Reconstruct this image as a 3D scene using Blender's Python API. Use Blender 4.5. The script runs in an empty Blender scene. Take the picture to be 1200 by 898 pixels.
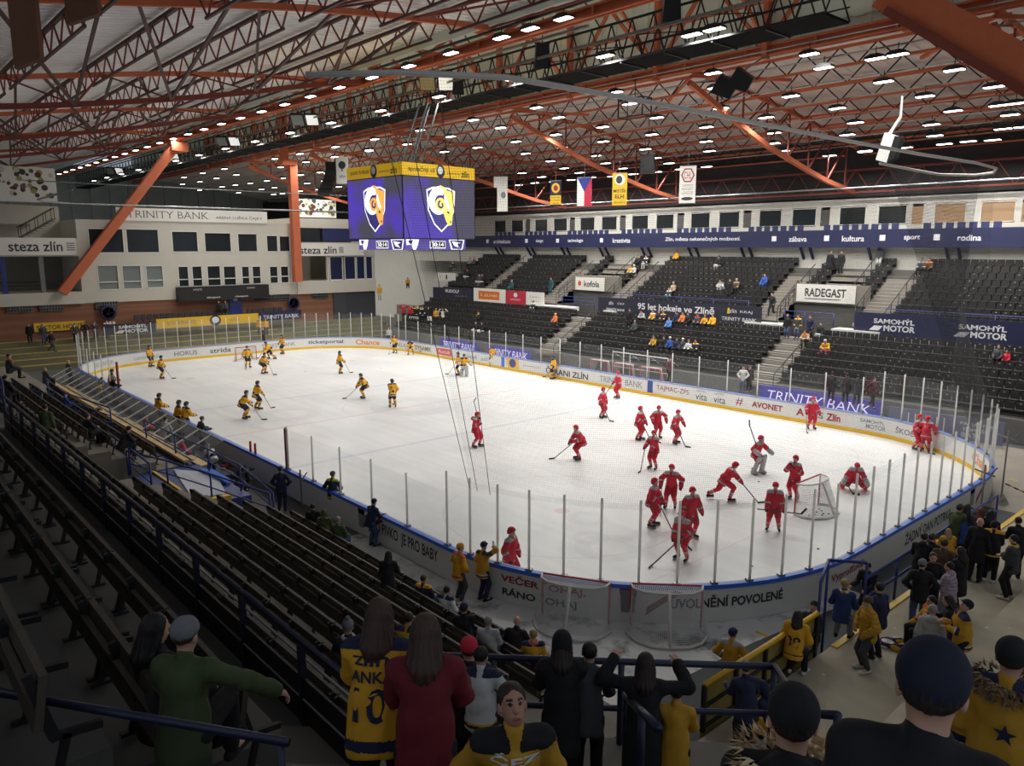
import bpy, math, random
import numpy as np
from mathutils import Vector, Matrix
PI = math.pi
rnd = random.Random(7)
S = bpy.context.scene
COL = S.collection
# ---------------------------------------------------------------- camera, world, exposure
cam = bpy.data.cameras.new('camera'); cam.sensor_width = 36.0; cam.lens = 26.966; cam.clip_start = 0.1; cam.clip_end = 400
co = bpy.data.objects.new('camera', cam); COL.objects.link(co)
co.location = (39.635, -26.934, 9.898)
co.rotation_euler = (math.radians(90 - 10.058), 0, math.radians(138.479 - 90))
S.camera = co
W = bpy.data.worlds.new('world'); S.world = W; W.use_nodes = True
W.node_tree.nodes['Background'].inputs[0].default_value = (0.75, 0.85, 1.0, 1)
W.node_tree.nodes['Background'].inputs[1].default_value = 0.30
S.view_settings.view_transform = 'Standard'; S.view_settings.look = 'None'
S.view_settings.gamma = 1.0; S.view_settings.use_curve_mapping = False
S.view_settings.exposure = 0.24
S.cycles.use_denoising = True
S.cycles.max_bounces = 8; S.cycles.diffuse_bounces = 6; S.cycles.transparent_max_bounces = 24
S.cycles.caustics_reflective = False; S.cycles.caustics_refractive = False
LAMP_W = 134.0          # watts of one high-bay lamp
LENS_E = 9.0           # emission of a lamp lens
# ---------------------------------------------------------------- materials
MATS = {}
def mat(name, c, rough=0.6, metal=0.0, emit=None, es=1.0, var=0.10, scale=6.0, spec=0.5):
    if name in MATS: return MATS[name]
    m = bpy.data.materials.new(name); m.use_nodes = True; nt = m.node_tree; b = nt.nodes['Principled BSDF']
    b.inputs['Roughness'].default_value = rough; b.inputs['Metallic'].default_value = metal
    b.inputs['Specular IOR Level'].default_value = spec
    if emit:
        b.inputs['Base Color'].default_value = (*c, 1)
        b.inputs['Emission Color'].default_value = (*emit, 1); b.inputs['Emission Strength'].default_value = es
    else:
        tc = nt.nodes.new('ShaderNodeTexCoord'); nz = nt.nodes.new('ShaderNodeTexNoise'); nz.inputs['Scale'].default_value = scale
        nz.inputs['Detail'].default_value = 4
        mx = nt.nodes.new('ShaderNodeMix'); mx.data_type = 'RGBA'
        mx.inputs[6].default_value = (*[max(0, v * (1 - var)) for v in c], 1); mx.inputs[7].default_value = (*[min(1, v * (1 + var)) for v in c], 1)
        nt.links.new(tc.outputs['Object'], nz.inputs['Vector']); nt.links.new(nz.outputs['Fac'], mx.inputs[0]); nt.links.new(mx.outputs[2], b.inputs['Base Color'])
    MATS[name] = m; return m
def glass(name, tint, gloss=0.06, haze=0.03, hz=(0.7, 0.75, 0.75)):
    m = bpy.data.materials.new(name); m.use_nodes = True; nt = m.node_tree; nt.nodes.remove(nt.nodes['Principled BSDF'])
    out = nt.nodes['Material Output']; tr = nt.nodes.new('ShaderNodeBsdfTransparent'); tr.inputs[0].default_value = (*tint, 1)
    gl = nt.nodes.new('ShaderNodeBsdfGlossy'); gl.inputs['Roughness'].default_value = 0.05
    df = nt.nodes.new('ShaderNodeBsdfDiffuse'); df.inputs[0].default_value = (*hz, 1)
    nz = nt.nodes.new('ShaderNodeTexNoise'); nz.inputs['Scale'].default_value = 1.5
    ma = nt.nodes.new('ShaderNodeMath'); ma.operation = 'MULTIPLY'; ma.inputs[1].default_value = haze * 2
    a = nt.nodes.new('ShaderNodeMixShader'); b = nt.nodes.new('ShaderNodeMixShader'); a.inputs[0].default_value = gloss
    L = nt.links.new; L(nz.outputs['Fac'], ma.inputs[0]); L(tr.outputs[0], a.inputs[1]); L(gl.outputs[0], a.inputs[2])
    L(ma.outputs[0], b.inputs[0]); L(a.outputs[0], b.inputs[1]); L(df.outputs[0], b.inputs[2]); L(b.outputs[0], out.inputs[0])
    return m
def netmat(name, c, cell, wire):
    # open knotted mesh: a grid of thin cords (UV in metres) with clear holes
    m = bpy.data.materials.new(name); m.use_nodes = True; nt = m.node_tree; L = nt.links.new
    b = nt.nodes['Principled BSDF']; b.inputs['Base Color'].default_value = (*c, 1); b.inputs['Roughness'].default_value = 0.8
    out = nt.nodes['Material Output']; tr = nt.nodes.new('ShaderNodeBsdfTransparent'); mx = nt.nodes.new('ShaderNodeMixShader')
    uv = nt.nodes.new('ShaderNodeUVMap'); sp = nt.nodes.new('ShaderNodeSeparateXYZ'); L(uv.outputs[0], sp.inputs[0])
    fs = []
    for k in range(2):
        d = nt.nodes.new('ShaderNodeMath'); d.operation = 'DIVIDE'; d.inputs[1].default_value = cell; L(sp.outputs[k], d.inputs[0])
        f = nt.nodes.new('ShaderNodeMath'); f.operation = 'FRACT'; L(d.outputs[0], f.inputs[0])
        g = nt.nodes.new('ShaderNodeMath'); g.operation = 'LESS_THAN'; g.inputs[1].default_value = wire / cell; L(f.outputs[0], g.inputs[0]); fs.append(g)
    mm = nt.nodes.new('ShaderNodeMath'); mm.operation = 'MAXIMUM'; L(fs[0].outputs[0], mm.inputs[0]); L(fs[1].outputs[0], mm.inputs[1])
    L(mm.outputs[0], mx.inputs[0]); L(tr.outputs[0], mx.inputs[1]); L(b.outputs[0], mx.inputs[2]); L(mx.outputs[0], out.inputs[0])
    return m
# ---------------------------------------------------------------- mesh builder
class MB:
    def __init__(s): s.v = []; s.f = []; s.m = []; s.uv = None
    def add(s, vs, fs, mi=0):
        o = len(s.v); s.v += [tuple(map(float, p)) for p in vs]; s.f += [[i + o for i in f] for f in fs]; s.m += [mi] * len(fs); return s
    def box(s, a, b, mi=0):
        x0, y0, z0 = a; x1, y1, z1 = b
        return s.add([(x0,y0,z0),(x1,y0,z0),(x1,y1,z0),(x0,y1,z0),(x0,y0,z1),(x1,y0,z1),(x1,y1,z1),(x0,y1,z1)],
                     [(0,3,2,1),(4,5,6,7),(0,1,5,4),(1,2,6,5),(2,3,7,6),(3,0,4,7)], mi)
    def bar(s, p, q, w, h=None, mi=0, up=(0,0,1)):
        h = h or w; p = Vector(p); q = Vector(q); d = (q - p).normalized(); u = Vector(up)
        if abs(d.dot(u)) > 0.98: u = Vector((1,0,0))
        r = d.cross(u).normalized(); u = r.cross(d)
        c = [(-w/2,-h/2),(w/2,-h/2),(w/2,h/2),(-w/2,h/2)]
        return s.add([p + r*a + u*b for a,b in c] + [q + r*a + u*b for a,b in c],
                     [(0,1,2,3),(7,6,5,4),(0,4,5,1),(1,5,6,2),(2,6,7,3),(3,7,4,0)], mi)
    def tube(s, pts, r, n=8, mi=0, cap=True, rs=None):
        pts = [Vector(p) for p in pts]; vs = []; fs = []; pu = None
        for i, p in enumerate(pts):
            d = (pts[min(i+1,len(pts)-1)] - pts[max(i-1,0)]).normalized()
            if pu is None: pu = Vector((0,0,1)) if abs(d.z) < 0.95 else Vector((1,0,0))
            a = d.cross(pu).normalized(); pu = a.cross(d).normalized(); rr = rs[i] if rs else r
            vs += [p + (a*math.cos(t) + pu*math.sin(t))*rr for t in [2*PI*k/n for k in range(n)]]
        for i in range(len(pts)-1):
            for k in range(n): fs.append((i*n+k, i*n+(k+1)%n, (i+1)*n+(k+1)%n, (i+1)*n+k))
        if cap: fs.append(list(range(n))[::-1]); fs.append([(len(pts)-1)*n+k for k in range(n)])
        return s.add(vs, fs, mi)
    def quad(s, a, b, c, d, mi=0): return s.add([a,b,c,d], [(0,1,2,3)], mi)
    def prism(s, poly, axis, a, b, mi=0):
        # poly of 2-D points extruded along an axis from a to b
        def P(p, t): return {'x': (t,p[0],p[1]), 'y': (p[0],t,p[1]), 'z': (p[0],p[1],t)}[axis]
        n = len(poly)
        return s.add([P(p,a) for p in poly] + [P(p,b) for p in poly], [list(range(n))[::-1], [n+i for i in range(n)]] + [(i,(i+1)%n,n+(i+1)%n,n+i) for i in range(n)], mi)
    def lathe(s, prof, n=16, c=(0,0,0), mi=0):
        vs = []; fs = []
        for r, z in prof: vs += [(c[0]+r*math.cos(2*PI*k/n), c[1]+r*math.sin(2*PI*k/n), c[2]+z) for k in range(n)]
        for i in range(len(prof)-1):
            for k in range(n): fs.append((i*n+k, i*n+(k+1)%n, (i+1)*n+(k+1)%n, (i+1)*n+k))
        fs.append(list(range(n))[::-1]); fs.append([(len(prof)-1)*n+k for k in range(n)])
        return s.add(vs, fs, mi)
    def mesh(s, name, mats):
        me = bpy.data.meshes.new(name); me.from_pydata(s.v, [], s.f)
        for m in (mats if isinstance(mats, (list, tuple)) else [mats]): me.materials.append(m)
        if s.m and max(s.m) > 0: me.polygons.foreach_set('material_index', s.m)
        return me
    def build(s, name, mats, parent=None, smooth=False, loc=None):
        me = s.mesh(name, mats)
        if smooth: me.polygons.foreach_set('use_smooth', [True]*len(me.polygons))
        me.update()
        return link(name, me, parent, loc)
def link(name, data, parent=None, loc=None):
    o = bpy.data.objects.new(name, data); COL.objects.link(o)
    if parent: o.parent = parent
    if loc: o.location = loc
    return o
def tag(o, label=None, cat=None, group=None, kind=None):
    if label: o['label'] = label
    if cat: o['category'] = cat
    if group: o['group'] = group
    if kind: o['kind'] = kind
    return o
def thing(name, label, cat, loc=(0,0,0), rz=0.0, group=None):
    o = link(name, None, None, loc); o.rotation_euler = (0,0,rz); o.empty_display_size = 0.2
    return tag(o, label, cat, group)
def struct(name, mb, mats, **k):
    o = mb.build(name, mats, **k); o['kind'] = 'structure'; return o
def dup(root, loc=None, rz=None, label=None, group=None):
    r = root.copy(); COL.objects.link(r)
    if loc is not None: r.location = loc
    if rz is not None: r.rotation_euler = (0,0,rz)
    if label: r['label'] = label
    if group: r['group'] = group
    for ch in root.children:
        c = ch.copy(); COL.objects.link(c); c.parent = r
        for g in ch.children:
            d = g.copy(); COL.objects.link(d); d.parent = c
    return r
_tc = {}
def text2d(body, bold=0.0):
    # outline of a line of lettering as flat faces, normalised to its own bounding box
    k = (body, bold)
    if k in _tc: return _tc[k]
    cu = bpy.data.curves.new('lettering', 'FONT'); cu.body = body; cu.offset = bold; cu.resolution_u = 3
    ob = bpy.data.objects.new('lettering', cu); me = bpy.data.meshes.new_from_object(ob)
    v = np.array([p.co[:2] for p in me.vertices]) if len(me.vertices) else np.zeros((1,2)); f = [list(p.vertices) for p in me.polygons]
    bpy.data.objects.remove(ob); bpy.data.curves.remove(cu); bpy.data.meshes.remove(me)
    lo = v.min(0); hi = v.max(0); v = (v - lo)/np.maximum(hi - lo, 1e-6) - 0.5
    _tc[k] = (v, f, (hi-lo)[0]/max((hi-lo)[1],1e-6)); return _tc[k]
def lettering(body, w, h, fn, m, parent, name='lettering', bold=0.0, shear=0.0, label=None, serif=False):
    # fn(u, v) maps metres from the centre of the text to a point; w,h the size of the text
    v, f, asp = text2d(body, bold); mb = MB()
    if w is None: w = h*asp
    mb.add([fn(a*w + shear*b*h, b*h) for a, b in v], f)
    if serif:   # short foot and head strokes on every stem end
        for q in f:
            for i in range(len(q)):
                p0, p1 = v[q[i]], v[q[(i+1)%len(q)]]
                if abs(p0[1]-p1[1]) < 0.004 and abs(p0[1]) > 0.488 and 0.004 < abs(p0[0]-p1[0])*w < 0.22*h:
                    c = (p0[0]+p1[0])/2*w; s_ = abs(p0[0]-p1[0])*w/2 + 0.085*h; y0 = p0[1]*h; y1 = y0*(1-0.11)
                    mb.add([fn(c-s_+shear*y0, min(y0,y1)), fn(c+s_+shear*y0, min(y0,y1)), fn(c+s_+shear*y0, max(y0,y1)), fn(c-s_+shear*y0, max(y0,y1))], [(0,1,2,3)])
    o = mb.build(name, m, parent)
    if label: o['label'] = label
    return o
def flat(c, right, up, off=0.0):
    c = Vector(c); r = Vector(right).normalized(); u = Vector(up).normalized(); n = r.cross(u)
    return lambda a, b: c + r*a + u*b + n*off
# palette (linear)
def C(r, g, b): return tuple(((v/255+0.055)/1.055)**2.4 if v > 10 else v/255/12.92 for v in (r,g,b))
M_white = mat('white paint', C(222,222,216), 0.5, var=0.04)
M_wall = mat('cream wall paint', C(205,203,194), 0.8, var=0.05, scale=1.5)
M_orange = mat('orange steel paint', C(192,108,78), 0.8, var=0.12, scale=2, spec=0.15)
M_rust = mat('dark red steel paint', C(125,58,48), 0.8, var=0.15, scale=2)
M_brown = mat('brown steel paint', C(74,42,38), 0.6, var=0.15, scale=2)
M_black = mat('black metal', C(30,30,32), 0.5, var=0.2)
M_blackc = mat('black plastic', C(22,22,24), 0.45, var=0.15)
M_steel = mat('galvanised steel', C(150,152,150), 0.35, 0.7, var=0.1)
M_grey = mat('grey metal', C(120,122,122), 0.5, 0.3, var=0.1)
M_blue = mat('blue rail paint', C(42,56,126), 0.4, var=0.1)
M_bblue = mat('bright blue board cap', C(60,110,215), 0.4, var=0.05)
M_navy = mat('navy banner vinyl', C(28,32,70), 0.55, var=0.06)
M_dnavy = mat('charcoal navy vinyl', C(40,42,58), 0.55, var=0.06)
M_yellow = mat('yellow paint', C(225,182,40), 0.5, var=0.08)
M_red = mat('red paint', C(190,30,42), 0.45, var=0.08)
M_conc = mat('stand concrete', C(128,122,112), 0.85, var=0.22, scale=1.2)
M_concd = mat('worn dark concrete', C(92,90,86), 0.85, var=0.25, scale=0.9)
M_seat = mat('black seat plastic', C(43,41,41), 0.6, var=0.15)
M_wood = mat('weathered dark bench timber', C(78,70,60), 0.6, var=0.3, scale=5)
M_timber = mat('pale timber', C(205,175,125), 0.7, var=0.15, scale=3)
M_dglass = mat('dark window glass', C(38,42,44), 0.12, var=0.3, scale=0.6)
M_pglass = mat('pale window glass', C(120,128,124), 0.15, var=0.15, scale=0.8)
M_brick = mat('brick wall', C(165,98,68), 0.85, var=0.12, scale=3)
def snow_material():
    m = bpy.data.materials.new('scraped snow patches'); m.use_nodes = True; nt = m.node_tree; L = nt.links.new; b = nt.nodes['Principled BSDF']; b.inputs['Roughness'].default_value = 0.8
    tc = nt.nodes.new('ShaderNodeTexCoord'); nz = nt.nodes.new('ShaderNodeTexNoise'); nz.inputs['Scale'].default_value = 0.9; nz.inputs['Detail'].default_value = 8; nz.inputs['Roughness'].default_value = 0.62
    rp = nt.nodes.new('ShaderNodeValToRGB'); rp.color_ramp.elements[0].position = 0.34; rp.color_ramp.elements[0].color = (*C(96,100,102),1); rp.color_ramp.elements[1].position = 0.49; rp.color_ramp.elements[1].color = (*C(214,214,212),1)
    L(tc.outputs['Object'], nz.inputs[0]); L(nz.outputs['Fac'], rp.inputs[0]); L(rp.outputs[0], b.inputs['Base Color']); return m
M_snow = snow_material()
M_mat = mat('rubber matting', C(74,78,80), 0.8, var=0.2, scale=3)
M_ink = mat('dark print', C(52,54,60), 0.6)
M_inkw = mat('white print', C(225,225,228), 0.6)
M_inkr = mat('red print', C(150,38,50), 0.6)
M_inkg = mat('grey print', C(128,130,134), 0.6)
M_inko = mat('orange print', C(222,140,80), 0.6)
# ---------------------------------------------------------------- rink outline
RL, RW, RR = 60.5, 27.7, 8.4
SEG = [(RL-0, 0)]
_a = RW/2 - RR; _b = RL/2 - RR; _q = PI*RR/2
LENS = [2*_a, _q, 2*_b, _q, 2*_a, _q, 2*_b, _q]; PER = sum(LENS)
def path(s):
    # counter-clockwise from the near end; returns x, y and the outward normal
    s %= PER
    for i, l in enumerate(LENS):
        if s <= l: break
        s -= l
    if i == 0: return RL/2, -_a + s, 1, 0
    if i == 2: return _b - s, RW/2, 0, 1
    if i == 4: return -RL/2, _a - s, -1, 0
    if i == 6: return -_b + s, -RW/2, 0, -1
    cx, cy, a0 = {1: (_b,_a,0), 3: (-_b,_a,90), 5: (-_b,-_a,180), 7: (_b,-_a,270)}[i]
    a = math.radians(a0) + s/RR
    return cx + RR*math.cos(a), cy + RR*math.sin(a), math.cos(a), math.sin(a)
_ss = np.arange(0, PER, 0.05); _pp = np.array([path(s)[:2] for s in _ss])
def s_of(x, y): return float(_ss[((_pp - (x, y))**2).sum(1).argmin()])
S0 = [0]
for l in LENS: S0.append(S0[-1] + l)
# ---------------------------------------------------------------- floor and ice
def ice_material():
    m = bpy.data.materials.new('ice with painted lines'); m.use_nodes = True; nt = m.node_tree; L = nt.links.new; N = nt.nodes.new
    b = nt.nodes['Principled BSDF']; b.inputs['Roughness'].default_value = 0.28; b.inputs['Specular IOR Level'].default_value = 0.3
    tc = N('ShaderNodeTexCoord'); sp = N('ShaderNodeSeparateXYZ'); L(tc.outputs['Object'], sp.inputs[0])
    def M(op, a, b_=None):
        n = N('ShaderNodeMath'); n.operation = op
        for k, v in ((0,a),(1,b_)):
            if v is None: continue
            if isinstance(v, (int,float)): n.inputs[k].default_value = v
            else: L(v, n.inputs[k])
        return n.outputs[0]
    X, Y = sp.outputs[0], sp.outputs[1]
    nz = N('ShaderNodeTexNoise'); nz.inputs['Scale'].default_value = 0.22; nz.inputs['Detail'].default_value = 6; L(tc.outputs['Object'], nz.inputs[0])
    mp = N('ShaderNodeMapping'); mp.inputs['Scale'].default_value = (0.25, 3.0, 1); mp.inputs['Rotation'].default_value = (0,0,0.5); L(tc.outputs['Object'], mp.inputs[0])
    nz2 = N('ShaderNodeTexNoise'); nz2.inputs['Scale'].default_value = 0.7; nz2.inputs['Detail'].default_value = 8; L(mp.outputs[0], nz2.inputs[0])
    rp = N('ShaderNodeValToRGB'); L(M('ADD', M('MULTIPLY', nz.outputs['Fac'], 0.6), M('MULTIPLY', nz2.outputs['Fac'], 0.4)), rp.inputs[0])
    rp.color_ramp.elements[0].position = 0.36; rp.color_ramp.elements[0].color = (0.64,0.65,0.65,1)
    rp.color_ramp.elements[1].position = 0.60; rp.color_ramp.elements[1].color = (0.77,0.77,0.76,1)
    col = rp.outputs[0]
    def line(mask, c, k):
        nonlocal col
        mx = N('ShaderNodeMix'); mx.data_type = 'RGBA'; L(M('MULTIPLY', mask, k), mx.inputs[0]); L(col, mx.inputs[6]); mx.inputs[7].default_value = (*c, 1); col = mx.outputs[2]
    AX = M('ABSOLUTE', X)
    def band(v, c, w): return M('LESS_THAN', M('ABSOLUTE', M('SUBTRACT', v, c)), w)
    def ring(cx, cy, r, w):
        d = M('SQRT', M('ADD', M('POWER', M('SUBTRACT', X, cx), 2), M('POWER', M('SUBTRACT', Y, cy), 2))); return band(d, r, w)
    line(band(AX, 7.765, 0.15), (0.25,0.3,0.5), 0.28)
    line(band(X, 0, 0.15), (0.6,0.2,0.2), 0.25)
    line(band(AX, 26.2, 0.04), (0.6,0.15,0.15), 0.2)
    for cx, cy in ((20,7),(20,-7),(-20,7),(-20,-7),(0,0)): line(ring(cx, cy, 4.5, 0.04), (0.45,0.3,0.32), 0.22)
    for cx, cy in ((20,7),(20,-7),(-20,7),(-20,-7)): line(ring(cx, cy, 0, 0.3), (0.6,0.2,0.2), 0.35)
    # pale grey printed emblems frozen in
    for cx, cy, r in ((22.6,-8.2,0.5),(21.2,-6.9,0.6),(23.6,-8.4,0.9),(0,0,2.2),(-3,-7,1.4),(-1,-9,1.0)): line(ring(cx, cy, r, r*0.3), (0.42,0.44,0.47), 0.20)
    L(col, b.inputs['Base Color'])
    return m
pts = [path(s) for s in np.linspace(0, PER, 240, endpoint=False)]
mb = MB(); mb.add([(p[0]+p[2]*0.02, p[1]+p[3]*0.02, 0) for p in pts], [list(range(240))])
ICE = struct('floor_ice', mb, ice_material())
def outer_corner(a, b, pts, z):
    ss = np.linspace(s_of(*a), s_of(*b) + (PER if s_of(*b) < s_of(*a) else 0), 24); P = [(path(s)[0]+0.15*path(s)[2], path(s)[1]+0.15*path(s)[3]) for s in ss]
    m_ = MB(); Q = P + pts; m_.add([(x,y,z) for x,y in Q], [list(range(len(Q)))]); return m_
struct('floor_wet', outer_corner((30.25,5.6),(22.0,13.85),[(22.0,16.5),(32.4,16.5),(32.4,5.6)],0.013), mat('wet brown concrete', C(140,132,120), 0.5, var=0.3, scale=0.8))
mb = MB(); mb.box((-95,-40,-0.5), (50,40,-0.03)); struct('floor', mb, M_concd)
# rubber matting strips and wet floor behind the near end, with scraped snow in its corner
mb = MB(); mb.box((30.05,-16.0,-0.03), (32.4,16.5,0.012)); mb.box((16,-16.2,-0.03),(30.05,-15.2,0.010)); mb.box((-30,16.5,-0.03),(30,17.4,0.012)); struct('floor_matting', mb, M_mat)
mb = MB(); mb.box((17,-15.25,-0.03), (30.05,-14.02,0.016)); struct('floor_snow', mb, M_snow)
struct('floor_snow_corner', outer_corner((22.0,-13.85),(30.25,-5.6),[(30.9,-5.6),(30.2,-10.5),(29.9,-14.6),(22.0,-14.6)],0.0165), M_snow)
mb = MB()
for y in (-13.1,-9.86,10.3,-6.6): mb.box((29.95 if y > -12 else 30.9, y-0.05, 0.011), (30.3 if y > -12 else 31.25, y+0.05, 0.02))
struct('trim_1', mb, M_yellow)
# ---------------------------------------------------------------- boards
RB = thing('rink_boards', 'white dasher boards with blue cap running all around the ice rink', 'rink boards')
def strip(a, b, o0, z0, o1, z1, n):
    mb = MB(); ss = np.linspace(a, b, n); v = []
    for s in ss:
        x, y, nx, ny = path(s); v += [(x+nx*o0, y+ny*o0, z0), (x+nx*o1, y+ny*o1, z1)]
    return v, [(2*i,2*i+1,2*i+3,2*i+2) for i in range(n-1)]
def rail(parts, name, m, label=None, a=0, b=None, n=320):
    mb = MB()
    for o0,z0,o1,z1 in parts:
        v, f = strip(a, b or PER, o0, z0, o1, z1, n); mb.add(v, f)
    o = mb.build(name, m, RB)
    if label: o['label'] = label
M_bo = mat('white board facing', C(214,214,210), 0.4, var=0.05, scale=0.8)
rail([(0,0.2,0,1.0),(0.14,1.0,0.14,0.0)], 'facing', M_bo)
rail([(0,0,-0.015,0.0),(-0.015,0,-0.015,0.2),(-0.015,0.2,0,0.2)], 'kick_plate', M_yellow, 'yellow kick plate')
rail([(-0.01,1.0,-0.01,1.087),(-0.01,1.087,0.06,1.087)], 'cap_rail', mat('grey blue sill', C(150,160,190), 0.4), 'grey blue inner sill')
rail([(0.06,1.087,0.18,1.087),(0.18,1.087,0.18,0.97),(0.18,0.97,0.14,0.97)], 'cap_edge', M_bblue, 'bright blue cap')
def on_board(s0, z0, inside=True):
    # inside lettering reads from the ice, outside lettering from the stands
    def fn(u, v):
        x, y, nx, ny = path(s0 - u if inside else s0 + u); o = -0.006 if inside else 0.146
        return (x+nx*o, y+ny*o, z0+v)
    return fn
def board_text(body, x, y, w, h, m, inside=True, z=0.6, bold=0.0, name='advert_lettering', shear=0):
    return lettering(body, w, h, on_board(s_of(x,y), z, inside), m, RB, name, bold, shear, None, body == 'TRINITY BANK')
def board_patch(x, y, w, h, m, inside=True, z=0.6, name='advert_panel'):
    fn = on_board(s_of(x,y), z, inside); n = max(2,int(w/0.3)+1); mb = MB(); v = []
    for i in range(n):
        u = -w/2 + w*i/(n-1); v += [fn(u,-h/2), fn(u,h/2)]
    mb.add(v, [(2*i,2*i+2,2*i+3,2*i+1) for i in range(n-1)]); o = mb.build(name, m, RB)
    for p in o.data.vertices:  # sit just under the lettering
        pass
    return o
# ---------------------------------------------------------------- walls, floors of the hall
M_dwall = mat('dark profiled cladding', C(150,160,162), 0.6, var=0.2, scale=0.5)
mb = MB()
for k in range(60):
    y = -40 + k*1.35; mb.box((-93.2,y,4),( -92.9 + (0.25 if k%2 else 0), y+1.3, 22)); 
struct('wall_far_end', mb, M_dwall)
mb = MB(); mb.box((-93,33.0,0),(46,33.3,22)); struct('wall_far_side', mb, M_wall)
# ---- far end: terraces, brick base, building block
mb = MB()
for k in range(5): mb.box((-37,-20,-0.03), (-32.0-0.95*k, 20, 0.4*(k+1)))
struct('floor_far_end_terrace', mb, mat('mossy concrete', C(120,118,92), 0.85, var=0.2))
mb = MB()
for k in range(5): mb.box((-32.0-0.95*k-0.2,-20,0.4*(k+1)), (-32.0-0.95*k+0.005,7,0.4*(k+1)+0.012))
struct('trim_2', mb, M_yellow)
def brick_material():
    m = bpy.data.materials.new('brick courses'); m.use_nodes = True; nt = m.node_tree; L = nt.links.new
    b = nt.nodes['Principled BSDF']; b.inputs['Roughness'].default_value = 0.85
    tc = nt.nodes.new('ShaderNodeTexCoord'); mp = nt.nodes.new('ShaderNodeMapping'); mp.inputs['Rotation'].default_value = (PI/2,0,PI/2); L(tc.outputs['Object'], mp.inputs[0])
    br = nt.nodes.new('ShaderNodeTexBrick'); br.inputs['Scale'].default_value = 3.5; br.inputs['Color1'].default_value = (*C(146,100,78),1); br.inputs['Color2'].default_value = (*C(130,88,68),1); br.inputs['Mortar'].default_value = (*C(128,98,82),1); br.inputs['Mortar Size'].default_value = 0.012
    L(mp.outputs[0], br.inputs[0]); L(br.outputs[0], b.inputs['Base Color']); return m
M_bricks = brick_material()
mb = MB(); mb.box((-37.4,-24,0),(-37.12,14.6,4.94)); struct('wall_brick', mb, M_bricks)
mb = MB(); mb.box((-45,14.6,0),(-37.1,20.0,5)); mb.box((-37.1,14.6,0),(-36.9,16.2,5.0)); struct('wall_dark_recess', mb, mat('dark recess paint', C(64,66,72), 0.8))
M_block = mat('building cream render', C(198,194,182), 0.8, var=0.04, scale=1)
# the broad block face with its openings cut as separate wall pieces around window rows
mb = MB()
X0, X1 = -46.0, -37.0
wt = [(-9.2,-6.3,9.35,11.55),(-6.1,-3.25,9.35,11.55),(-2.1,0.35,9.4,11.4),(0.95,3.6,9.4,11.3),(4.25,6.3,9.4,11.25),(7.25,8.5,9.4,11.1),(8.62,9.85,9.4,11.05)]
wl = [(-8.75,-7.0,6.05,8.3),(-6.7,-5.05,6.05,8.25),(-4.65,-3.1,6.1,8.2),(-1.75,-0.75,6.1,8.1),(-0.45,0.55,6.1,8.1),(1.0,2.35,6.1,8.1),(2.6,3.9,6.1,8.05),(4.45,5.3,6.15,8.0),(5.55,6.5,6.15,8.0),(7.4,8.35,6.15,7.95),(8.6,9.55,6.15,7.95),(9.8,10.1,6.15,7.9)]
mb.box((X0,-10.1,4.95),(X1-0.25,10.35,12.3))
mb.box((X1-0.25,-10.1,4.95),(X1,10.35,6.0)); mb.box((X1-0.25,-10.1,8.32),(X1,10.35,9.33)); mb.box((X1-0.25,-10.1,11.56),(X1,10.35,12.3))
def fill(ws, z0, z1):
    y = -10.1
    for a,b,c,d in sorted(ws):
        mb.box((X1-0.25,y,z0),(X1,a,z1)); y = b
        mb.box((X1-0.25,a,z0),(X1,b,c)); mb.box((X1-0.25,a,d),(X1,b,z1))
    mb.box((X1-0.25,y,z0),(X1,10.35,z1))
fill(wl, 6.0, 8.32); fill(wt, 9.33, 11.56)
struct('wall_block', mb, M_block)
for i, (a,b,c,d) in enumerate(wt + wl):
    lower = i >= len(wt)
    mb = MB(); e = 0.07
    mb.box((X1-0.12,a,c),(X1+0.03,a+e,d)); mb.box((X1-0.12,b-e,c),(X1+0.03,b,d)); mb.box((X1-0.12,a,c),(X1+0.03,b,c+e)); mb.box((X1-0.12,a,d-e),(X1+0.03,b,d))
    if lower: mb.box((X1-0.12,a,c+0.68),(X1+0.03,b,c+0.76))
    fr = struct('window_%d' % (i+1), mb, M_white)
    g = MB(); g.box((X1-0.16,a,c),(X1-0.10,b,d)); g.build('pane', (M_pglass if lower and (b < -2) else M_dglass), fr)
# ledge strips of the block and its wings
mb = MB(); mb.box((X0,-24,4.95),(X1+0.25,-10.1,6.0)); mb.box((X0,-24,9.1),(X1+0.1,-10.1,10.65)); mb.box((X0,-24,6.0),(-44,-10.1,9.1)); mb.box((X0,-24,10.65),(-43,-10.1,13.6))
mb.box((-43,-24,11.9),(-41.5,-12.5,13.6))
struct('wall_left_wing', mb, M_block)
mb = MB(); mb.box((X0,10.35,4.95),(X1+0.2,20,6.3)); mb.box((X0,10.35,8.9),(X1+0.1,20,10.4)); mb.box((X0,10.35,6.3),(-43,20,8.9)); mb.box((X0,10.35,10.4),(-42,20,12.9)); mb.box((-42,10.35,11.9),(X1+0.0,20,12.9))
mb.box((X1-0.3,14.0,6.3),(X1,14.25,8.9)); mb.box((X1-0.3,19.75,6.3),(X1,20,8.9))
struct('wall_right_wing', mb, M_block)
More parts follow.
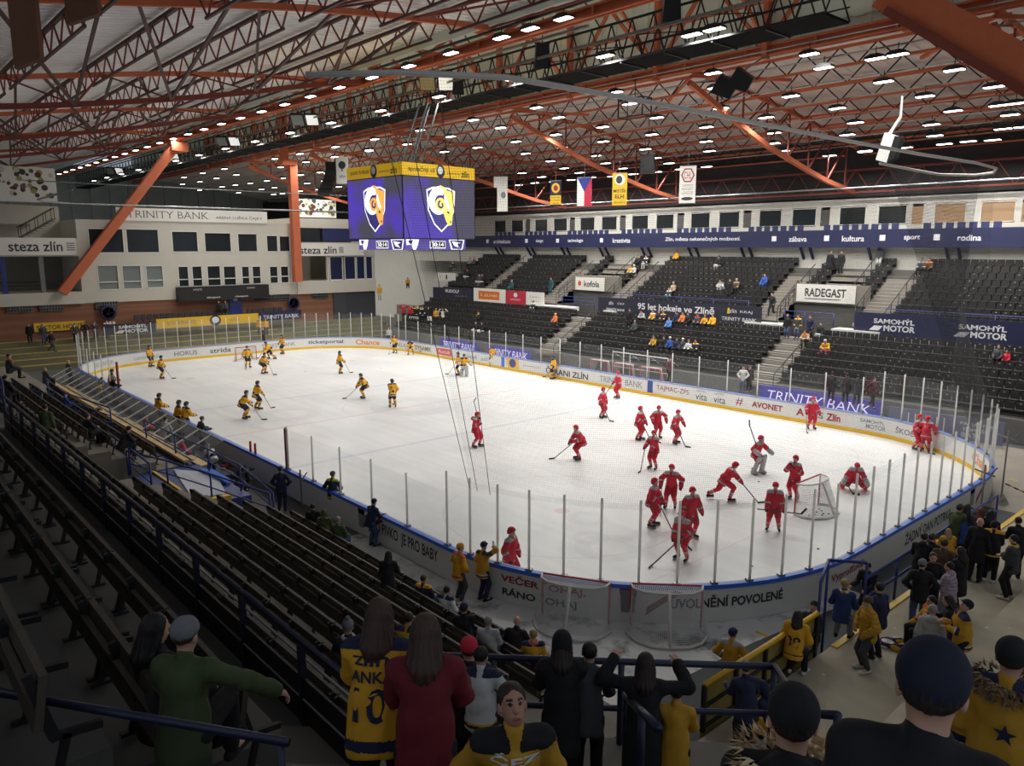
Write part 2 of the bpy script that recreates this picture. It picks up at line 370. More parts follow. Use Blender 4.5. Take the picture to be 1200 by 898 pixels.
# ---------------------------------------------------------------- far end fittings
# right wing glazed lounge
for i, (a,b) in enumerate([(14.3,15.9),(16.1,17.5),(17.6,18.7),(18.8,19.7)]):
    mb = MB(); e = 0.08
    mb.box((-37.1,a,6.3),(-36.95,a+e,8.9)); mb.box((-37.1,b-e,6.3),(-36.95,b,8.9)); mb.box((-37.1,a,6.3),(-36.95,b,6.38)); mb.box((-37.1,a,8.82),(-36.95,b,8.9))
    fr = struct('window_%d' % (31+i), mb, M_white); g = MB(); g.box((-37.06,a,6.3),(-37.0,b,8.9)); g.build('pane', mat('navy lounge glass', C(36,44,74), 0.12, var=0.2), fr)
mb = MB(); mb.box((-41.5,10.4,6.3),(-41.3,14.2,8.9)); struct('wall_lounge_back', mb, M_wall)
for i,(a,b,c) in enumerate([(11.0,13.3,M_dglass),(13.6,19.8,mat('navy blind', C(40,46,92), 0.6))]):
    mb = MB(); mb.box((-37.0,a,10.5),(-36.97,b,11.85)); struct('window_%d' % (41+i), mb, c)
# left wing openings
mb = MB(); mb.box((-43.9,-20,6.0),(-43.8,-10.1,9.1)); struct('wall_left_back', mb, mat('lit room plaster', C(150,146,136), 0.8))
for y in (-16.0,-13.2): mb = MB(); mb.box((-37.3,y,6.0),(-37.05,y+0.35,9.1)); struct('column_%d' % (1 if y < -14 else 2), mb, M_blue if y < -14 else M_grey)
def simple_rail(name, label, pts, h, n_mid, m, group=None, r=0.03, cat='railing', posts=None):
    # a tubular guard rail along a line of foot points
    t = thing(name, label, cat, pts[0], 0, group); o = Vector(pts[0]); P = [Vector(p)-o for p in pts]
    mb = MB(); mb.tube([p+Vector((0,0,h)) for p in P], r, 8); mb.build('top_rail', m, t, True)
    for k in range(n_mid):
        mb = MB(); mb.tube([p+Vector((0,0,h*(k+1)/(n_mid+1))) for p in P], r*0.75, 6); mb.build('mid_rail', m, t, True)
    pp = posts if posts else pts
    for p in pp:
        p = Vector(p)-o; mb = MB(); mb.tube([p, p+Vector((0,0,h))], r, 8); mb.build('post', m, t, True)
    return t
simple_rail('guard_rail', 'black metal guard rail on the left wing balcony beside the big white building', [(-37.2,-16.4,6.0),(-37.2,-13,6.0),(-37.2,-11.5,6.0)], 0.95, 2, M_black)
t = thing('staircase_rail', 'dark staircase with sloping rails left of the white building on the upper level', 'stairs', (-38,-14,10.65))
mb = MB()
for k in range(8): mb.box((-0.6,-0.2+k*0.33,k*0.2),(0.6,0.13+k*0.33,k*0.2+0.06))
mb.build('tread', M_grey, t)
for dx in (-0.6,0.6):
    mb = MB(); mb.tube([(dx,-0.3,0.9),(dx,2.5,2.6)],0.035,6); mb.tube([(dx,-0.3,0),(dx,2.5,1.7)],0.035,6)
    for k in range(5): mb.tube([(dx,-0.2+k*0.65,k*0.4),(dx,-0.2+k*0.65,k*0.4+0.95)],0.025,6)
    mb.build('handrail', M_black, t)
# lettering banners
def sign(name, label, cat, c, right, up, w, h, m, d=0.05, group=None):
    r = Vector(right).normalized(); u = Vector(up).normalized(); n = r.cross(u)
    t = thing(name, label, cat, c, 0, group); mb = MB()
    a = [r*sx*w/2 + u*sy*h/2 + n*sz*d/2 for sz in (-1,1) for sy in (-1,1) for sx in (-1,1)]
    mb.add(a, [(0,2,3,1),(4,5,7,6),(0,1,5,4),(2,6,7,3),(0,4,6,2),(1,3,7,5)]); mb.build('panel', m, t)
    t['_n'] = d/2+0.006
    def put(body, du, dv, tw, th, mm, bold=0.0, shear=0.0, nm='lettering', serif=False):
        return lettering(body, tw, th, lambda a, b: r*(du+a)+u*(dv+b)+n*(d/2+0.006), mm, t, nm, bold, shear, None, serif or body == 'TRINITY BANK')
    def shape(poly, mm, nm='emblem', off=0.006):
        mb = MB(); mb.add([r*a+u*b+n*(d/2+off) for a,b in poly], [list(range(len(poly)))]); return mb.build(nm, mm, t)
    del t['_n']
    return t, put, shape
EY = (0,1,0); EZ = (0,0,1)
M_signw = mat('white sign board', C(226,224,216), 0.5, var=0.03)
t, put, shape = sign('bank_sign', 'long white sign above the white building carrying serif TRINITY BANK lettering', 'sign', (-36.85,0.3,12.85), EY, EZ, 14.2, 1.15, M_signw)
put('TRINITY BANK', -2.55, 0.02, 7.3, 0.62, M_ink, -0.012); put('ARENA LUĎKA ČAJKY', 4.2, -0.12, 4.7, 0.42, M_ink)
t, put, shape = sign('cycle_path_banner', 'white fascia banner reading steza zlín on the left wing', 'banner', (-36.75,-14.4,9.95), EY, EZ, 8.2, 1.45, M_signw)
put('steza zlín', 1.05, 0.0, 4.0, 0.85, M_ink, 0.015)
for k in range(4): shape([(3.35,-0.35+k*0.19),(4.0,-0.35+k*0.19),(4.0,-0.25+k*0.19),(3.35,-0.25+k*0.19)], M_inkg)
t, put, shape = sign('cycle_path_banner', 'white fascia banner reading steza zlín on the right wing behind the orange column', 'banner', (-36.7,14.5,9.62), EY, EZ, 8.0, 1.3, M_signw)
put('steza zlín', -1.6, -0.05, 4.3, 0.8, M_ink, 0.015)
for k in range(4): shape([(0.85,-0.35+k*0.17),(1.4,-0.35+k*0.17),(1.4,-0.24+k*0.17),(0.85,-0.24+k*0.17)], M_inkg)
t, put, shape = sign('score_ledge', 'black display box under the white building windows', 'display board', (-36.55,2.4,5.45), EY, EZ, 9.0, 1.35, M_blackc, 0.7)
put('HOSTÉ', -2.7, 0.42, 0.8, 0.2, M_inkw); put('DOMÁCÍ', 2.6, 0.42, 0.8, 0.2, M_inkw); put('nikesport', -1.2, -0.42, 1.3, 0.2, M_inkw, 0.02); put('nikesport', 1.6, -0.42, 1.3, 0.2, M_inkw, 0.02)
def poster(label, c, w, h, seed):
    t, put, shape = sign('crowd_poster', label, 'poster', c, EY, EZ, w, h, M_white)
    r2 = random.Random(seed); cs = [C(90,88,70),C(150,150,70),C(60,60,60),C(190,190,180),C(90,40,40)]
    for k in range(60):
        a, b = r2.uniform(-w*.46,w*.46), r2.uniform(-h*.30,h*.44); q = r2.uniform(.12,.3); n = 7
        shape([(a+q*math.cos(2*PI*i/n), b+q*math.sin(2*PI*i/n)) for i in range(n)], mat('poster blot %d'%(k%5), cs[k%5], 0.6), 'print', 0.004+k*0.0003)
poster('big pale poster of a crowd high on the wall at the left wing', (-40.5,-13.6,15.3), 6.0, 3.0, 1)
poster('pale poster of a crowd high on the wall behind the orange column', (-41.8,15.2,14.2), 5.6, 2.0, 2)
t, put, shape = sign('guest_sector_sign', 'yellow sign reading SEKTOR HOSTÉ on the brick wall', 'sign', (-36.95,-12.1,3.05), EY, EZ, 4.0, 0.75, M_yellow)
put('SEKTOR HOSTÉ', 0, 0, 3.6, 0.5, M_ink, 0.02)
t, put, shape = sign('yellow_banner', 'long yellow banner on the far end terrace front', 'banner', (-33.9,-0.2,3.0), EY, EZ, 9.6, 0.9, M_yellow)
put('SOCHNING', -2.6, 0, 2.6, 0.3, M_inkg); put('zlín', 2.4, 0.05, 0.9, 0.36, M_inkg)
shape([(0.55+0.55*math.cos(2*PI*i/12), 0.5*math.sin(2*PI*i/12)) for i in range(12)], M_ink); shape([(0.55+0.35*math.cos(2*PI*i/12), 0.05+0.3*math.sin(2*PI*i/12)) for i in range(12)], M_inkw, 'emblem', 0.009)
t, put, shape = sign('dark_banner', 'charcoal SAMOHÝL MOTOR banner left of the yellow terrace banner', 'banner', (-33.9,-7.3,2.75), EY, EZ, 4.4, 0.95, M_dnavy)
put('SAMOHÝL', 0.3, 0.2, 2.4, 0.34, M_inkw, 0.03); put('MOTOR', 0.6, -0.22, 1.9, 0.34, M_inkw, 0.03)
shape([(-1.3,-0.38),(-0.6,-0.38),(-0.35,-0.1),(-0.85,-0.1)], M_inkw)
t, put, shape = sign('dark_banner', 'navy TRINITY BANK banner right of the yellow terrace banner', 'banner', (-33.9,7.0,3.1), EY, EZ, 4.4, 0.9, M_navy)
put('TRINITY BANK', 0, -0.1, 3.8, 0.36, M_inkw)
# terrace guard frame and row of folding seats over the banners
simple_rail('guard_rail', 'steel guard rail over the far end terrace behind the goal', [(-34.2,y,2.0) for y in (-9,-6,-3,0,3,6,9)], 0.95, 1, M_grey)
def fold_seat(m):
    t = thing('folding_chair', 'dark folding seat in the single row under the display box', 'seat', (0,0,0), 0, 'folding seats under the display box')
    mb = MB(); mb.box((-0.06,-0.22,0.42),(0.0,0.22,0.9)); mb.build('backrest', m, t)
    mb = MB(); mb.box((0.0,-0.22,0.40),(0.14,0.22,0.82)); mb.build('seat', m, t)
    mb = MB(); mb.box((-0.05,-0.03,0),(0.02,0.03,0.45)); mb.build('leg', M_black, t); return t
fs = fold_seat(mat('folding seat shell', C(62,60,62), 0.5)); k = 0
for i in range(26):
    y = -6.0 + 0.56*i
    if 2.9 < y < 4.3: continue
    if k == 0: fs.location = (-36.2, y, 2.85)
    else: dup(fs, (-36.2, y, 2.85))
    k += 1
mb = MB(); mb.box((-37,-6.6,2.0),(-35.6,9,2.85)); struct('floor_seat_plinth', mb, M_conc)
t = thing('service_hatch', 'blue door with a white sign in the brick wall', 'door', (-36.95,3.6,2.85)); mb = MB(); mb.box((0,-0.65,0),(0.08,0.65,2.15)); mb.build('door_leaf', M_blue, t)
mb = MB(); mb.box((0.081,-0.2,1.7),(0.1,0.2,1.95)); mb.build('sign_plate', M_inkw, t); mb = MB(); mb.box((0.08,0.45,0.95),(0.16,0.55,1.02)); mb.build('handle', M_steel, t)
for y, lab in ((-8.3,'dark rim fan on three white letters left of the yellow terrace banner'),(9.6,'dark rim fan mounted by the brick wall right of the seat row')):
    t = thing('wall_fan', lab, 'fan', (-36.4,y,3.3)); mb = MB(); mb.lathe([(0.62,-0.1),(0.7,0),(0.62,0.1),(0.5,0.1),(0.5,-0.1)], 20)
    for v in range(len(mb.v)): x_,y_,z_ = mb.v[v]; mb.v[v] = (z_, x_, y_+0.75)
    mb.build('rim', M_navy, t); mb = MB()
    for k in range(5):
        a = 2*PI*k/5; mb.bar((0.02,0.05*math.cos(a),0.75+0.05*math.sin(a)),(0.02,0.5*math.cos(a),0.75+0.5*math.sin(a)),0.16,0.02)
    mb.build('blade', M_dnavy, t)
    mb = MB(); mb.box((-0.08,-0.06,-0.4),(0.08,0.06,0.2)); mb.build('bracket', M_black, t)
    for k in (-1,0,1): mb = MB(); mb.box((0.3,k*0.3-0.1,-0.3),(0.42,k*0.3+0.1,-0.02)); mb.build('lamp', M_inkw, t)
for y in (-15.0,-12.6,-8.2,6.5,8.5,13.0): # glass block vents under the ledge
    t = thing('glass_block_vent', 'glass block panel high in the brick wall under the concrete ledge', 'window', (-36.98,y,4.72), 0, 'glass block panels in the brick wall')
    mb = MB(); mb.box((0,-0.95,-0.3),(0.05,0.95,0.3)); mb.build('glass_block', M_dglass, t); mb = MB()
    for k in range(-4,5): mb.box((0.05,k*0.22-0.015,-0.3),(0.07,k*0.22+0.015,0.3))
    for k in (-1,0,1): mb.box((0.05,-0.95,k*0.28-0.015),(0.07,0.95,k*0.28+0.015))
    mb.build('grid', M_grey, t)
# ---------------------------------------------------------------- far stand
ST_X0, ST_X1 = -30.0, 36.0
LO_Y, LO_Z, LO_D, LO_R, LO_N = 17.5, 1.25, 0.74, 0.40, 7
UP_Y, UP_Z, UP_D, UP_R, UP_N = 23.7, 4.9, 0.72, 0.425, 9
LOW_ST = [(-7.4,-5.2),(12.6,14.7)]            # lower stairs (x ranges)
VOM = [(-11.2,-5.4),(11.2,16.6)]              # openings with the sign above
UP_ST = [(-13.4,-11.2),(-5.4,-3.4),(9.2,11.2),(16.6,18.6)]
mb = MB()
for k in range(LO_N):
    y = LO_Y + k*LO_D; mb.box((ST_X0, y, 0),(ST_X1, 24.0 if k == LO_N-1 else y+LO_D, LO_Z+k*LO_R))
struct('floor_far_stand_lower', mb, mat('pale stand concrete', C(120,118,114), 0.85, var=0.12))
mb = MB()
def cutspan(spans, a=ST_X0, b=ST_X1):
    out = []; x = a
    for p, q in sorted(spans):
        if p > x: out.append((x, p))
        x = max(x, q)
    if x < b: out.append((x, b))
    return out
for k in range(UP_N):
    y = UP_Y + k*UP_D; z1 = UP_Z+k*UP_R; yb = 33 if k == UP_N-1 else y+UP_D
    for p, q in (cutspan(VOM) if k < 3 else [(ST_X0,ST_X1)]): mb.box((p,y,0 if k > 3 else 3.5),(q,yb,z1))
struct('floor_far_stand_upper', mb, M_concd)
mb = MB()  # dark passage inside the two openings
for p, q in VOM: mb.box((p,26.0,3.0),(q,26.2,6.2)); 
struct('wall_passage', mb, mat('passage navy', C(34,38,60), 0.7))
M_step = mat('stair concrete', C(138,132,124), 0.85, var=0.12)
def stairs(label, x0, x1, y0, z0, d, r, n):
    t = thing('stairs', label, 'stairs', ((x0+x1)/2, y0, z0)); w = (x1-x0)/2; mb = MB()
    for k in range(n*2): mb.box((-w, k*d/2, 0 if k == 0 else (k-1)*r/2),(w, n*d+0.02, (k+1)*r/2 + 0.015))
    mb.build('flight', M_step, t); mb = MB(); nn = n*d
    mb.tube([(w-0.05,0,0.95),(w-0.05,nn,n*r+0.95)],0.035,6)
    for k in range(0, n*2+1, 3): mb.tube([(w-0.05,k*d/2,k*r/2),(w-0.05,k*d/2,k*r/2+0.95)],0.025,6)
    mb.build('handrail', M_black, t); return t
stairs('concrete stairs through the lower far stand below the KOFOLA sign', *LOW_ST[0], LO_Y-0.1, LO_Z-0.3, LO_D, LO_R, LO_N)
stairs('concrete stairs through the lower far stand below the RADEGAST sign', *LOW_ST[1], LO_Y-0.1, LO_Z-0.3, LO_D, LO_R, LO_N)
for (a,b), s in zip(UP_ST, ('left of the KOFOLA sign','right of the KOFOLA sign','left of the RADEGAST sign','right of the RADEGAST sign')):
    stairs('concrete stairs in the upper far stand ' + s, a, b, UP_Y-0.1, UP_Z-0.2, UP_D, UP_R, UP_N-2)
for (a,b), s in zip(VOM, ('KOFOLA','RADEGAST')):
    stairs('short wide concrete stairs above the %s sign' % s, a+1.4, b-1.4, UP_Y+3.0*UP_D, UP_Z+3*UP_R-0.2, UP_D, UP_R, UP_N-4)
# seat benches: one continuous row of black seats per block
def bench_row(L, seed):
    r2 = random.Random(seed); mb = MB(); n = max(1, int(L/0.5)); w = L/n
    for i in range(n):
        x = -L/2 + i*w
        mb.box((x+0.03,0.30,0.40),(x+w-0.03,0.36,0.80)); mb.box((x+0.03,-0.06,0.38),(x+w-0.03,0.30,0.44))
    mb.box((-L/2,0.28,0.18),(L/2,0.32,0.4)); me = mb.mesh('seat_shells', M_seat)
    tg = MB()
    for i in range(n):
        if r2.random() < 0.55: x = -L/2 + (i+0.5)*w; tg.box((x-0.045,0.285,0.70),(x+0.045,0.301,0.755))
    return me, tg.mesh('seat_numbers', mat('pale seat number', C(150,148,140), 0.6))
_bc = {}
def far_bench(x0, x1, y, z, where, k, n):
    key = round(x1-x0,1)
    if key not in _bc: _bc[key] = bench_row(x1-x0, len(_bc))
    o = link('seat_bench', _bc[key][0], None, ((x0+x1)/2, y+0.25, z))
    nm = ['front','second','third','fourth','fifth','sixth','seventh','eighth','ninth'][k]
    tag(o, '%s row of black plastic seats in the %s' % (nm, where), 'seats', 'black seat rows of the far stand')
    link('seat_number', _bc[key][1], o)
def blocks(spans): return [s for s in cutspan(spans) if s[1]-s[0] > 0.8]
LB = ['lower far stand, left block','lower far stand, middle block','lower far stand, right block']
for k in range(LO_N):
    for (a,b), w in zip(blocks(LOW_ST), LB): far_bench(a+0.1,b-0.1,LO_Y+k*LO_D,LO_Z+k*LO_R,w,k,LO_N)
UB = ['upper far stand, left block','upper far stand, middle block','upper far stand, right block']
for k in range(UP_N):
    for (a,b), w in zip([(-21.5,-13.4),(-3.4,9.2),(18.6,36.0)], UB):
        far_bench(a+0.1,b-0.1,UP_Y+k*UP_D,UP_Z+k*UP_R,w,k,UP_N)
    if k > 0: far_bench(-29.8,-23.4,UP_Y+k*UP_D,UP_Z+k*UP_R,'small upper far stand corner block',k,UP_N)
stairs('concrete stairs near the left corner of the upper far stand', -23.3, -21.6, UP_Y-0.1, UP_Z-0.2, UP_D, UP_R, UP_N-1)
for k in (3,4,5,6,7,8):
    for (a,b), s in zip(((-11.1,-9.9),(-6.7,-5.5),(11.3,12.5),(15.3,16.5)), ('left above the KOFOLA sign','right above the KOFOLA sign','left above the RADEGAST sign','right above the RADEGAST sign')):
        far_bench(a,b,UP_Y+k*UP_D,UP_Z+k*UP_R,'narrow block ' + s,k,UP_N)
# mid parapet with banners, white ledge
mb = MB()
for p, q in cutspan([(-13.5,-3.3),(9.1,18.7)]): mb.box((p,23.05,4.3),(q,23.25,5.55))
struct('wall_mid_parapet', mb, M_dnavy)
mb = MB()
for p, q in cutspan([(-8.6,-4.6),(12.0,15.6)]): mb.box((p,22.7,4.05),(q,23.05,4.25))
for (p,q) in ((-13.5,-8.6),(-4.6,-3.3),(9.1,12.0),(15.6,18.7)): mb.box((p,22.7,4.2),(q,23.9,4.55))
struct('trim_3', mb, M_white)
EX = (1,0,0)
def fs_banner(label, x0, x1, z0, z1, m, y=22.98):
    return sign('stand_banner', label, 'banner', ((x0+x1)/2, y, (z0+z1)/2), EX, EZ, x1-x0, z1-z0, m)
t, put, shape = fs_banner('long charcoal banner reading 95 let hokeje ve Zlíně between the tiers', -5.4, 10.3, 4.35, 5.65, M_dnavy)
put('95 let hokeje ve Zlíně', 0.2, 0.05, 7.4, 0.72, M_inkw, 0.02); put('TRINITY BANK', -5.9, -0.35, 2.1, 0.2, M_inkw); put('TRINITY BANK', 6.0, -0.35, 2.9, 0.26, M_inkw)
put('zlín', -6.4, 0.2, 0.5, 0.3, M_inkw); put('ČEZ', -5.3, 0.2, 0.8, 0.2, M_inkw); shape([(5.0,0.02),(5.25,0.02),(5.2,0.45),(5.05,0.45)], M_yellow); put('zlín', 5.5, 0.25, 0.6, 0.3, M_inkw); put('KRAJ', 6.6, 0.2, 1.0, 0.22, M_inkw)
t, put, shape = fs_banner('navy banner with two SAMOHÝL MOTOR marks right of the RADEGAST stairs', 17.0, 30.0, 4.4, 5.75, M_navy)
for du in (-4.0,1.0):
    put('SAMOHÝL', du, 0.22, 2.5, 0.38, M_inkw, 0.03); put('MOTOR', du+0.35, -0.24, 1.9, 0.38, M_inkw, 0.03); shape([(du-1.5,-0.42),(du-0.9,-0.42),(du-0.65,-0.12),(du-1.2,-0.12)], M_inkw)
t, put, shape = fs_banner('white banner with an orange JELÍNEK panel between the tiers', -22.7, -17.7, 4.4, 5.75, M_signw)
shape([(-1.7,-0.42),(1.6,-0.42),(1.6,0.42),(-1.7,0.42)], mat('orange panel', C(215,110,40), 0.6)); lettering('R. JELÍNEK', 2.7, 0.36, lambda a,b: Vector((a,-0.045,b)), mat('cream print', C(240,225,180), 0.6), t)
t, put, shape = fs_banner('crimson banner with a white badge between the tiers', -17.6, -14.8, 4.4, 5.7, mat('crimson vinyl', C(185,40,62), 0.6)); shape([(0.28*math.cos(2*PI*i/10), 0.25+0.22*math.sin(2*PI*i/10)) for i in range(10)], M_inkw); put('SPORT', 0, -0.2, 1.5, 0.16, M_inkw)
t, put, shape = fs_banner('white banner with grey script next to the crimson one', -14.7, -12.2, 4.45, 5.7, M_signw); put('( oniv )', 0, 0.15, 1.3, 0.28, M_inkg); put('zlínský', 0, -0.25, 1.2, 0.16, M_inkg)
t, put, shape = fs_banner('black RUDOLF banner at the left end of the tier parapet', -28.0, -22.9, 4.4, 5.7, M_dnavy); put('RUDOLF', -0.9, 0.2, 2.4, 0.34, M_inkw, 0.02); put('stavební', 0.6, -0.25, 2.0, 0.2, M_inkg)
def vsign(label, c, w, h, f):
    t, put, shape = sign('stair_sign', label, 'sign', c, EX, EZ, w, h, M_signw); f(put, shape); return t
vsign('white kofola sign above the passage opening', (-8.9,25.6,6.55), 3.6, 1.2, lambda p,s: (p('kofola', 0.25, 0, 1.9, 0.55, M_ink, 0.02), s([(-1.25+0.22*math.cos(2*PI*i/9), 0.02+0.25*math.sin(2*PI*i/9)) for i in range(9)], mat('orange red print', C(215,85,50), 0.6))))
vsign('white RADEGAST sign above the passage opening', (13.6,25.6,6.65), 4.3, 1.25, lambda p,s: (p('RADEGAST', 0, 0.06, 3.0, 0.6, M_ink, 0.025), s([(-1.5,-0.42),(1.0,-0.42),(1.2,-0.36),(-1.5,-0.36)], M_ink)))
vsign('small white sign at the left corner stairs of the far stand', (-31.0,25.6,6.55), 3.6, 0.9, lambda p,s: (s([(0.0,-0.25),(0.3,-0.25),(0.3,0.25),(0.0,0.25)], M_ink), p('I', -1.0, 0, 0.1, 0.3, M_inkg)))
mb = MB()
for p,q in VOM: mb.box((p,25.7,5.9),(q,26.0,7.3))
struct('wall_over_passage', mb, M_conc)
for (a,b), s in zip(VOM, ('KOFOLA','RADEGAST')):
    simple_rail('guard_rail', 'navy guard rail in front of the passage under the %s sign' % s, [(a+0.2,24.2,4.4),((a+b)/2-1,24.2,4.4),(b-1.6,24.2,4.4)], 1.0, 2, M_blue)
    for x, d in ((a,'left'),(b,'right')):
        t = simple_rail('guard_rail', 'sloping dark rail on the %s of the %s sign' % (d,s), [(x,23.9,5.0),(x,25.0,5.7),(x,26.2,6.5)], 1.0, 2, M_black)
simple_rail('guard_rail', 'navy guard rail along the top of the 95 let hokeje banner', [(x,23.3,5.0) for x in (-3.2,0,3,6,9)], 1.0, 1, M_blue)
simple_rail('guard_rail', 'navy guard rail along the top of the SAMOHÝL MOTOR banner', [(x,23.3,5.0) for x in (18.8,22,25,28,31,34)], 1.0, 1, M_blue)
# LED boards standing behind the far glass
M_led = mat('violet led face', (0.05,0.04,0.2), 0.4, emit=C(96,84,190), es=0.30)
M_ledt = mat('lit led letters', (0.8,0.8,0.9), 0.4, emit=C(225,215,250), es=0.6)
for x, w, l in ((17.8,7.6,'violet led board reading TRINITY BANK behind the far glass below the RADEGAST stairs'),(-17.6,5.6,'violet led board reading TRINITY BANK behind the far glass, near the corner'),(-10.4,5.6,'violet led board reading TRINITY BANK behind the far glass below the JELÍNEK banner')):
    t, put, shape = sign('led_board', l, 'led board', (x,17.0,0.68), EX, EZ, w, 1.1, M_led, 0.12); put('TRINITY BANK', 0, 0, w*0.86, 0.6, M_ledt, -0.01, 0.2)
t, put, shape = sign('ground_banner', 'grey blue banner with a picture strip behind the far glass at the near corner', 'banner', (25.2,16.2,0.65), EX, EZ, 5.6, 1.2, mat('grey blue vinyl', C(120,124,150), 0.6))
put('PAMÁTNÍK', 1.6, 0.3, 1.6, 0.22, M_inkw); put('TOMÁŠE', 1.5, 0.0, 1.2, 0.22, M_inkw); put('BATI', 1.3, -0.3, 0.8, 0.22, M_inkw)
for k in range(6): shape([(-1.8+k*0.36,-0.4),(-1.74+k*0.36,-0.4),(-1.74+k*0.36,0.4),(-1.8+k*0.36,0.4)], M_inkw)
t, put, shape = sign('ground_banner', 'grey banner with a white heart mark beyond the near far corner', 'banner', (30.3,20.5,1.7), EX, EZ, 6, 1.3, mat('mid grey vinyl', C(128,132,142), 0.6))
put('Živý', -0.3, 0.28, 1.0, 0.42, M_inkw, 0.02); put('Zlín', -0.3, -0.3, 1.0, 0.42, M_inkw, 0.02); shape([(-2.2,-0.5),(-1.6,0.1),(-1.6,0.4),(-1.9,0.5),(-2.2,0.3),(-2.5,0.5),(-2.8,0.4),(-2.8,0.1)], M_inkw)
# ---------------------------------------------------------------- gallery with cabins over the far stand
mb = MB(); mb.box((-46,29.5,9.87),(46,33,10.05)); mb.box((-46,29.5,9.87),(46,29.6,11.0)); struct('floor_gallery', mb, M_wall)
mb = MB(); mb.box((-46,30.25,8.2),(46,30.4,9.87)); struct('wall_under_gallery', mb, M_wall)
t, put, shape = sign('fascia_banner', 'very long navy fascia banner along the far gallery with small white words', 'banner', (0,29.46,10.5), EX, EZ, 76, 1.28, M_navy, 0.06)
for x, wd in ((-26.6,'architektura'),(-20.6,'design'),(-15.4,'technologie'),(-9.4,'kreativita'),(8.3,'zábava'),(12.6,'kultura'),(16.7,'sport'),(20.3,'rodina')):
    put(wd, x+0.9, 0.0, None, 0.42 if wd[0] in 'adtk' else 0.4, M_inkw, 0.015); shape([(x-0.9-(0.9 if len(wd)>7 else 0.4),-0.16),(x-0.5-(0.9 if len(wd)>7 else 0.4),-0.16),(x-0.5-(0.9 if len(wd)>7 else 0.4),0.24),(x-0.9-(0.9 if len(wd)>7 else 0.4),0.24)], M_inkw)
put('Zlín, město nekonečných možností.', 0.4, 0.05, 7.6, 0.42, M_inkw, 0.012); put('www.iczlin', 28.2, 0.0, 3.6, 0.42, M_inkw, 0.015)
# cabins: a wall with window and door openings
CY, CZ0, CZ1 = 32.0, 11.0, 13.55
wins = []; drs = []
for px in []: pass
x = -30.0; i = 0
while x < 34:
    wins.append((x, x+2.05)); x += 2.95
    if i % 2 == 1: drs.append((x-0.55, x+0.2)); x += 0.95
    i += 1
mb = MB(); mb.box((-46,CY,CZ0-1.0),(46,CY+0.2,11.5)); mb.box((-46,CY,12.95),(46,CY+0.2,CZ1+0.1)); xx = -46
ops = sorted(wins + drs)
for a,b in ops: mb.box((xx,CY,11.5),(a,CY+0.2,12.95)); xx = b
mb.box((xx,CY,11.5),(46,CY+0.2,12.95)); mb.box((-46,CY,13.5),(46,33.3,13.65)); struct('wall_cabins', mb, M_wall)
M_lit = mat('lit room behind glass', (0.3,0.2,0.12), 0.3, emit=C(190,150,110), es=0.25)
for k,(a,b) in enumerate(wins):
    mb = MB(); e = 0.05
    mb.box((a,CY-0.03,11.55),(a+e,CY+0.1,12.9)); mb.box((b-e,CY-0.03,11.55),(b,CY+0.1,12.9)); mb.box((a,CY-0.03,11.55),(b,CY+0.1,11.6)); mb.box((a,CY-0.03,12.85),(b,CY+0.1,12.9))
    fr = struct('window_%d' % (51+k), mb, M_white); g = MB(); g.box((a,CY+0.06,11.5),(b,CY+0.1,12.95)); g.build('pane', M_lit if 15.5 < a < 24 else M_dglass, fr)
for k,(a,b) in enumerate(drs):
    mb = MB(); mb.box((a,CY+0.02,11.0),(b,CY+0.12,12.75)); o = struct('door_%d' % (1+k), mb, mat('grey cabin door', C(84,82,80), 0.5) if not 15.5 < a < 24 else M_lit)
    mb = MB(); mb.box((a+0.08,CY-0.03,11.75),(a+0.14,CY+0.02,11.95)); mb.build('handle', M_steel, o)
# blue seats on the gallery, struts below it
mbs = MB(); 
def gal_seat():
    t = thing('gallery_chair', 'blue plastic seat behind the navy fascia of the far gallery', 'seat', (0,0,0), 0, 'blue seats on the far gallery')
    mb = MB(); mb.box((-0.24,0.2,0.4),(0.24,0.27,1.0)); mb.build('backrest', mat('blue seat shell', C(46,52,92), 0.5), t)
    mb = MB(); mb.box((-0.24,-0.2,0.38),(0.24,0.2,0.44)); mb.box((-0.05,-0.05,0),(0.05,0.05,0.4)); mb.build('seat', MATS['blue seat shell'], t); return t
gs = gal_seat(); k = 0; x = -28
while x < 33:
    if any(a-0.2 < x < b+0.4 for a,b in drs): x += 0.72; continue
    if k == 0: gs.location = (x,30.4,10.55)
    else: dup(gs, (x,30.4,10.55))
    k += 1; x += 0.72
mb = MB(); mb.box((-46,30.0,10.05),(46,31.0,10.55)); struct('floor_gallery_step', mb, M_conc)
bs = None; k = 0
for x in [-27,-21.8,-16.6,-11.4,-6.2,-1,4.2,9.4,14.6,19.8,25.0,30.2]:
    for dx in (0,0.75):
        if bs is None:
            mb = MB(); mb.bar((0,-1.15,0.0),(0,-1.85,0.93),0.16,0.16); bs = tag(mb.build('gallery_strut', M_navy), 'dark slanting strut under the far gallery fascia', 'strut', 'paired struts under the far gallery'); bs.location = (x,31.35,9.0)
        else: o = bs.copy(); COL.objects.link(o); o.location = (x+dx,31.35,9.0)
# wall closing the stand's left end
mb = MB(); mb.box((-33.2,20,0),(-30,21,2.5)); mb.box((-33,20.2,2.5),(-30.2,21,3.6)); struct('wall_stand_end', mb, M_conc)
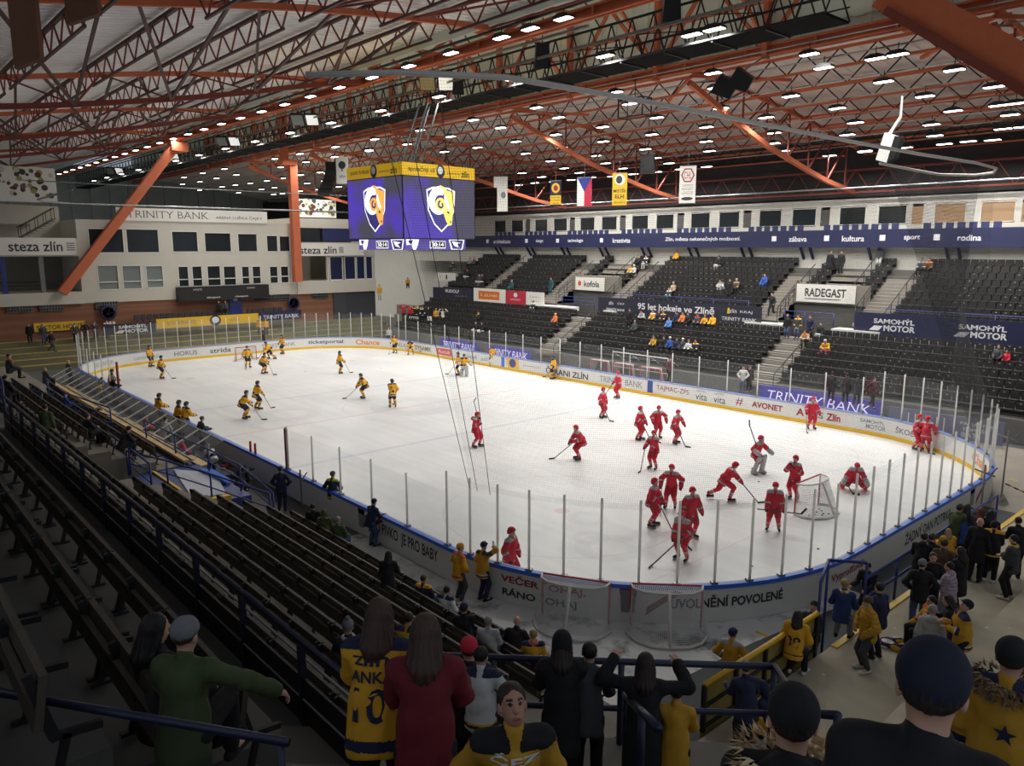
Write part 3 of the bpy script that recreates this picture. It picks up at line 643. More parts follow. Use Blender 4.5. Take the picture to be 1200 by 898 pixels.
# ---------------------------------------------------------------- near long side stand
NB_Y, NB_Z, NB_D, NB_R = -16.04, 1.04, 0.804, 0.364      # back-rest top line of row k
mb = MB()
for k in range(9):
    y1 = NB_Y - k*NB_D + 0.62; z = NB_Z + k*NB_R - 0.80
    for a, b in ((-26, 7.6 if k > 1 else -26), (13.2 if k < 7 else 7.6, 30.6 + 0.35*k)):
        if b > a: mb.box((a, y1-NB_D, -0.03), (b, y1, z))
struct('floor_near_stand_lower', mb, M_conc)
mb = MB()
mb.box((-26,-24.2,-0.03),(33.2,-22.9,4.2)); mb.box((-26,-36,-0.03),(33.5,-24.2,4.5))
for k in range(5): mb.box((-26,-36,4.5),(33.4+0.45*k,-24.25-0.8*k,5.45+0.55*k))
struct('floor_near_stand_upper', mb, M_concd)
def bench_unit():
    t = thing('folding_bench', '', 'bench'); mb = MB(); L = 0.98
    mb.add(*_slab((-L,-0.02,-0.36),(L,0.03,0.0),-0.06)); mb.build('backrest', M_wood, t)
    for sx in (-0.5,0.5):
        mb = MB(); mb.add(*_slab((sx-0.44,0.06,-0.46),(sx+0.44,0.11,-0.10),0.10)); mb.build('seat', M_wood, t)
    for x in (-L+0.04,0,L-0.04):
        mb = MB(); mb.bar((x,-0.02,0.02),(x,0.10,-0.46),0.045,0.06); mb.bar((x,0.08,-0.44),(x,0.36,-0.46),0.04,0.05); mb.bar((x,0.16,-0.44),(x,0.06,-0.80),0.04,0.05); mb.box((x-0.03,-0.02,-0.80),(x+0.03,0.16,-0.77)); mb.build('bracket', M_black, t)
    return t
def _slab(a, b, lean):
    # a plank leaning forward with height
    v = [(x, y + (z-a[2])/(b[2]-a[2])*lean*(-1), z) for x in (a[0],b[0]) for y in (a[1],b[1]) for z in (a[2],b[2])]
    return v, [(0,1,3,2),(4,6,7,5),(0,4,5,1),(2,3,7,6),(0,2,6,4),(1,5,7,3)]
ORD = ['first','second','third','fourth','fifth','sixth','seventh','eighth','ninth']
bu = bench_unit(); first = [True]
def bench(x, y, z, lab, grp):
    if first[0]: bu.location = (x,y,z); bu['label'] = lab; bu['group'] = grp; first[0] = False; return
    dup(bu, (x,y,z), None, lab, grp)
for k in range(9):
    a = 15.9 if k < 7 else 9.0; b = 30.3+0.35*k; n = int((b-a)/2.0)
    for i in range(n): bench(a+1.0+2.0*i, NB_Y-k*NB_D, NB_Z+k*NB_R, 'dark timber folding bench in the %s row up from the boards, lower near stand' % ORD[k], 'benches in the lower near stand, row %s' % ORD[k])
for k in range(2,9):
    for i in range(8): bench(5.8-2.0*i, NB_Y-k*NB_D, NB_Z+k*NB_R, 'dark bench beyond the blue entrance rails, %s row up from the boards' % ORD[k], 'benches beyond the blue entrance, row %s' % ORD[k])
for r, (y, z, x1) in enumerate(((-24.78,6.25,33.8),(-25.58,6.83,34.4),(-26.3,7.35,34.6))):
    for i in range(11): bench(x1-1.0-2.0*i, y, z, 'dark timber bench in the %s row behind the dark parapet rail' % ORD[r], 'benches behind the parapet rail, row %s' % ORD[r])
# parapet with heavy rail between the blocks
M_para = mat('near black navy rail paint', C(30,34,58), 0.3, var=0.1)
t = thing('parapet_rail', 'long dark blue parapet rail between the lower benches and the dark upper aisle', 'railing', (0,-23.2,4.0))
mb = MB(); mb.box((11,-0.03,0.05),(32.9,0.0,0.82)); mb.build('panel', mat('dark parapet sheet', C(26,28,36), 0.5, var=0.2), t)
mb = MB(); mb.tube([(11,0,1.27),(32.9,0,1.27)],0.036,10); mb.build('top_rail', M_para, t, True)
mb = MB(); mb.tube([(11,0.02,1.05),(32.9,0.02,1.05)],0.02,6); mb.tube([(11,-0.04,0.55),(32.9,-0.04,0.55)],0.015,6); mb.build('mid_rail', M_steel, t, True)
x = 12.4
while x < 33: mb = MB(); mb.box((x-0.035,-0.06,0),(x+0.035,0.02,1.25)); mb.build('post', M_para, t); x += 1.75
# guard frames and tower at the far end of the parapet
for (a,b,l) in (((11.2,-23.2),(9.0,-24.4),'dark blue guard rail at the far end of the parapet'),((7.0,-23.4),(2.0,-23.4),'dark blue guard rail beyond the parapet at the left picture edge')):
    simple_rail('guard_rail', l, [(a[0],a[1],4.25),((a[0]+b[0])/2,(a[1]+b[1])/2,4.25),(b[0],b[1],4.25)], 1.5, 2, M_blue, r=0.04)
# blue entrance between the blocks
mb = MB(); mb.box((7.7,-18.9,-0.03),(13.1,-16.2,0.95)); struct('floor_entrance', mb, mat('blue floor paint', C(42,62,120), 0.5, var=0.15))
mb = MB(); mb.box((7.6,-18.05,0.95),(13.1,-17.95,1.02)); mb.box((13.0,-18.9,0.0),(13.25,-17.0,1.15)); struct('trim_4', mb, M_yellow)
mb = MB(); mb.prism([(1.2,-17.8),(7.6,-18.4),(7.6,-16.4),(4.5,-15.9)],'z',0,0.95); struct('floor_entrance_ramp', mb, MATS['blue floor paint'])
mb = MB(); mb.prism([(8.0,-17.3),(12.2,-18.0),(12.5,-16.9),(9.6,-16.2)],'z',0.951,1.0); o = tag(mb.build('folded_flag', mat('pale flag cloth', C(200,204,214), 0.8)), 'large white flag spread on the blue entrance floor', 'flag'); 
mb = MB(); mb.prism([(8.9,-16.6),(11.4,-16.45),(11.2,-16.2),(9.4,-16.2)],'z',1.001,1.10); tag(mb.build('folded_flag', mat('blue flag cloth', C(70,120,210), 0.8)), 'bright blue flag bundled beside the white flag at the entrance', 'flag')
simple_rail('guard_rail', 'blue guard rail along the upper side of the blue entrance', [(4.2,-18.7,1.0),(7.6,-18.8,1.0),(10.6,-18.9,1.0)], 1.1, 2, M_blue, r=0.035)
simple_rail('guard_rail', 'blue guard rail along the rink side of the blue entrance', [(2.5,-16.7,0.95),(6.2,-16.6,0.95),(9.5,-16.4,0.95),(12.4,-16.3,0.9),(15.2,-16.3,0.5)], 1.05, 1, M_blue, r=0.035)
simple_rail('guard_rail', 'blue guard rail crossing in front of the white flag', [(7.7,-18.9,1.0),(10.2,-18.2,1.0),(13.0,-17.6,1.0),(15.6,-16.6,0.7)], 1.0, 1, M_blue, r=0.035)
for i,(x0,y0,l) in enumerate(((-14,-20.2,'blue guard rail among the far lower benches by the timber ledge'),(-8,-18.6,'second blue guard rail among the far lower benches'))):
    simple_rail('guard_rail', l, [(x0,y0,1.7),(x0+5,y0-0.2,1.7),(x0+10,y0+0.6,1.6)], 1.1, 2, M_blue, r=0.035)
# timber ledge and slanted bench screens
t = thing('timber_ledge', 'pale timber ledge below the slanted bench screens', 'ledge', (0,0,0))
for a,b in ((-19.3,-6.6),(-5.6,7.6)): mb = MB(); mb.box((a,-16.75,1.08),(b,-16.4,1.18)); mb.build('plank', M_timber, t); mb = MB(); mb.box((a,-16.72,0),(b,-16.62,1.08)); mb.build('backing', mat('brown hoarding', C(84,74,62), 0.7), t)
M_screen = glass('bench screen acrylic', (0.86,0.88,0.88), 0.08, 0.10)
pr = None
for i in range(19):
    x = -19.2 + 1.43*i
    if pr is None:
        pr = thing('bench_screen', 'slanted clear screen with white struts over the team bench', 'screen', (x,-16.45,1.2), 0, 'slanted screens over the team benches')
        mb = MB(); mb.quad((0,0,0),(1.43,0,0),(1.43,1.25,0.62),(0,1.25,0.62)); mb.build('pane', M_screen, pr)
        mb = MB(); mb.bar((0,0,0),(0,1.25,0.62),0.07,0.05); mb.build('strut', M_white, pr)
        mb = MB(); mb.bar((0,1.25,0.62),(1.43,1.25,0.62),0.04); mb.bar((0,0,0.01),(1.43,0,0.01),0.04); mb.build('frame', M_steel, pr)
    else: dup(pr, (x,-16.45,1.2))
mb = MB(); mb.box((-19.2,-16.4,-0.02),(7.6,-14.2,0.2)); struct('floor_bench', mb, M_mat)
t = thing('team_bench', 'long timber team bench under the slanted screens', 'bench', (0,-15.7,0.2)); mb = MB()
for a,b in ((-18.5,-6.8),(-5.4,7)): mb.box((a,-0.2,0.4),(b,0.2,0.46))
mb.build('seat', M_timber, t); mb = MB()
for k in range(13): mb.box((-18+k*2,-0.15,0),(-17.9+k*2,0.15,0.4))
mb.build('support', M_grey, t)
# ---------------------------------------------------------------- corner block below the camera: diagonal steps
CX, CYY = 39.635, -26.934; Fd = Vector((-0.7071,0.7071,0)); Rd = Vector((0.7071,0.7071,0))
def corner(w, tt, z): return Vector((CX,CYY,z)) + Fd*w + Rd*tt
mb = MB()
for k in range(11):
    z = 7.85 - 0.36*k; w0 = 0.7*k - (0.8 if k == 0 else 0); w1 = 8.15 if k == 10 else 0.7*k + 0.7; tr = 2.55 if k > 7 else 3.7
    a,b,c,d = [corner(w,tt,0) for w,tt in ((w0,-3.4),(w1,-3.4),(w1,tr),(w0,tr))]
    mb.prism([(p.x,p.y) for p in (a,d,c,b)],'z',0,z)
struct('floor_corner_steps', mb, M_conc)
def rail3(name, label, segs, posts, m, r=0.04, cat='railing'):
    o = Vector(posts[0][0]); t = thing(name, label, cat, o)
    for nm, pts in segs: mb = MB(); mb.tube([Vector(p)-o for p in pts], r if nm == 'top_rail' else r*0.9, 8); mb.build(nm, m, t, True)
    for a,b in posts: mb = MB(); mb.tube([Vector(a)-o,Vector(b)-o], r*0.9, 8); mb.build('post', m, t, True)
    return t
M_rail = mat('midnight blue rail paint', C(30,36,66), 0.35, var=0.1)
rail3('guard_rail','midnight blue guard rail across the front of the corner steps', [('top_rail',[corner(8.05,-2.0,5.28),corner(8.05,2.45,5.28)]),('mid_rail',[corner(8.05,-2.0,4.7),corner(8.05,2.45,4.7)])], [(corner(8.05,tt,4.12),corner(8.05,tt,5.28)) for tt in (-2.0,-0.7,0.75,2.45)], M_rail)
rail3('guard_rail','midnight blue rail sloping up the right edge of the corner steps', [('top_rail',[corner(8.05,2.45,5.28),corner(7.0,2.45,5.4),corner(6.2,2.45,5.9)]),('mid_rail',[corner(8.05,2.45,4.7),corner(7.0,2.45,4.9),corner(6.2,2.45,5.4)])], [(corner(7.0,2.45,4.12),corner(7.0,2.45,5.4)),(corner(6.2,2.45,4.5),corner(6.2,2.45,5.9))], M_rail)
rail3('stair_rail','pale topped stair rail rising towards the viewer by the patterned jersey', [('top_rail',[corner(7.5,0.76,5.2),corner(5.4,0.80,6.25)])], [(corner(7.45,0.76,4.15),corner(7.45,0.76,5.2)),(corner(6.3,0.78,4.75),corner(6.3,0.78,5.78))], M_rail)
rail3('stair_rail','dark blue rail crossing the bottom left corner of the picture', [('top_rail',[(33.0,-27.0,6.98),(35.65,-25.19,6.98)])], [((33.4,-26.75,5.6),(33.4,-26.75,6.98)),((35.6,-25.22,5.6),(35.6,-25.22,6.98))], M_rail, 0.028)
# ---------------------------------------------------------------- near end terrace and barrier
mb = MB(); TZ = 1.0
mb.box((32.4,-20,-0.03),(34.6,16,TZ))
for k in range(9): mb.box((34.6+0.85*k,-20,-0.03),(35.45+0.85*k if k < 8 else 46,16,TZ+0.36*(k+1)))
struct('floor_near_end_terrace', mb, mat('terrace concrete', C(178,168,146), 0.8, var=0.2, scale=1.5))
mb = MB(); mb.box((32.4,-10.9,TZ),(32.55,14,TZ+0.03)); struct('trim_5', mb, M_yellow)
r2 = random.Random(3)
cf = None
for k in range(46):
    p = (r2.uniform(32.8,37.5), r2.uniform(-16.5,-6)); kz = TZ if p[0] < 34.6 else TZ+0.36*(int((p[0]-34.6)/0.85)+1)
    if cf is None: mb = MB(); mb.box((-0.03,-0.02,0),(0.03,0.025,0.006)); cf = tag(mb.build('paper_scrap', M_white), 'tiny white paper scrap littering the terrace concrete', 'litter', 'paper scraps on the terrace'); cf.location = (*p,kz)
    else: o = cf.copy(); COL.objects.link(o); o.location = (*p,kz); o.rotation_euler = (0,0,r2.uniform(0,6))
# barrier: yellow topped fence with printed cloth
t = thing('barrier', 'dark barrier with yellow top rail and faded yellow cloth at the terrace edge', 'barrier', (32.3,-12.5,TZ))
mb = MB(); mb.tube([(0,-3.2,0.95),(0,1.05,0.95)],0.055,8); mb.build('top_rail', M_yellow, t, True)
mb = MB(); mb.tube([(0,-3.2,0.5),(0,1.05,0.5)],0.035,8); mb.tube([(0,-3.2,0.08),(0,1.05,0.08)],0.035,8); mb.build('mid_rail', M_black, t, True)
mb = MB(); mb.box((-0.05,-3.2,-0.95),(-0.03,1.05,0.9)); cl = mb.build('cloth', mat('faded yellow cloth', C(150,132,70), 0.8, var=0.35, scale=4), t); cl['label'] = 'faded yellow printed cloth'
for k in range(5): mb = MB(); mb.box((-0.04,-3.2+k*1.06-0.04,0),(0.04,-3.2+k*1.06+0.04,0.95)); mb.build('post', M_black, t)
rail3('guard_rail','blue guard rail with a tall corner post beside the yellow barrier', [('top_rail',[(32.3,-11.4,2.65),(31.6,-9.6,2.45),(32.35,-9.2,2.5)]),('top_rail',[(32.35,-9.2,2.1),(32.35,0.2,2.1)]),('mid_rail',[(32.35,-9.2,1.6),(32.35,0.2,1.6)])],
      [((32.3,-11.4,TZ),(32.3,-11.4,2.65)),((31.6,-9.6,0),(31.6,-9.6,2.45)),((32.35,-9.2,TZ),(32.35,-9.2,2.5)),((32.35,-7.4,TZ),(32.35,-7.4,2.1)),((32.35,-4.0,TZ),(32.35,-4.0,2.1)),((32.35,0.2,TZ),(32.35,0.2,2.1))], M_blue, 0.038)
rail3('guard_rail','blue guard rail by the far right exit beyond the crowd', [('top_rail',[(32.6,2.6,2.1),(32.6,10.5,2.1)]),('mid_rail',[(32.6,2.6,1.6),(32.6,10.5,1.6)])], [((32.6,y,TZ),(32.6,y,2.1)) for y in (2.6,6.5,10.5)], M_blue, 0.05)
rail3('guard_rail','short blue post and rail among the standing crowd at the right edge', [('top_rail',[(35.4,-7.0,2.5),(35.4,-4.6,2.5)])], [((35.4,y,1.7),(35.4,y,2.5)) for y in (-7.0,-4.6)], M_blue, 0.05)
rail3('guard_rail','dark post standing on the terrace left of the big navy hat', [('top_rail',[(36.6,-16.4,2.95),(36.6,-15.6,2.95)])], [((36.6,y,1.9),(36.6,y,2.95)) for y in (-16.4,-15.6)], M_black, 0.04)
# ---------------------------------------------------------------- roof
def zU(y):
    if y <= 5: return float(np.interp(y, [-36,-30,-20,-14,-10,-5,-1.1], [15.6,16.5,18.0,19.0,19.6,20.1,20.4]))
    return float(np.interp(y, [10.7,17.4,24,30,36], [19.7,19.2,18.4,17.5,16.4]))
def zL(y):
    if y <= 5: return float(np.interp(y, [-36,-30,-20.6,-17.7,-12.8,-9.3,-4.4,-1.1], [14.6,15.1,16.1,16.5,17.35,18.05,19.2,19.8]))
    return float(np.interp(y, [10.7,12.2,18.8,26.7,33], [19.0,18.5,16.4,14.65,13.8]))
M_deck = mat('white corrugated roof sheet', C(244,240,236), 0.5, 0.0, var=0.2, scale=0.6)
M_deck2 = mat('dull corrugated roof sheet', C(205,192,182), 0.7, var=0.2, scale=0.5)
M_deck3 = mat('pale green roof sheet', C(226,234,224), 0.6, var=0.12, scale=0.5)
def deck(name, x0, x1, pitch, ys, zf, off, amp, m):
    mb = MB(); n = int((x1-x0)/pitch); v = []; prof = [(0,0),(0.42,0),(0.5,amp),(0.92,amp)]
    xs = [(x0+(i+p[0])*pitch, p[1]) for i in range(n) for p in prof]
    for x, dz in xs:
        for y in ys: v.append((x, y, zf(y)+off+dz))
    k = len(ys); f = [(i*k+j, (i+1)*k+j, (i+1)*k+j+1, i*k+j+1) for i in range(len(xs)-1) for j in range(k-1)]
    mb.add(v, f); return struct(name, mb, m)
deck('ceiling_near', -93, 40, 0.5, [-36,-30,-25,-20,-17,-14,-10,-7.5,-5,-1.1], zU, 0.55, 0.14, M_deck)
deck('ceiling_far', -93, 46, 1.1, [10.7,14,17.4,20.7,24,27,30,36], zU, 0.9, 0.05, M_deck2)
mb = MB(); mb.box((-93,-1.5,25.2),(46,11.2,25.4)); mb.box((-93,-1.6,20.4),(46,-1.45,25.3)); struct('ceiling_lantern', mb, M_deck3)
mb = MB()
for k in range(116): x = -93+k*1.2; mb.box((x,10.9,19.6),(x+1.17,11.0,25.3)); mb.box((x+1.1,10.82,19.6),(x+1.2,10.95,25.3))
struct('wall_lantern', mb, M_deck3)
# two long main girders
def girder(name, label, y, z, h, w):
    t = thing(name, label, 'girder', (0,y,z))
    mb = MB(); mb.box((-92,-w/2,-h/2),(37,w/2,-h/2+0.08)); mb.box((-92,-w/2,h/2-0.08),(37,w/2,h/2)); mb.box((-92,-0.06,-h/2),(37,0.06,h/2)); 
    for k in range(33): mb.box((-92+k*3.85,-w/2,-h/2+0.08),(-91.9+k*3.85,w/2,h/2-0.08))
    mb.build('beam', M_orange, t); return t
girder('main_girder','long orange main girder under the roof nearer the viewer',-1.1,19.8,0.5,0.45)
girder('main_girder','long orange main girder under the roof on the far side behind the catwalk',10.7,19.85,0.55,0.5)
# lantern frames between the girders: orange posts and crossed braces
for k in range(14):
    x = -60 + k*7.0; mb = MB()
    mb.bar((x,10.5,19.4),(x,10.5,24.6),0.35,0.3); mb.bar((x,10.5,20.0),(x+3.5,10.3,24.0),0.18); mb.bar((x+7,10.5,20.0),(x+3.5,10.3,24.0),0.18); mb.bar((x,10.4,22.2),(x+7,10.4,22.2),0.14)
    mb.bar((x,10.5,24.5),(x,-1.1,24.5),0.25); mb.bar((x,-1.1,20.1),(x,5,24.4),0.16); mb.bar((x,10.5,20.1),(x,5,24.4),0.16)
    tag(mb.build('lantern_brace', M_orange), 'orange braced frame in front of the pale green lantern wall', 'roof frame', 'orange frames of the roof lantern')
# transverse trusses
XL = [-48.6,-33.4,-18.2,-3.0,12.2,27.4]; XU = [-52.3,-37.1,-21.9,-6.7,8.5,23.7,38.9]
def curve(x, zf, ys, w, h, dz=0):
    mb = MB()
    for a, b in zip(ys[:-1], ys[1:]): mb.bar((x,a,zf(a)+dz),(x,b,zf(b)+dz),w,h)
    return mb
YN = list(np.linspace(-36,-1.1,15)); YF = list(np.linspace(10.7,33,9))
nth = ['farthest','second farthest','third farthest','third nearest','second nearest','nearest']
XLN = [-48.6,-33.4,-18.2,-3.0,22.0]; XUN = [-52.3,-37.1,-21.9,-6.7,9.2,34.0]
nth = ['farthest','second farthest','middle','second nearest','nearest','very nearest']
for i, x in enumerate(XLN):
    t = thing('roof_truss', 'dark red curved lower chord truss of the near roof slope, %s of the row' % nth[i], 'truss', (0,0,0), 0)
    curve(x, zL, YN, 0.2, 0.25).build('lower_chord', M_rust, t)
    un, uf = [u for u in XUN if u > x][0], [u for u in XUN if u < x][-1]
    ml = MB(); mr = MB()
    ynd = [-35.1+4.5*k for k in range(8)]
    for y in ynd:
        for dy, dv in ((-2.2,-5.0),(2.2,-1.7)):
            yy = max(-36,min(-1.2,y+dy)); yv = max(-36,y+dv)
            ml.bar((x,y,zL(y)),(un,yv,zU(yv)),0.12); mr.bar((x,y,zL(y)),(uf,yy,zU(yy)),0.08)
    ml.build('web_brace', M_brown, t); mr.build('web_brace', M_rust, t)
nth = ['farthest','second farthest','third farthest','third nearest','second nearest','nearest']
for i, x in enumerate(XL):
    t = thing('roof_truss', 'orange lower chord truss of the far roof slope, %s of the row' % nth[i], 'truss', (0,0,0), 0)
    curve(x, zL, YF, 0.24, 0.3).build('lower_chord', M_orange, t); curve(x, zU, YF, 0.2, 0.24).build('upper_chord', M_orange, t)
    mb = MB()
    for a, b in zip(YF[:-1], YF[1:]): mb.bar((x,a,zL(a)),(x,b,zU(b)),0.09); mb.bar((x,b,zL(b)),(x,b,zU(b)),0.09)
    mb.build('web_brace', M_rust, t)
    mb = MB(); mb.bar((x,10.9,19.4),(x-4.2,14.3,19.0),0.16); mb.bar((x,10.9,19.4),(x+4.2,14.3,19.0),0.16); mb.build('knee_brace', M_orange, t)
nth2 = ['farthest','second farthest','third farthest','third nearest','second nearest','nearest']
for i, x in enumerate(XUN):
    tag(curve(x, zU, YN, 0.2, 0.24).build('roof_chord', M_orange), 'orange curved upper chord of the near roof slope, %s of the row' % nth2[i], 'roof beam')
# lattice purlins
def purlin(x0, x1, y, z, depth, n, m1, m2, label, group):
    t = thing('lattice_purlin', label, 'purlin', ((x0+x1)/2,y,z), 0, group); L = (x1-x0)/2
    mb = MB(); mb.bar((-L,0,0),(L,0,0),0.16,0.14); mb.build('upper_chord', m1, t); mb = MB(); mb.bar((-L+0.7,0,-depth),(L-0.7,0,-depth),0.1); mb.build('lower_chord', m1, t)
    mb = MB(); xs = np.linspace(-L,L,2*n+1)
    for k in range(2*n): mb.bar((xs[k],0,0 if k%2==0 else -depth),(xs[k+1],0,-depth if k%2==0 else 0),0.06)
    mb.build('lattice', m2, t); return t
pp = {}
for i in range(len(XUN)-1):
    for y in (-34,-30.3,-26.6,-22.9,-19.2,-15.5,-11.8,-8.1,-4.4):
        L = round(XUN[i+1]-XUN[i],1); c = ((XUN[i]+XUN[i+1])/2,y,zU(y)+0.35)
        if L in pp: dup(pp[L], c)
        else: pp[L] = purlin(XUN[i],XUN[i+1],y,zU(y)+0.35,1.0,int(L*0.6),M_brown,M_rust,'dark brown lattice purlin under the pale roof sheets','lattice purlins of the near roof')
q0 = None
for y in (12.8,15.8,19,22,24.4,26.8,29.2,31.4):
    for i in range(len(XL)-1):
        if q0 is None: q0 = purlin(-7.6,7.6,y,0,0.9,8,M_orange,M_black,'thin orange purlin with dark lattice under the dull far roof','lattice purlins of the far roof')
        q0.location = (0,0,0) if False else q0.location
        if i == 0 and y == 12.8: q0.location = ((XL[0]+XL[1])/2, y, zU(y)+0.3)
        else: dup(q0, ((XL[i]+XL[i+1])/2, y, zU(y)+0.3))
for y in (9.6,11,14.4,17.4,20.7,23.3,25.4,27.7):
    zc = 19.56 if y == 9.6 else 18.6-0.13*(y-10)+0.56
    mb = MB(); mb.tube([(-78,y,zc),(45,y,zc)],0.035,6)
    tag(mb.build('conduit', M_steel), 'pale steel conduit running lengthwise under the far roof', 'pipe', 'lengthwise conduits under the far roof')
mb = MB(); mb.tube([(-46,29.2,14.1),(46,29.2,14.1)],0.06,8); tag(mb.build('roof_pipe', M_steel), 'pale lengthwise pipe just above the white cabin strip', 'pipe')
t = thing('edge_truss', 'orange zigzag edge truss along the foot of the far roof', 'truss', (0,31,13.9)); mb = MB(); mb.bar((-46,0,0),(46,0,0),0.12); mb.bar((-46,0,1.6),(46,0,1.6),0.12); mb.build('chord', M_rust, t); mb = MB()
for k in range(40): x = -46+k*2.3; mb.bar((x,0,0),(x+1.15,0,1.6),0.045); mb.bar((x+1.15,0,1.6),(x+2.3,0,0),0.045)
mb.build('lattice', M_rust, t)
mb = MB(); mb.box((-93,31.8,13.6),(46,33.2,17.5)); struct('wall_eaves', mb, mat('dark eaves board', C(46,42,42), 0.8))
# portal frames: column and slanting strut at both ends
def portal(x, where, extra):
    t = thing('orange_column', 'tall orange box column %s' % where[0], 'column', (x,10.0,6.3 if x < 0 else 1.5)); mb = MB(); h = 18.6-(6.3 if x < 0 else 1.5); mb.box((-0.35,-0.4,0),(0.35,0.4,h)); mb.build('shaft', M_orange, t)
    mb = MB(); mb.box((-0.55,-1.3,h-0.5),(0.55,0.28,h)); mb.build('head', M_orange, t)
    mb = MB(); mb.box((-0.33,-1.2,h),(0.33,-0.5,h+5.5)); mb.build('upper_shaft', M_orange, t)
    t = thing('orange_strut', 'slanting orange box strut %s' % where[1], 'strut', (x,-11.9,6.0 if x < 0 else 5.5)); mb = MB(); mb.bar((0,0,0),(0,10.6,13.3),0.8,0.75); mb.build('shaft', M_orange, t); mb = MB(); mb.box((-0.6,9.9,12.6),(0.6,11.4,13.4)); mb.build('head', M_orange, t)
portal(-36.0, ('standing at the far end before the right wing','rising past the left windows of the white building'), 0)
t = thing('orange_rafter', 'broad orange box rafter at the top right picture corner', 'beam', (28.0,9.6,18.0)); mb = MB(); mb.bar((-4.6,0,3.0),(8.5,0,-6.6),1.0,1.5); mb.build('box_beam', M_orange, t); mb = MB(); mb.bar((-4.4,-0.56,2.1),(8.2,-0.56,-7.2),0.12,0.35); mb.build('flange', M_rust, t)
# two brown hanging boards at the top left
for (px, y, z0, z1, w, l) in ((25.0,-24.15,12.66,16.3,0.42,'brown board hanging from the roof at the top left corner'),(25.2,-23.35,13.42,16.6,0.52,'second brown board hanging from the roof near the top left')):
    mb = MB(); mb.prism([(-w/2,z0),(w/2,z0+0.16),(w/2,z1),(-w/2,z1)],'y',-0.06,0.06); o = tag(mb.build('hanging_board', mat('brown hanging board', C(112,70,44), 0.7)), l, 'board'); o.location = (px,y,0); o.rotation_euler = (0,0,0.85)
# catwalk
t = thing('catwalk', 'long dark lattice catwalk hung between the main girders', 'catwalk', (0,3,18.5))
mb = MB(); mb.box((-90,-0.95,-0.06),(24.5,0.95,0.04)); mb.build('deck', mat('dark catwalk deck', C(26,24,23), 0.9, var=0.4, spec=0.1), t)
mb = MB()
for s in (-1,1):
    for z in (0.0,0.55,1.1,1.7): mb.bar((-90,s*0.95,z),(24.5,s*0.95,z),0.09 if z in (0.0,1.7) else 0.05)
mb.build('side_rail', M_black, t); mb = MB()
for k in range(92):
    x = -90+k*1.245
    for s in (-1,1): mb.bar((x,s*0.95,0),(x+0.62,s*0.95,1.7),0.05); mb.bar((x+0.62,s*0.95,1.7),(x+1.245,s*0.95,0),0.05)
    if k % 2 == 0: mb.bar((x,-0.95,-0.08),(x,0.95,-0.08),0.09)
mb.build('lattice', M_black, t); mb = MB()
for k in range(26): x = -88+k*4.4; mb.bar((x,-0.9,1.7),(x,-3.8,4.2),0.05); mb.bar((x,0.9,1.7),(x,7.2,3.0),0.05); 
mb.build('hanger', M_black, t)
mb = MB(); mb.bar((-90,-1.4,0.9),(24,-1.4,0.9),0.10,0.12); mb.bar((-90,-2.6,1.35),(14,-2.6,1.35),0.14,0.1); tag(mb.build('cable_tray', M_steel, t), None)
mb = MB(); mb.bar((-90,-4.8,1.55),(20,-4.8,1.55),0.12,0.1); o = mb.build('light_rail', M_black); o.location = (0,3,18.5); tag(o, 'dark rail carrying the lamp row beside the near main girder', 'rail')
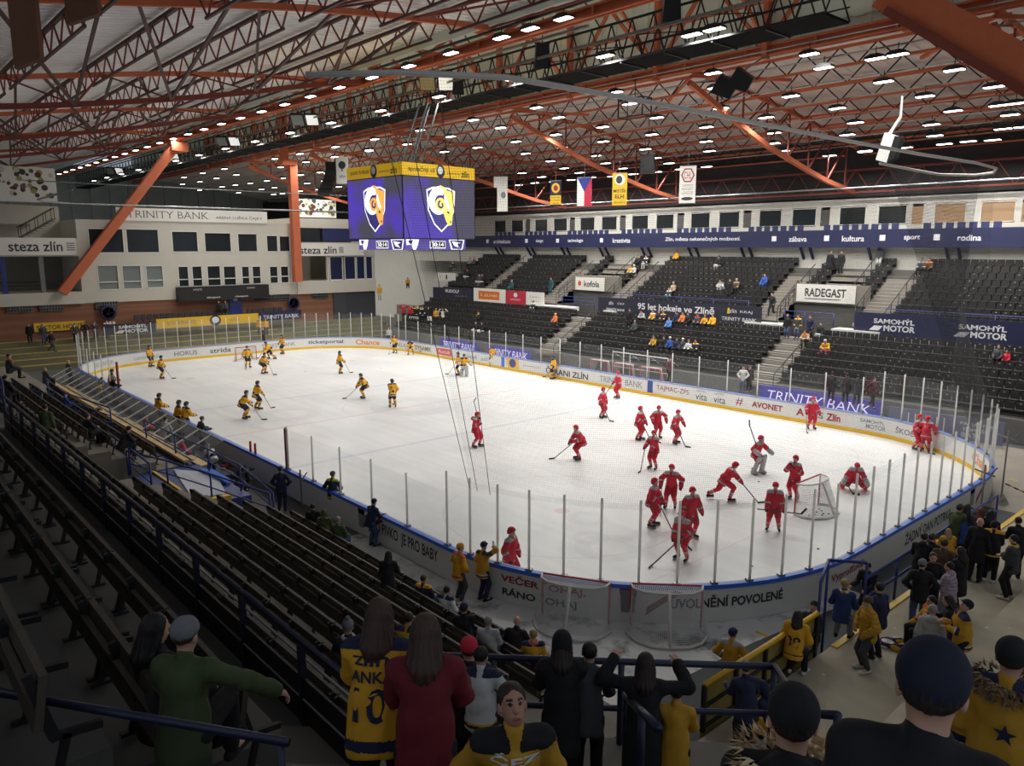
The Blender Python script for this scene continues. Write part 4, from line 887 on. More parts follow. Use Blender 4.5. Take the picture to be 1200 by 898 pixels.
# ---------------------------------------------------------------- high-bay lamps
LA = [(-88.7+3.81*k,-1.8,19.62) for k in range(26)] + [(10.5,-1.8,19.62),(12.5,-1.8,19.62),(14.6,-1.8,19.62)]
LB_ = [(x,1.7,18.75) for x in (-78.2,-71.9,-65.4,-58.4,-52,-45.6,-38.9,-32.2,-25.7,-19.1,-12.5,-5.8,0.7,7.2,13.9,18.8,19.9)]
LC = [(x,9.6,19.0) for x in (-39.1,-33.4,-26.2,-19.4,-12.6,-5.9,0.8,7.7,14.5,19.9)]
LD = [(x,y,18.6-0.13*(y-10)) for x,y in ((-22.8,11.1),(-16.7,11.1),(-10.6,11.1),(-4.6,11.1),(-11.6,14.6),(-6.8,14.6),(-15.9,14.4),(7.7,10.9),(7.3,14.1),(1.4,11.1),(2.5,14.3),(-2.2,14.4),(4.3,17.4),(-0.3,17.5),(-4.6,17.6),(8.8,17.4),(6.6,20.6),(1.1,20.7),(5.2,23.1),(13.9,10.8),(20.1,10.7),(16.6,14),(12,14.2),(17.7,17.2),(13.3,17.1),(17.3,20.4),(11.9,20.5),(15.7,22.8),(10.5,22.9),(10,25.1),(14.9,27.2),(22.6,10.7),(23.6,10.7),(21.6,14),(24.9,13.9),(22.4,17.2),(25.6,17.2),(22.7,20.4),(24.9,20.4),(25.7,20.4),(24.9,22.4),(20.8,22.6),(20.1,25.1),(23.8,25.1),(24.8,25.1),(19.9,27.3),(21.3,27.2),(22.6,27.4),(17.5,27.3),(12.2,27.6),(14.8,27.4),(-9.4,20.9),(-10.4,23.6),(-4.1,20.9),(-5.3,23.4),(-5.3,25.6),(-10.4,25.6),(-5.9,27.8),(-8.6,28),(-10.8,27.6),(-13.7,27.9),(-0,23.4),(-0.2,25.4),(-3.3,27.8),(-0.7,27.6),(1.9,27.6),(-16.1,23.7),(-15.6,25.8),(-16.2,28),(-18.7,27.8),(-21.5,28.1),(-9.3,17.9),(-57.5,8.8),(-50.7,8.8),(-64.7,9),(-72.1,11.3),(-66.1,11.5),(-59.8,11.3),(-53.5,11.3),(-41.4,11.3),(-72.7,15),(-67.1,14.8),(-62.8,14.9),(-58.5,15.1),(-53.5,15.1),(-48.9,15),(-43.8,14.8),(-39.4,14.9),(-34.8,14.7),(-75.5,14.8),(-70.4,18.4),(-67,18),(-62.2,18.2),(-58.1,18.2),(-53,18),(-49,18.2),(-44.5,18.1),(-65,21.2),(-62.5,21.3),(-56.8,21.1),(-52.1,21.3),(-46.7,21.2),(-35.1,11.1),(-29.1,11.1),(-22.5,10.9),(-38.9,15.5))]
def lamp_proto():
    t = thing('high_bay_lamp', '', 'lamp'); mb = MB(); mb.prism([(-0.48,0.0),(0.48,0.0),(0.42,0.12),(0.18,0.2),(-0.18,0.2),(-0.42,0.12)],'y',-0.24,0.24); mb.build('housing', M_blackc, t)
    mb = MB(); mb.box((-0.42,-0.18,-0.02),(0.42,0.18,0.0)); mb.build('lens', mat('lamp lens', (0.9,0.9,0.9), 0.4, emit=(1,0.98,0.95), es=LENS_E), t)
    mb = MB(); mb.tube([(0,0,0.2),(0,0,0.55)],0.02,6); mb.build('hanger', M_black, t); return t
lp = lamp_proto(); lc = 0
ld = bpy.data.lights.new('lamp_light','AREA'); ld.shape = 'RECTANGLE'; ld.size = 0.7; ld.size_y = 0.3; ld.energy = LAMP_W; ld.color = (1.0,0.98,0.94); ld.spread = math.radians(155)
for grp, lab, L in (('lamps along the near main girder','white oblong lamp in the close row along the near main girder',LA),('lamps along the catwalk','white oblong lamp hanging beside the dark catwalk',LB_),('lamps under the far main girder','white oblong lamp in the row under the far main girder',LC),('lamps under the far roof','white oblong lamp scattered under the dull far roof',LD)):
    for (x,y,z) in L:
        if lc == 0: lp.location = (x,y,z); lp['label'] = lab; lp['group'] = grp; o = lp
        else: o = dup(lp, (x,y,z), None, lab, grp)
        lc += 1
        if -76 < x < 34:
            l = bpy.data.objects.new('lamp_light', ld); COL.objects.link(l); l.location = (x,y,z-0.04)
# ---------------------------------------------------------------- hung gear
def box_gear(name, label, cat, c, size, rx, rz, m, extra=None):
    t = thing(name, label, cat, c); t.rotation_euler = (rx,0,rz); a,b,h = [v/2 for v in size]
    mb = MB(); mb.prism([(-a,-h),(a,-h),(a*0.8,h),(-a*0.8,h)],'y',-b,b); mb.build('cabinet', m, t)
    mb = MB(); mb.box((-a*0.85,-b-0.02,-h*0.85),(a*0.75,-b,h*0.85)); mb.build('grille', M_black, t)
    mb = MB(); mb.tube([(0,0,h),(0,0,h+(extra or 1.2))],0.03,6); mb.bar((-a,0,h),(a,0,h),0.06); mb.build('bracket', M_black, t); return t
box_gear('loudspeaker','black loudspeaker on the catwalk rail below the pale green wall','speaker',(9.3,2.0,19.6),(0.8,0.7,1.2),0.2,0.9,M_blackc)
box_gear('loudspeaker','black loudspeaker on the catwalk right of the twin floodlights','speaker',(2.2,2.0,19.2),(0.7,0.6,1.0),0.2,0.9,M_blackc)
box_gear('loudspeaker','tall black loudspeaker hanging at the top edge of the picture','speaker',(17.6,1.8,20.1),(0.8,0.6,1.2),0.1,0.8,M_blackc)
t = thing('speaker_cluster','twin black loudspeaker cluster hanging by the catwalk end','speaker',(17.3,7.2,17.7))
for dx, tl in ((-0.45,0.35),(0.45,0.35)):
    mb = MB(); mb.prism([(-0.5,-0.45),(0.5,-0.3),(0.5,0.4),(-0.45,0.5)],'y',-0.4,0.4); o = mb.build('cabinet', M_blackc, t); o.location = (dx,0,0.2*dx); o.rotation_euler = (0.3,0.5,0.6)
mb = MB(); mb.tube([(0,0,0.3),(0,3.3,2.0)],0.04,6); mb.build('bracket', M_steel, t)
t = thing('moving_head_lamp','white and black spotlight hanging at the upper right over the far stand','spotlight',(22.0,14.2,14.9)); mb = MB(); mb.prism([(-0.45,-0.6),(0.1,-0.8),(0.4,0.5),(-0.1,0.7)],'y',-0.3,0.3); mb.build('housing', M_white, t)
mb = MB(); mb.prism([(0.1,-0.8),(0.45,-0.6),(0.7,0.4),(0.4,0.5)],'y',-0.25,0.25); mb.build('lamp_head', M_blackc, t); mb = MB(); mb.bar((0,0,0.6),(0.5,0,1.4),0.12); mb.bar((0.5,0,1.4),(0.5,0,2.4),0.08); mb.build('arm', M_white, t)
t = thing('line_array','curved black line array speaker hanging before the far girder','speaker',(-24.5,8.2,17.2)); 
for k in range(7): mb = MB(); mb.box((-0.5,-0.3,-0.2),(0.5,0.3,0.2)); o = mb.build('cabinet', M_blackc, t); o.location = (0,-0.1*k*k*0.25,-0.42*k); o.rotation_euler = (-0.09*k,0,0.9)
t, put, shape = sign('hanging_placard','white placard with a black tree mark hanging beside the line array','placard',(-23.0,8.4,16.6), Vector((0.75,0.66,0)), EZ, 1.1, 2.3, M_signw)
shape([(0.34*math.cos(2*PI*i/14), 0.45+0.34*math.sin(2*PI*i/14)) for i in range(14)], M_ink); shape([(-0.06,-0.1),(0.06,-0.1),(0.04,0.3),(-0.04,0.3)], M_ink, 'emblem', 0.008); put('zlín', 0, -0.5, 0.6, 0.25, M_ink)
def floodlights(label, c):
    t = thing('twin_floodlight', label, 'floodlight', c); t.rotation_euler = (0.7,0,0.85)
    for dx in (-0.55,0.55):
        mb = MB(); mb.box((dx-0.48,-0.1,-0.45),(dx+0.48,0.1,0.45)); mb.build('housing', M_black, t); mb = MB(); mb.box((dx-0.42,-0.12,-0.4),(dx+0.42,-0.1,0.4)); mb.build('glass_face', mat('floodlight face %d'%(dx>0), C(190,192,188) if dx > 0 else C(130,134,130), 0.3, emit=(0.9,0.9,0.85) if dx > 0 else None, es=0.6), t)
    mb = MB(); mb.bar((-1,0.1,0.2),(1,0.1,0.2),0.08); mb.build('yoke', M_black, t)
for c, l in (((1.2,1.2,19.4),'twin floodlight under the catwalk right of centre, largest of the pairs'),((-15.5,1.2,19.3),'twin floodlight before the orange column'),((-30.2,1.2,19.2),'twin floodlight above the slanting orange strut'),((-46,1.2,19.2),'twin floodlight far along the catwalk past the strut'),((-66,1.2,19.2),'most distant twin floodlight on the catwalk')): floodlights(l, c)
t = thing('hanging_cage','black cage frame hanging under the far roof beside the net rail','frame',(9.2,9.6,17.4)); mb = MB()
for a in (-0.9,0.9):
    for z in (0,1.0): mb.bar((a,-0.4,z),(a,0.4,z),0.06)
    for b in (-0.4,0.4): mb.bar((a,b,0),(a,b,1.0),0.06)
for b in (-0.4,0.4):
    for z in (0,1.0): mb.bar((-0.9,b,z),(0.9,b,z),0.06)
mb.build('cage', M_black, t); mb = MB(); mb.tube([(0,0,1),(0,0,2.18)],0.03,6); mb.build('hanger', M_black, t)
# banners under the far roof
def hang_banner(label, px, z0, z1, w, m, f):
    t, put, shape = sign('roof_banner', label, 'banner', (px,20.0,(z0+z1)/2), Vector((0.86,0.5,0)), EZ, w, z1-z0, m, 0.03); f(put, shape, (z1-z0)/2, w/2)
    mb = MB(); mb.tube([(-w*0.43,-w*0.25,(z1-z0)/2),(w*0.43,w*0.25,(z1-z0)/2)],0.03,6); mb.tube([(0,0,(z1-z0)/2),(0,0,(z1-z0)/2+1.6)],0.015,6); mb.build('hanging_rod', M_steel, t)
ell = lambda cx, cz, rx, rz, n=14: [(cx+rx*math.cos(2*PI*i/n), cz+rz*math.sin(2*PI*i/n)) for i in range(n)]
hang_banner('navy and yellow league banner left of the tricolour flag', -7.8, 13.3, 15.4, 0.95, M_navy, lambda p,s,h,w: (s(ell(0,0.45,0.36,0.42), M_yellow), s(ell(0,0.45,0.2,0.24), M_inkr, 'emblem', 0.009), s([(-w,-0.9),(w,-0.9),(w,-0.15),(-w,-0.15)], M_yellow), p('MISTŘI', 0, -0.3, 0.7, 0.2, M_navy), p('EXTRALIGY', 0, -0.56, 0.8, 0.16, M_navy), p('2014', 0, -0.8, 0.5, 0.14, M_navy)))
hang_banner('white red and blue tricolour flag hanging under the far roof', -4.5, 13.2, 15.45, 1.2, M_white, lambda p,s,h,w: (s([(0,-h),(w,-h),(w,h),(0,h)], mat('flag crimson', C(190,40,70), 0.7)), s([(-w,h),(w,h),(0,-0.0)], mat('flag blue', C(40,60,140), 0.7), 'emblem', 0.009)))
hang_banner('yellow champions banner with a dark ram badge under the far roof', -0.75, 13.1, 15.55, 1.15, M_yellow, lambda p,s,h,w: (s(ell(0,0.72,0.42,0.42), M_white), s(ell(-0.05,0.72,0.25,0.3), M_ink, 'emblem', 0.009), p('MISTŘI', 0, -0.1, 0.95, 0.3, M_navy, 0.02), p('ELH', 0, -0.55, 0.7, 0.3, M_navy, 0.02), p('2013-2014', 0, -1.0, 0.85, 0.16, M_navy)))
hang_banner('white banner with a red hexagon badge under the far roof', 5.6, 13.0, 15.6, 1.15, M_signw, lambda p,s,h,w: (s(ell(0,0.65,0.48,0.55,6), M_inkr), s(ell(0,0.65,0.38,0.45,6), M_signw, 'emblem', 0.009), lettering('CHL', 0.5, 0.5, lambda a,b: Vector((0.86,0.5,0)).normalized()*a+Vector((0,0,b+0.65))+Vector((0.5,-0.86,0)).normalized()*0.03, M_inkr, s.__closure__[[i for i,c in enumerate(s.__code__.co_freevars) if c=='t'][0]].cell_contents), p('CHAMPIONS', 0, -0.05, 0.8, 0.16, M_inkg), p('HOCKEY', 0, -0.3, 0.8, 0.2, M_inkg), p('LEAGUE', 0, -0.58, 0.8, 0.2, M_inkg), s(ell(0,-0.98,0.42,0.12,10), M_ink)))
hang_banner('plain white double banner at the left under the far roof', -14.7, 13.1, 16.2, 1.0, M_signw, lambda p,s,h,w: (s(ell(0.1,-0.1,0.25,0.3), M_inkg), s([(-w-0.3,0.6),(w-0.3,0.6),(w-0.3,h),(-w-0.3,h)], M_white, 'print', 0.03)))
box_gear('loudspeaker','black loudspeaker hanging between the yellow and hexagon banners','speaker',(2.6,19.2,15.9),(1.1,0.6,1.3),0.0,0.5,M_blackc,2.6)
# ---------------------------------------------------------------- score cube
H = 2.72
t = thing('score_cube','four sided score cube with violet ram screens hanging over the ice','scoreboard',(-0.1,0.1,10.35))
t.rotation_euler = (0,0,0.065)
mb = MB(); mb.box((-H,-H,0),(H,H,3.5)); mb.build('body', M_blackc, t)
mb = MB(); mb.box((-H,-H,3.5),(H,H,4.2)); o = mb.build('crown_panel', mat('cube yellow', C(220,178,40), 0.5, emit=C(225,180,30), es=0.25), t); o['label'] = 'yellow advert crown'
mb = MB(); mb.box((-2.3,-2.3,-0.62),(2.3,2.3,0.0)); lo = mb.build('lower_display', mat('led ribbon violet', (0.05,0.04,0.2), 0.4, emit=C(92,80,150), es=0.8), t)
def screen_mat():
    m = bpy.data.materials.new('violet screen'); m.use_nodes = True; nt = m.node_tree; L = nt.links.new; b = nt.nodes['Principled BSDF']; b.inputs['Base Color'].default_value = (0.02,0.02,0.05,1)
    tc = nt.nodes.new('ShaderNodeTexCoord'); nz = nt.nodes.new('ShaderNodeTexNoise'); nz.inputs['Scale'].default_value = 0.55; nz.inputs['Detail'].default_value = 2; rp = nt.nodes.new('ShaderNodeValToRGB')
    rp.color_ramp.elements[0].position = 0.42; rp.color_ramp.elements[0].color = (*C(74,72,82),1); rp.color_ramp.elements[1].position = 0.62; rp.color_ramp.elements[1].color = (*C(84,62,180),1)
    L(tc.outputs['Object'], nz.inputs[0]); L(nz.outputs['Fac'], rp.inputs[0]); L(rp.outputs[0], b.inputs['Emission Color']); b.inputs['Emission Strength'].default_value = 0.8; return m
SM = screen_mat()
E_w = mat('screen white', (0.8,0.8,0.8), 0.5, emit=(1,1,1), es=1.0); E_o = mat('screen amber', (0.7,0.4,0.1), 0.5, emit=C(235,170,80), es=0.9); E_y = mat('screen gold', (0.7,0.6,0.2), 0.5, emit=C(215,200,80), es=0.9); E_n = mat('screen indigo', (0.05,0.05,0.2), 0.5, emit=C(52,46,110), es=0.8)
def ram(put_fn, amber, par, k=1.0, dark=False):
    # horned ram head on a shield
    def sh(poly, m, o): mb = MB(); mb.add([put_fn(a*k,b*k,o) for a,b in poly], [list(range(len(poly)))]); mb.build('screen_emblem', m, par)
    def ringp(cx,cy,r0,r1,a0,a1,m,o,sq=1.0):
        mb = MB(); n = 22; v = []
        for i in range(n+1):
            a = math.radians(a0+(a1-a0)*i/n); f = i/n; v += [put_fn(k*(cx+(r0*(1-0.45*f))*math.cos(a)),k*(cy+sq*(r0*(1-0.45*f))*math.sin(a)),o), put_fn(k*(cx+(r1*(1-0.75*f))*math.cos(a)),k*(cy+sq*(r1*(1-0.75*f))*math.sin(a)),o)]
        mb.add(v, [(2*i,2*i+1,2*i+3,2*i+2) for i in range(n)]); mb.build('screen_emblem', m, par)
    shield = [(-1.0,0.95),(-0.55,1.12),(0.55,1.12),(1.0,0.95),(0.92,-0.1),(0.5,-0.85),(0.0,-1.25),(-0.5,-0.85),(-0.92,-0.1)]
    sh(shield, E_w, 0.010); sh([(a*0.93,b*0.93) for a,b in shield], E_n, 0.014)
    sh([(0.35,1.0),(0.92,0.86),(0.86,0.0),(0.62,-0.45),(0.5,0.4)], amber, 0.018)
    ringp(-0.12,0.3,0.92,0.45,60,350,E_w,0.022); sh([(-0.05+0.36*math.cos(2*PI*i/14),0.22+0.36*math.sin(2*PI*i/14)) for i in range(14)], amber, 0.026); ringp(-0.02,0.2,0.26,0.15,100,420,E_n,0.028); ringp(-0.02,0.38,0.85,0.72,95,-30,amber,0.030)
    sh([(0.15,0.95),(0.42,0.85),(0.66,0.2),(0.8,-0.35),(0.72,-0.85),(0.5,-0.92),(0.28,-0.6),(0.12,-0.2),(0.3,0.1)], amber, 0.034)
    sh([(0.3,0.8),(0.5,0.3),(0.62,0.1),(0.55,-0.1),(0.38,0.1),(0.2,0.55)], E_w, 0.038); sh([(0.42,-0.1),(0.56,-0.18),(0.52,-0.28),(0.4,-0.2)], M_ink, 0.042); sh([(0.55,-0.7),(0.68,-0.62),(0.66,-0.75)], M_ink, 0.042)
for face, (nx, ny), amber in (('left',(0,-1),E_o),('right',(1,0),E_y)):
    n = Vector((nx,ny,0)); r = Vector((-ny,nx,0)); c0 = n*H
    fn = lambda a, b, o, n=n, r=r, c0=c0: c0 + r*a + Vector((0,0,b)) + n*o
    mb = MB(); mb.add([fn(-H+0.05,0.05,0.006),fn(H-0.05,0.05,0.006),fn(H-0.05,3.45,0.006),fn(-H+0.05,3.45,0.006)], [(0,1,2,3)]); mb.build('screen', SM, t)
    ram(lambda a,b,o,fn=fn: fn(a+0.05,b+1.75,o), amber, t, 1.08)
    tx = lambda body, u, v, w, h, m, bold=0.01, fn=fn: lettering(body, w, h, lambda a,b: fn(u+a,v+b,0.012), m, t, 'crown_lettering', bold)
    tx('společný cíl' if face == 'right' else 'pocit hrdosti', -1.35, 3.85, 1.9, 0.34, M_ink); tx('powered by', 1.05, 3.78, 1.0, 0.16, M_ink, 0.0); tx('zlín', 1.95, 3.8, 0.62, 0.36, M_ink, 0.02)
    mb = MB(); mb.add([fn(0.05+0.32*math.cos(2*PI*i/12),3.85+0.38*math.sin(2*PI*i/12),0.010) for i in range(12)], [list(range(12))]); mb.build('crown_emblem', M_ink, t)
    mb = MB(); mb.add([fn(0.02+0.2*math.cos(2*PI*i/12),3.9+0.22*math.sin(2*PI*i/12),0.014) for i in range(12)], [list(range(12))]); mb.build('crown_emblem', M_inkw, t)
    c1 = n*2.3; fl = lambda a, b, o, n=n, r=r, c1=c1: c1 + r*a + Vector((0,0,b)) + n*o
    def q(poly, m, o, nm='ribbon_emblem'): mb = MB(); mb.add([fl(a,b,o) for a,b in poly], [list(range(len(poly)))]); mb.build(nm, m, t)
    q([(-0.5,-0.53),(0.7,-0.53),(0.7,-0.1),(-0.5,-0.1)], E_w, 0.006); q([(-0.46,-0.49),(0.66,-0.49),(0.66,-0.14),(-0.46,-0.14)], M_ink, 0.010)
    lettering('30:14', 0.9, 0.26, lambda a,b,fl=fl: fl(0.1+a,-0.31+b,0.014), E_w, t, 'clock_digits', 0.02)
    q([(-2.25,-0.02),(-1.3,-0.02),(-1.4,-0.35),(-1.55,-0.6),(-1.8,-0.6),(-1.9,-0.3),(-2.2,-0.35)], E_w, 0.006); q([(-2.1,-0.08),(-1.75,-0.05),(-1.8,-0.25),(-2.0,-0.28)], E_n, 0.010)
    q([(0.95,-0.02),(2.2,-0.02),(2.05,-0.6),(1.15,-0.6)], E_w, 0.006); q([(1.05,-0.06),(2.1,-0.06),(1.97,-0.57),(1.25,-0.57)], E_n, 0.010); q([(1.2,-0.12),(1.9,-0.2),(1.6,-0.3),(1.85,-0.5),(1.4,-0.4)], E_w, 0.014)
for dx, dy in ((-0.4,-0.4),(0.4,-0.4),(-0.4,0.4),(0.4,0.4)): mb = MB(); mb.tube([(dx,dy,4.2),(dx,dy+1.5,8.1)],0.06,6); mb.build('hanger', M_black, t)
# ---------------------------------------------------------------- net rails
RT = [(25.2,-19.5),(26.6,-18.2),(27.6,-16.4),(27.8,-13),(27.8,-8),(27.8,-2),(27.9,3),(28.2,8),(28.0,11),(27.3,13),(26.3,13.7),(25.3,12.2),(25.4,9.0),(25.6,5.2)]
mb = MB(); mb.tube([(x,y,13.2) for x,y in RT],0.06,8); NR = tag(mb.build('net_rail', mat('pale galvanised rail', C(215,210,202), 0.5), None, True), 'curved pale rail carrying the safety net above the near end', 'rail')
mb = MB(); mb.tube([(-12,-15.6,13.2),(-24,-15.2,13.2),(-27.2,-14.2,13.2),(-28.0,-12.0,13.2),(-28.0,0,13.2),(-28,15,13.2)],0.07,8); tag(mb.build('net_rail', M_steel, None, True), 'curved pale rail crossing before the white building at the far end', 'rail')
mb = MB(); mb.tube([(-30,-15,14.9),(-30,15,14.9)],0.04,8); tag(mb.build('net_rail', M_grey), 'thin upper rail above the white building sign', 'rail')
M_net = netmat('safety netting', C(70,72,74), 0.055, 0.0026)
M_net2 = netmat('dense netting', C(62,62,62), 0.05, 0.011)
# bottom of the near net follows the glass tops, its top the rail
def net(name, label, bot, top, m, n=60, k=24, bulge=0.0):
    def samp(P, n):
        P = np.array(P, float); d = np.r_[0, np.cumsum(np.linalg.norm(np.diff(P,axis=0),axis=1))]; t = np.linspace(0,d[-1],n); return np.stack([np.interp(t,d,P[:,i]) for i in range(3)],-1), d[-1]
    B, Lb = samp(bot, n); T, Lt = samp(top, n); v = []; uv = []
    for i in range(n):
        for j in range(k+1): f = j/k; p = B[i]*(1-f)+T[i]*f; v.append(tuple(p)); uv.append((Lb*i/(n-1), 10.0*f))
    me = bpy.data.meshes.new(name); K = k+1; f = [(i*K+j,(i+1)*K+j,(i+1)*K+j+1,i*K+j+1) for i in range(n-1) for j in range(k)]
    me.from_pydata(v, [], f); ul = me.uv_layers.new(name='UVMap'); idx = np.zeros(len(me.loops), int); me.loops.foreach_get('vertex_index', idx); ul.data.foreach_set('uv', np.array(uv)[idx].ravel()); me.materials.append(m)
    return tag(link(name, me), label, 'net')
sb = np.linspace(s_of(23.2,-13.85)-PER, s_of(20.5,13.85), 50)
GT = 3.15
BOT = [(path(s)[0]+0.1*path(s)[2], path(s)[1]+0.1*path(s)[3], GT) for s in sb]
net('safety_net','grey mesh safety net hanging over the near end glass',BOT,[(x,y,13.15) for x,y in [(26.2,-18.5)]+RT[2:11]]+[(20.5,14.0,13.15)],M_net)
net('safety_net','second darker fold of safety net at the near far corner',[(30.0,4.5,GT+0.1),(29.8,8,GT+0.1),(28.0,11.6,GT+0.1),(26.3,13.2,GT+0.1)],[(25.9,5.2,13.1),(25.6,9.0,13.1),(25.8,12.2,13.1),(26.6,13.5,13.1)],M_net2,30)
for k,(b,tp) in enumerate((((23.15,-13.95),(26.1,-18.6)),((23.5,-13.95),(26.5,-18.2)),((24.0,-13.9),(26.9,-17.6)))):
    mb = MB(); mb.tube([(*b,GT),(*tp,13.2)],0.009,5); tag(mb.build('net_rope', mat('dark cord', C(92,92,94), 0.8)), 'dark edge cord of the safety net running up from the glass', 'cord', 'edge cords of the safety net')
# ---------------------------------------------------------------- advert lettering on the boards
bt = board_text
# far side, seen from the ice (reads left to right)
def bts(body, p, w, h, m, **k): return bt(body, p[0], p[1], w, h, m, **k)
bts('ČERANI ZLÍN', (-0.24,13.85,0.52), 4.4, 0.6, M_ink, bold=0.02); bts('TRINITY BANK', (5.03,13.85,0.45), 3.9, 0.40, M_inkg)
bts('TAJMAC-ZPS', (9.49,13.85,0.59), 2.6, 0.42, M_inkr); bts('vita', (11.76,13.85,0.41), 0.85, 0.42, M_ink, z=0.5); bts('vita', (13.08,13.85,0.44), 0.85, 0.42, M_ink, z=0.5); bts('HOTEL', (11.74,13.85,0.79), 0.7, 0.13, M_inkg, z=0.86); bts('HOTEL', (13.07,13.85,0.76), 0.7, 0.13, M_inkg, z=0.86)
bts('#', (14.47,13.85,0.54), 0.5, 0.45, M_inkr); bts('AVONET', (16.36,13.85,0.52), 2.0, 0.36, M_inkr, bold=0.03); bts('A', (18.46,13.85,0.51), 0.5, 0.42, M_inkr, bold=0.03); bts('HS', (19.43,13.85,0.52), 0.75, 0.38, M_inkg, bold=0.03); bts('Zlín', (20.41,13.85,0.54), 0.8, 0.42, M_inkr, bold=0.03)
bts('SAMOHÝL', (22.52,13.60,0.79), 1.35, 0.25, M_inkg, z=0.76, bold=0.02); bts('MOTOR', (22.72,13.60,0.55), 1.1, 0.25, M_inkg, z=0.46, bold=0.02); bts('ŠKODA', (24.43,13.00,0.63), 1.5, 0.36, M_inkg, bold=0.02)
bt('Chance', 29.0, 9.8, 2.4, 0.5, M_inko, bold=0.03)
p_ = (-7.54,13.85,0.41); board_patch(p_[0], p_[1], 0.4, 0.8, M_bblue); p_ = (7.66,13.85,0.51); board_patch(p_[0], p_[1], 0.45, 0.8, mat('blue print', C(60,80,150), 0.6)); bts('powered by zlín', (-4.09,13.85,0.53), 2.0, 0.2, M_inkg)
p_ = (-6.43,13.85,0.53); fn = on_board(s_of(p_[0],p_[1]), 0.6); mb = MB(); mb.add([fn(-0.8,0.38),fn(0.8,0.38),fn(0.8,-0.38),fn(-0.5,-0.38)], [(0,1,2,3)]); mb.build('advert_emblem', mat('amber print', C(225,180,80), 0.6), RB)
mb = MB(); mb.add([tuple(Vector(fn(0.05+0.42*math.cos(2*PI*i/12),0.02+0.36*math.sin(2*PI*i/12)))-Vector((0,0.004,0))) for i in range(12)], [list(range(12))]); mb.build('advert_emblem', mat('violet print', C(80,80,140), 0.6), RB)
p_ = (-15.62,13.85,0.49); board_patch(p_[0], p_[1], 2.2, 0.6, mat('pale red print', C(215,90,90), 0.6)); p_ = (p_[0], p_[1]-0.0); lettering('Rudolfi', 1.6, 0.3, (lambda g: (lambda u, v: tuple(Vector(g(u,v))-Vector((0,0.004,0)))))(on_board(s_of(*p_),0.6)), M_inkw, RB, 'advert_lettering')
bts('lázně', (-11.64,13.85,0.46), 1.4, 0.34, M_inkg); bts('zubří', (-9.91,13.85,0.43), 1.0, 0.36, M_inkg)
bts('DYNAMIK', (-18.89,13.85,0.56), 2.6, 0.42, mat('olive print', C(110,112,80), 0.6), bold=0.02); bts('ELKO', (-22.01,13.85,0.66), 1.8, 0.4, M_inkg)
# far end
bt('Chance', -26.4, 12.4, 2.6, 0.52, M_inko, bold=0.03); bt('ticketportal', -29.3, 9.4, 3.4, 0.46, mat('indigo print', C(80,80,130), 0.6), bold=0.02); bt('TRINITY BANK', -30.2, 4.9, 3.4, 0.34, M_inkg)
bt('strida', -30.2, -0.7, 1.9, 0.44, M_ink, bold=0.01); bt('HORUS', -30.2, -3.8, 2.0, 0.40, M_inkg, bold=0.02); bt('continental', -30.0, -7.2, 2.2, 0.34, M_inkg); bt('SEKO CENTRUM', -28.2, -11.2, 2.4, 0.32, M_inkg)
# near boards, outer face
bt('JEDNO PIVKO  JE PRO BABY', 19.4, -13.85, 4.4, 0.5, M_ink, False, 0.55, 0.02)
bt('VEČER ŠOHAJ,', 25.35, -13.15, 2.5, 0.32, M_inkr, False, 0.72, 0.03); bt('RÁNO ŠOHAJ', 25.25, -13.2, 2.2, 0.32, M_ink, False, 0.32, 0.03)
bt('UVOLNĚNÍ POVOLENÉ', 28.9, -9.7, 3.2, 0.36, M_ink, False, 0.62, 0.03); bt('Vyprošťovák', 30.2, -5.6, 2.0, 0.32, M_inkr, False, 0.6, 0.02)
bt('ŽÁDNÝ DAN POTRKA', 30.25, 0.3, 4.0, 0.46, M_ink, False, 0.55, 0.02)
for x, y in ((17.1,-13.85),(27.3,-11.9),(30.2,4.4)):  # beer glass picture with a slanting bottle
    fn = on_board(s_of(x,y), 0.6, False); s_ = 0.42
    mb = MB(); mb.add([fn(-0.5*s_,0.75*s_),fn(-0.4*s_,-0.75*s_),fn(0.4*s_,-0.75*s_),fn(0.55*s_,0.75*s_)], [(0,1,2,3)]); mb.build('advert_emblem', M_inkg, RB)
    mb = MB(); mb.add([fn(-0.55*s_,0.95*s_),fn(-0.5*s_,0.4*s_),fn(0.5*s_,0.4*s_),fn(0.6*s_,0.95*s_)], [(0,1,2,3)]); mb.build('advert_emblem', M_inkr, RB)
    mb = MB(); mb.add([fn(0.45,-0.38),fn(1.1,0.1),fn(1.45,0.28),fn(1.2,0.35),fn(0.5,-0.12)], [(0,1,2,3,4)]); mb.build('advert_emblem', mat('maroon print', C(130,60,66), 0.6), RB)
# ---------------------------------------------------------------- glass round the rink
M_gl = glass('rink glass', (0.985,0.992,0.99), 0.02, 0.016)
def post_mat():
    # translucency added so light from the ice side brightens the shaded post
    m = bpy.data.materials.new('brightened translucent post'); m.use_nodes = True; nt = m.node_tree; L = nt.links.new; b = nt.nodes['Principled BSDF']; b.inputs['Base Color'].default_value = (0.8,0.8,0.78,1); b.inputs['Roughness'].default_value = 0.4
    nz = nt.nodes.new('ShaderNodeTexNoise'); nz.inputs['Scale'].default_value = 3; tl = nt.nodes.new('ShaderNodeBsdfTranslucent'); tl.inputs[0].default_value = (0.92,0.92,0.9,1); ma = nt.nodes.new('ShaderNodeMapRange'); ma.inputs[3].default_value = 0.62; ma.inputs[4].default_value = 0.74
    mx = nt.nodes.new('ShaderNodeMixShader'); L(nz.outputs['Fac'], ma.inputs[0]); L(ma.outputs[0], mx.inputs[0]); L(b.outputs[0], mx.inputs[1]); L(tl.outputs[0], mx.inputs[2]); L(mx.outputs[0], nt.nodes['Material Output'].inputs[0]); return m
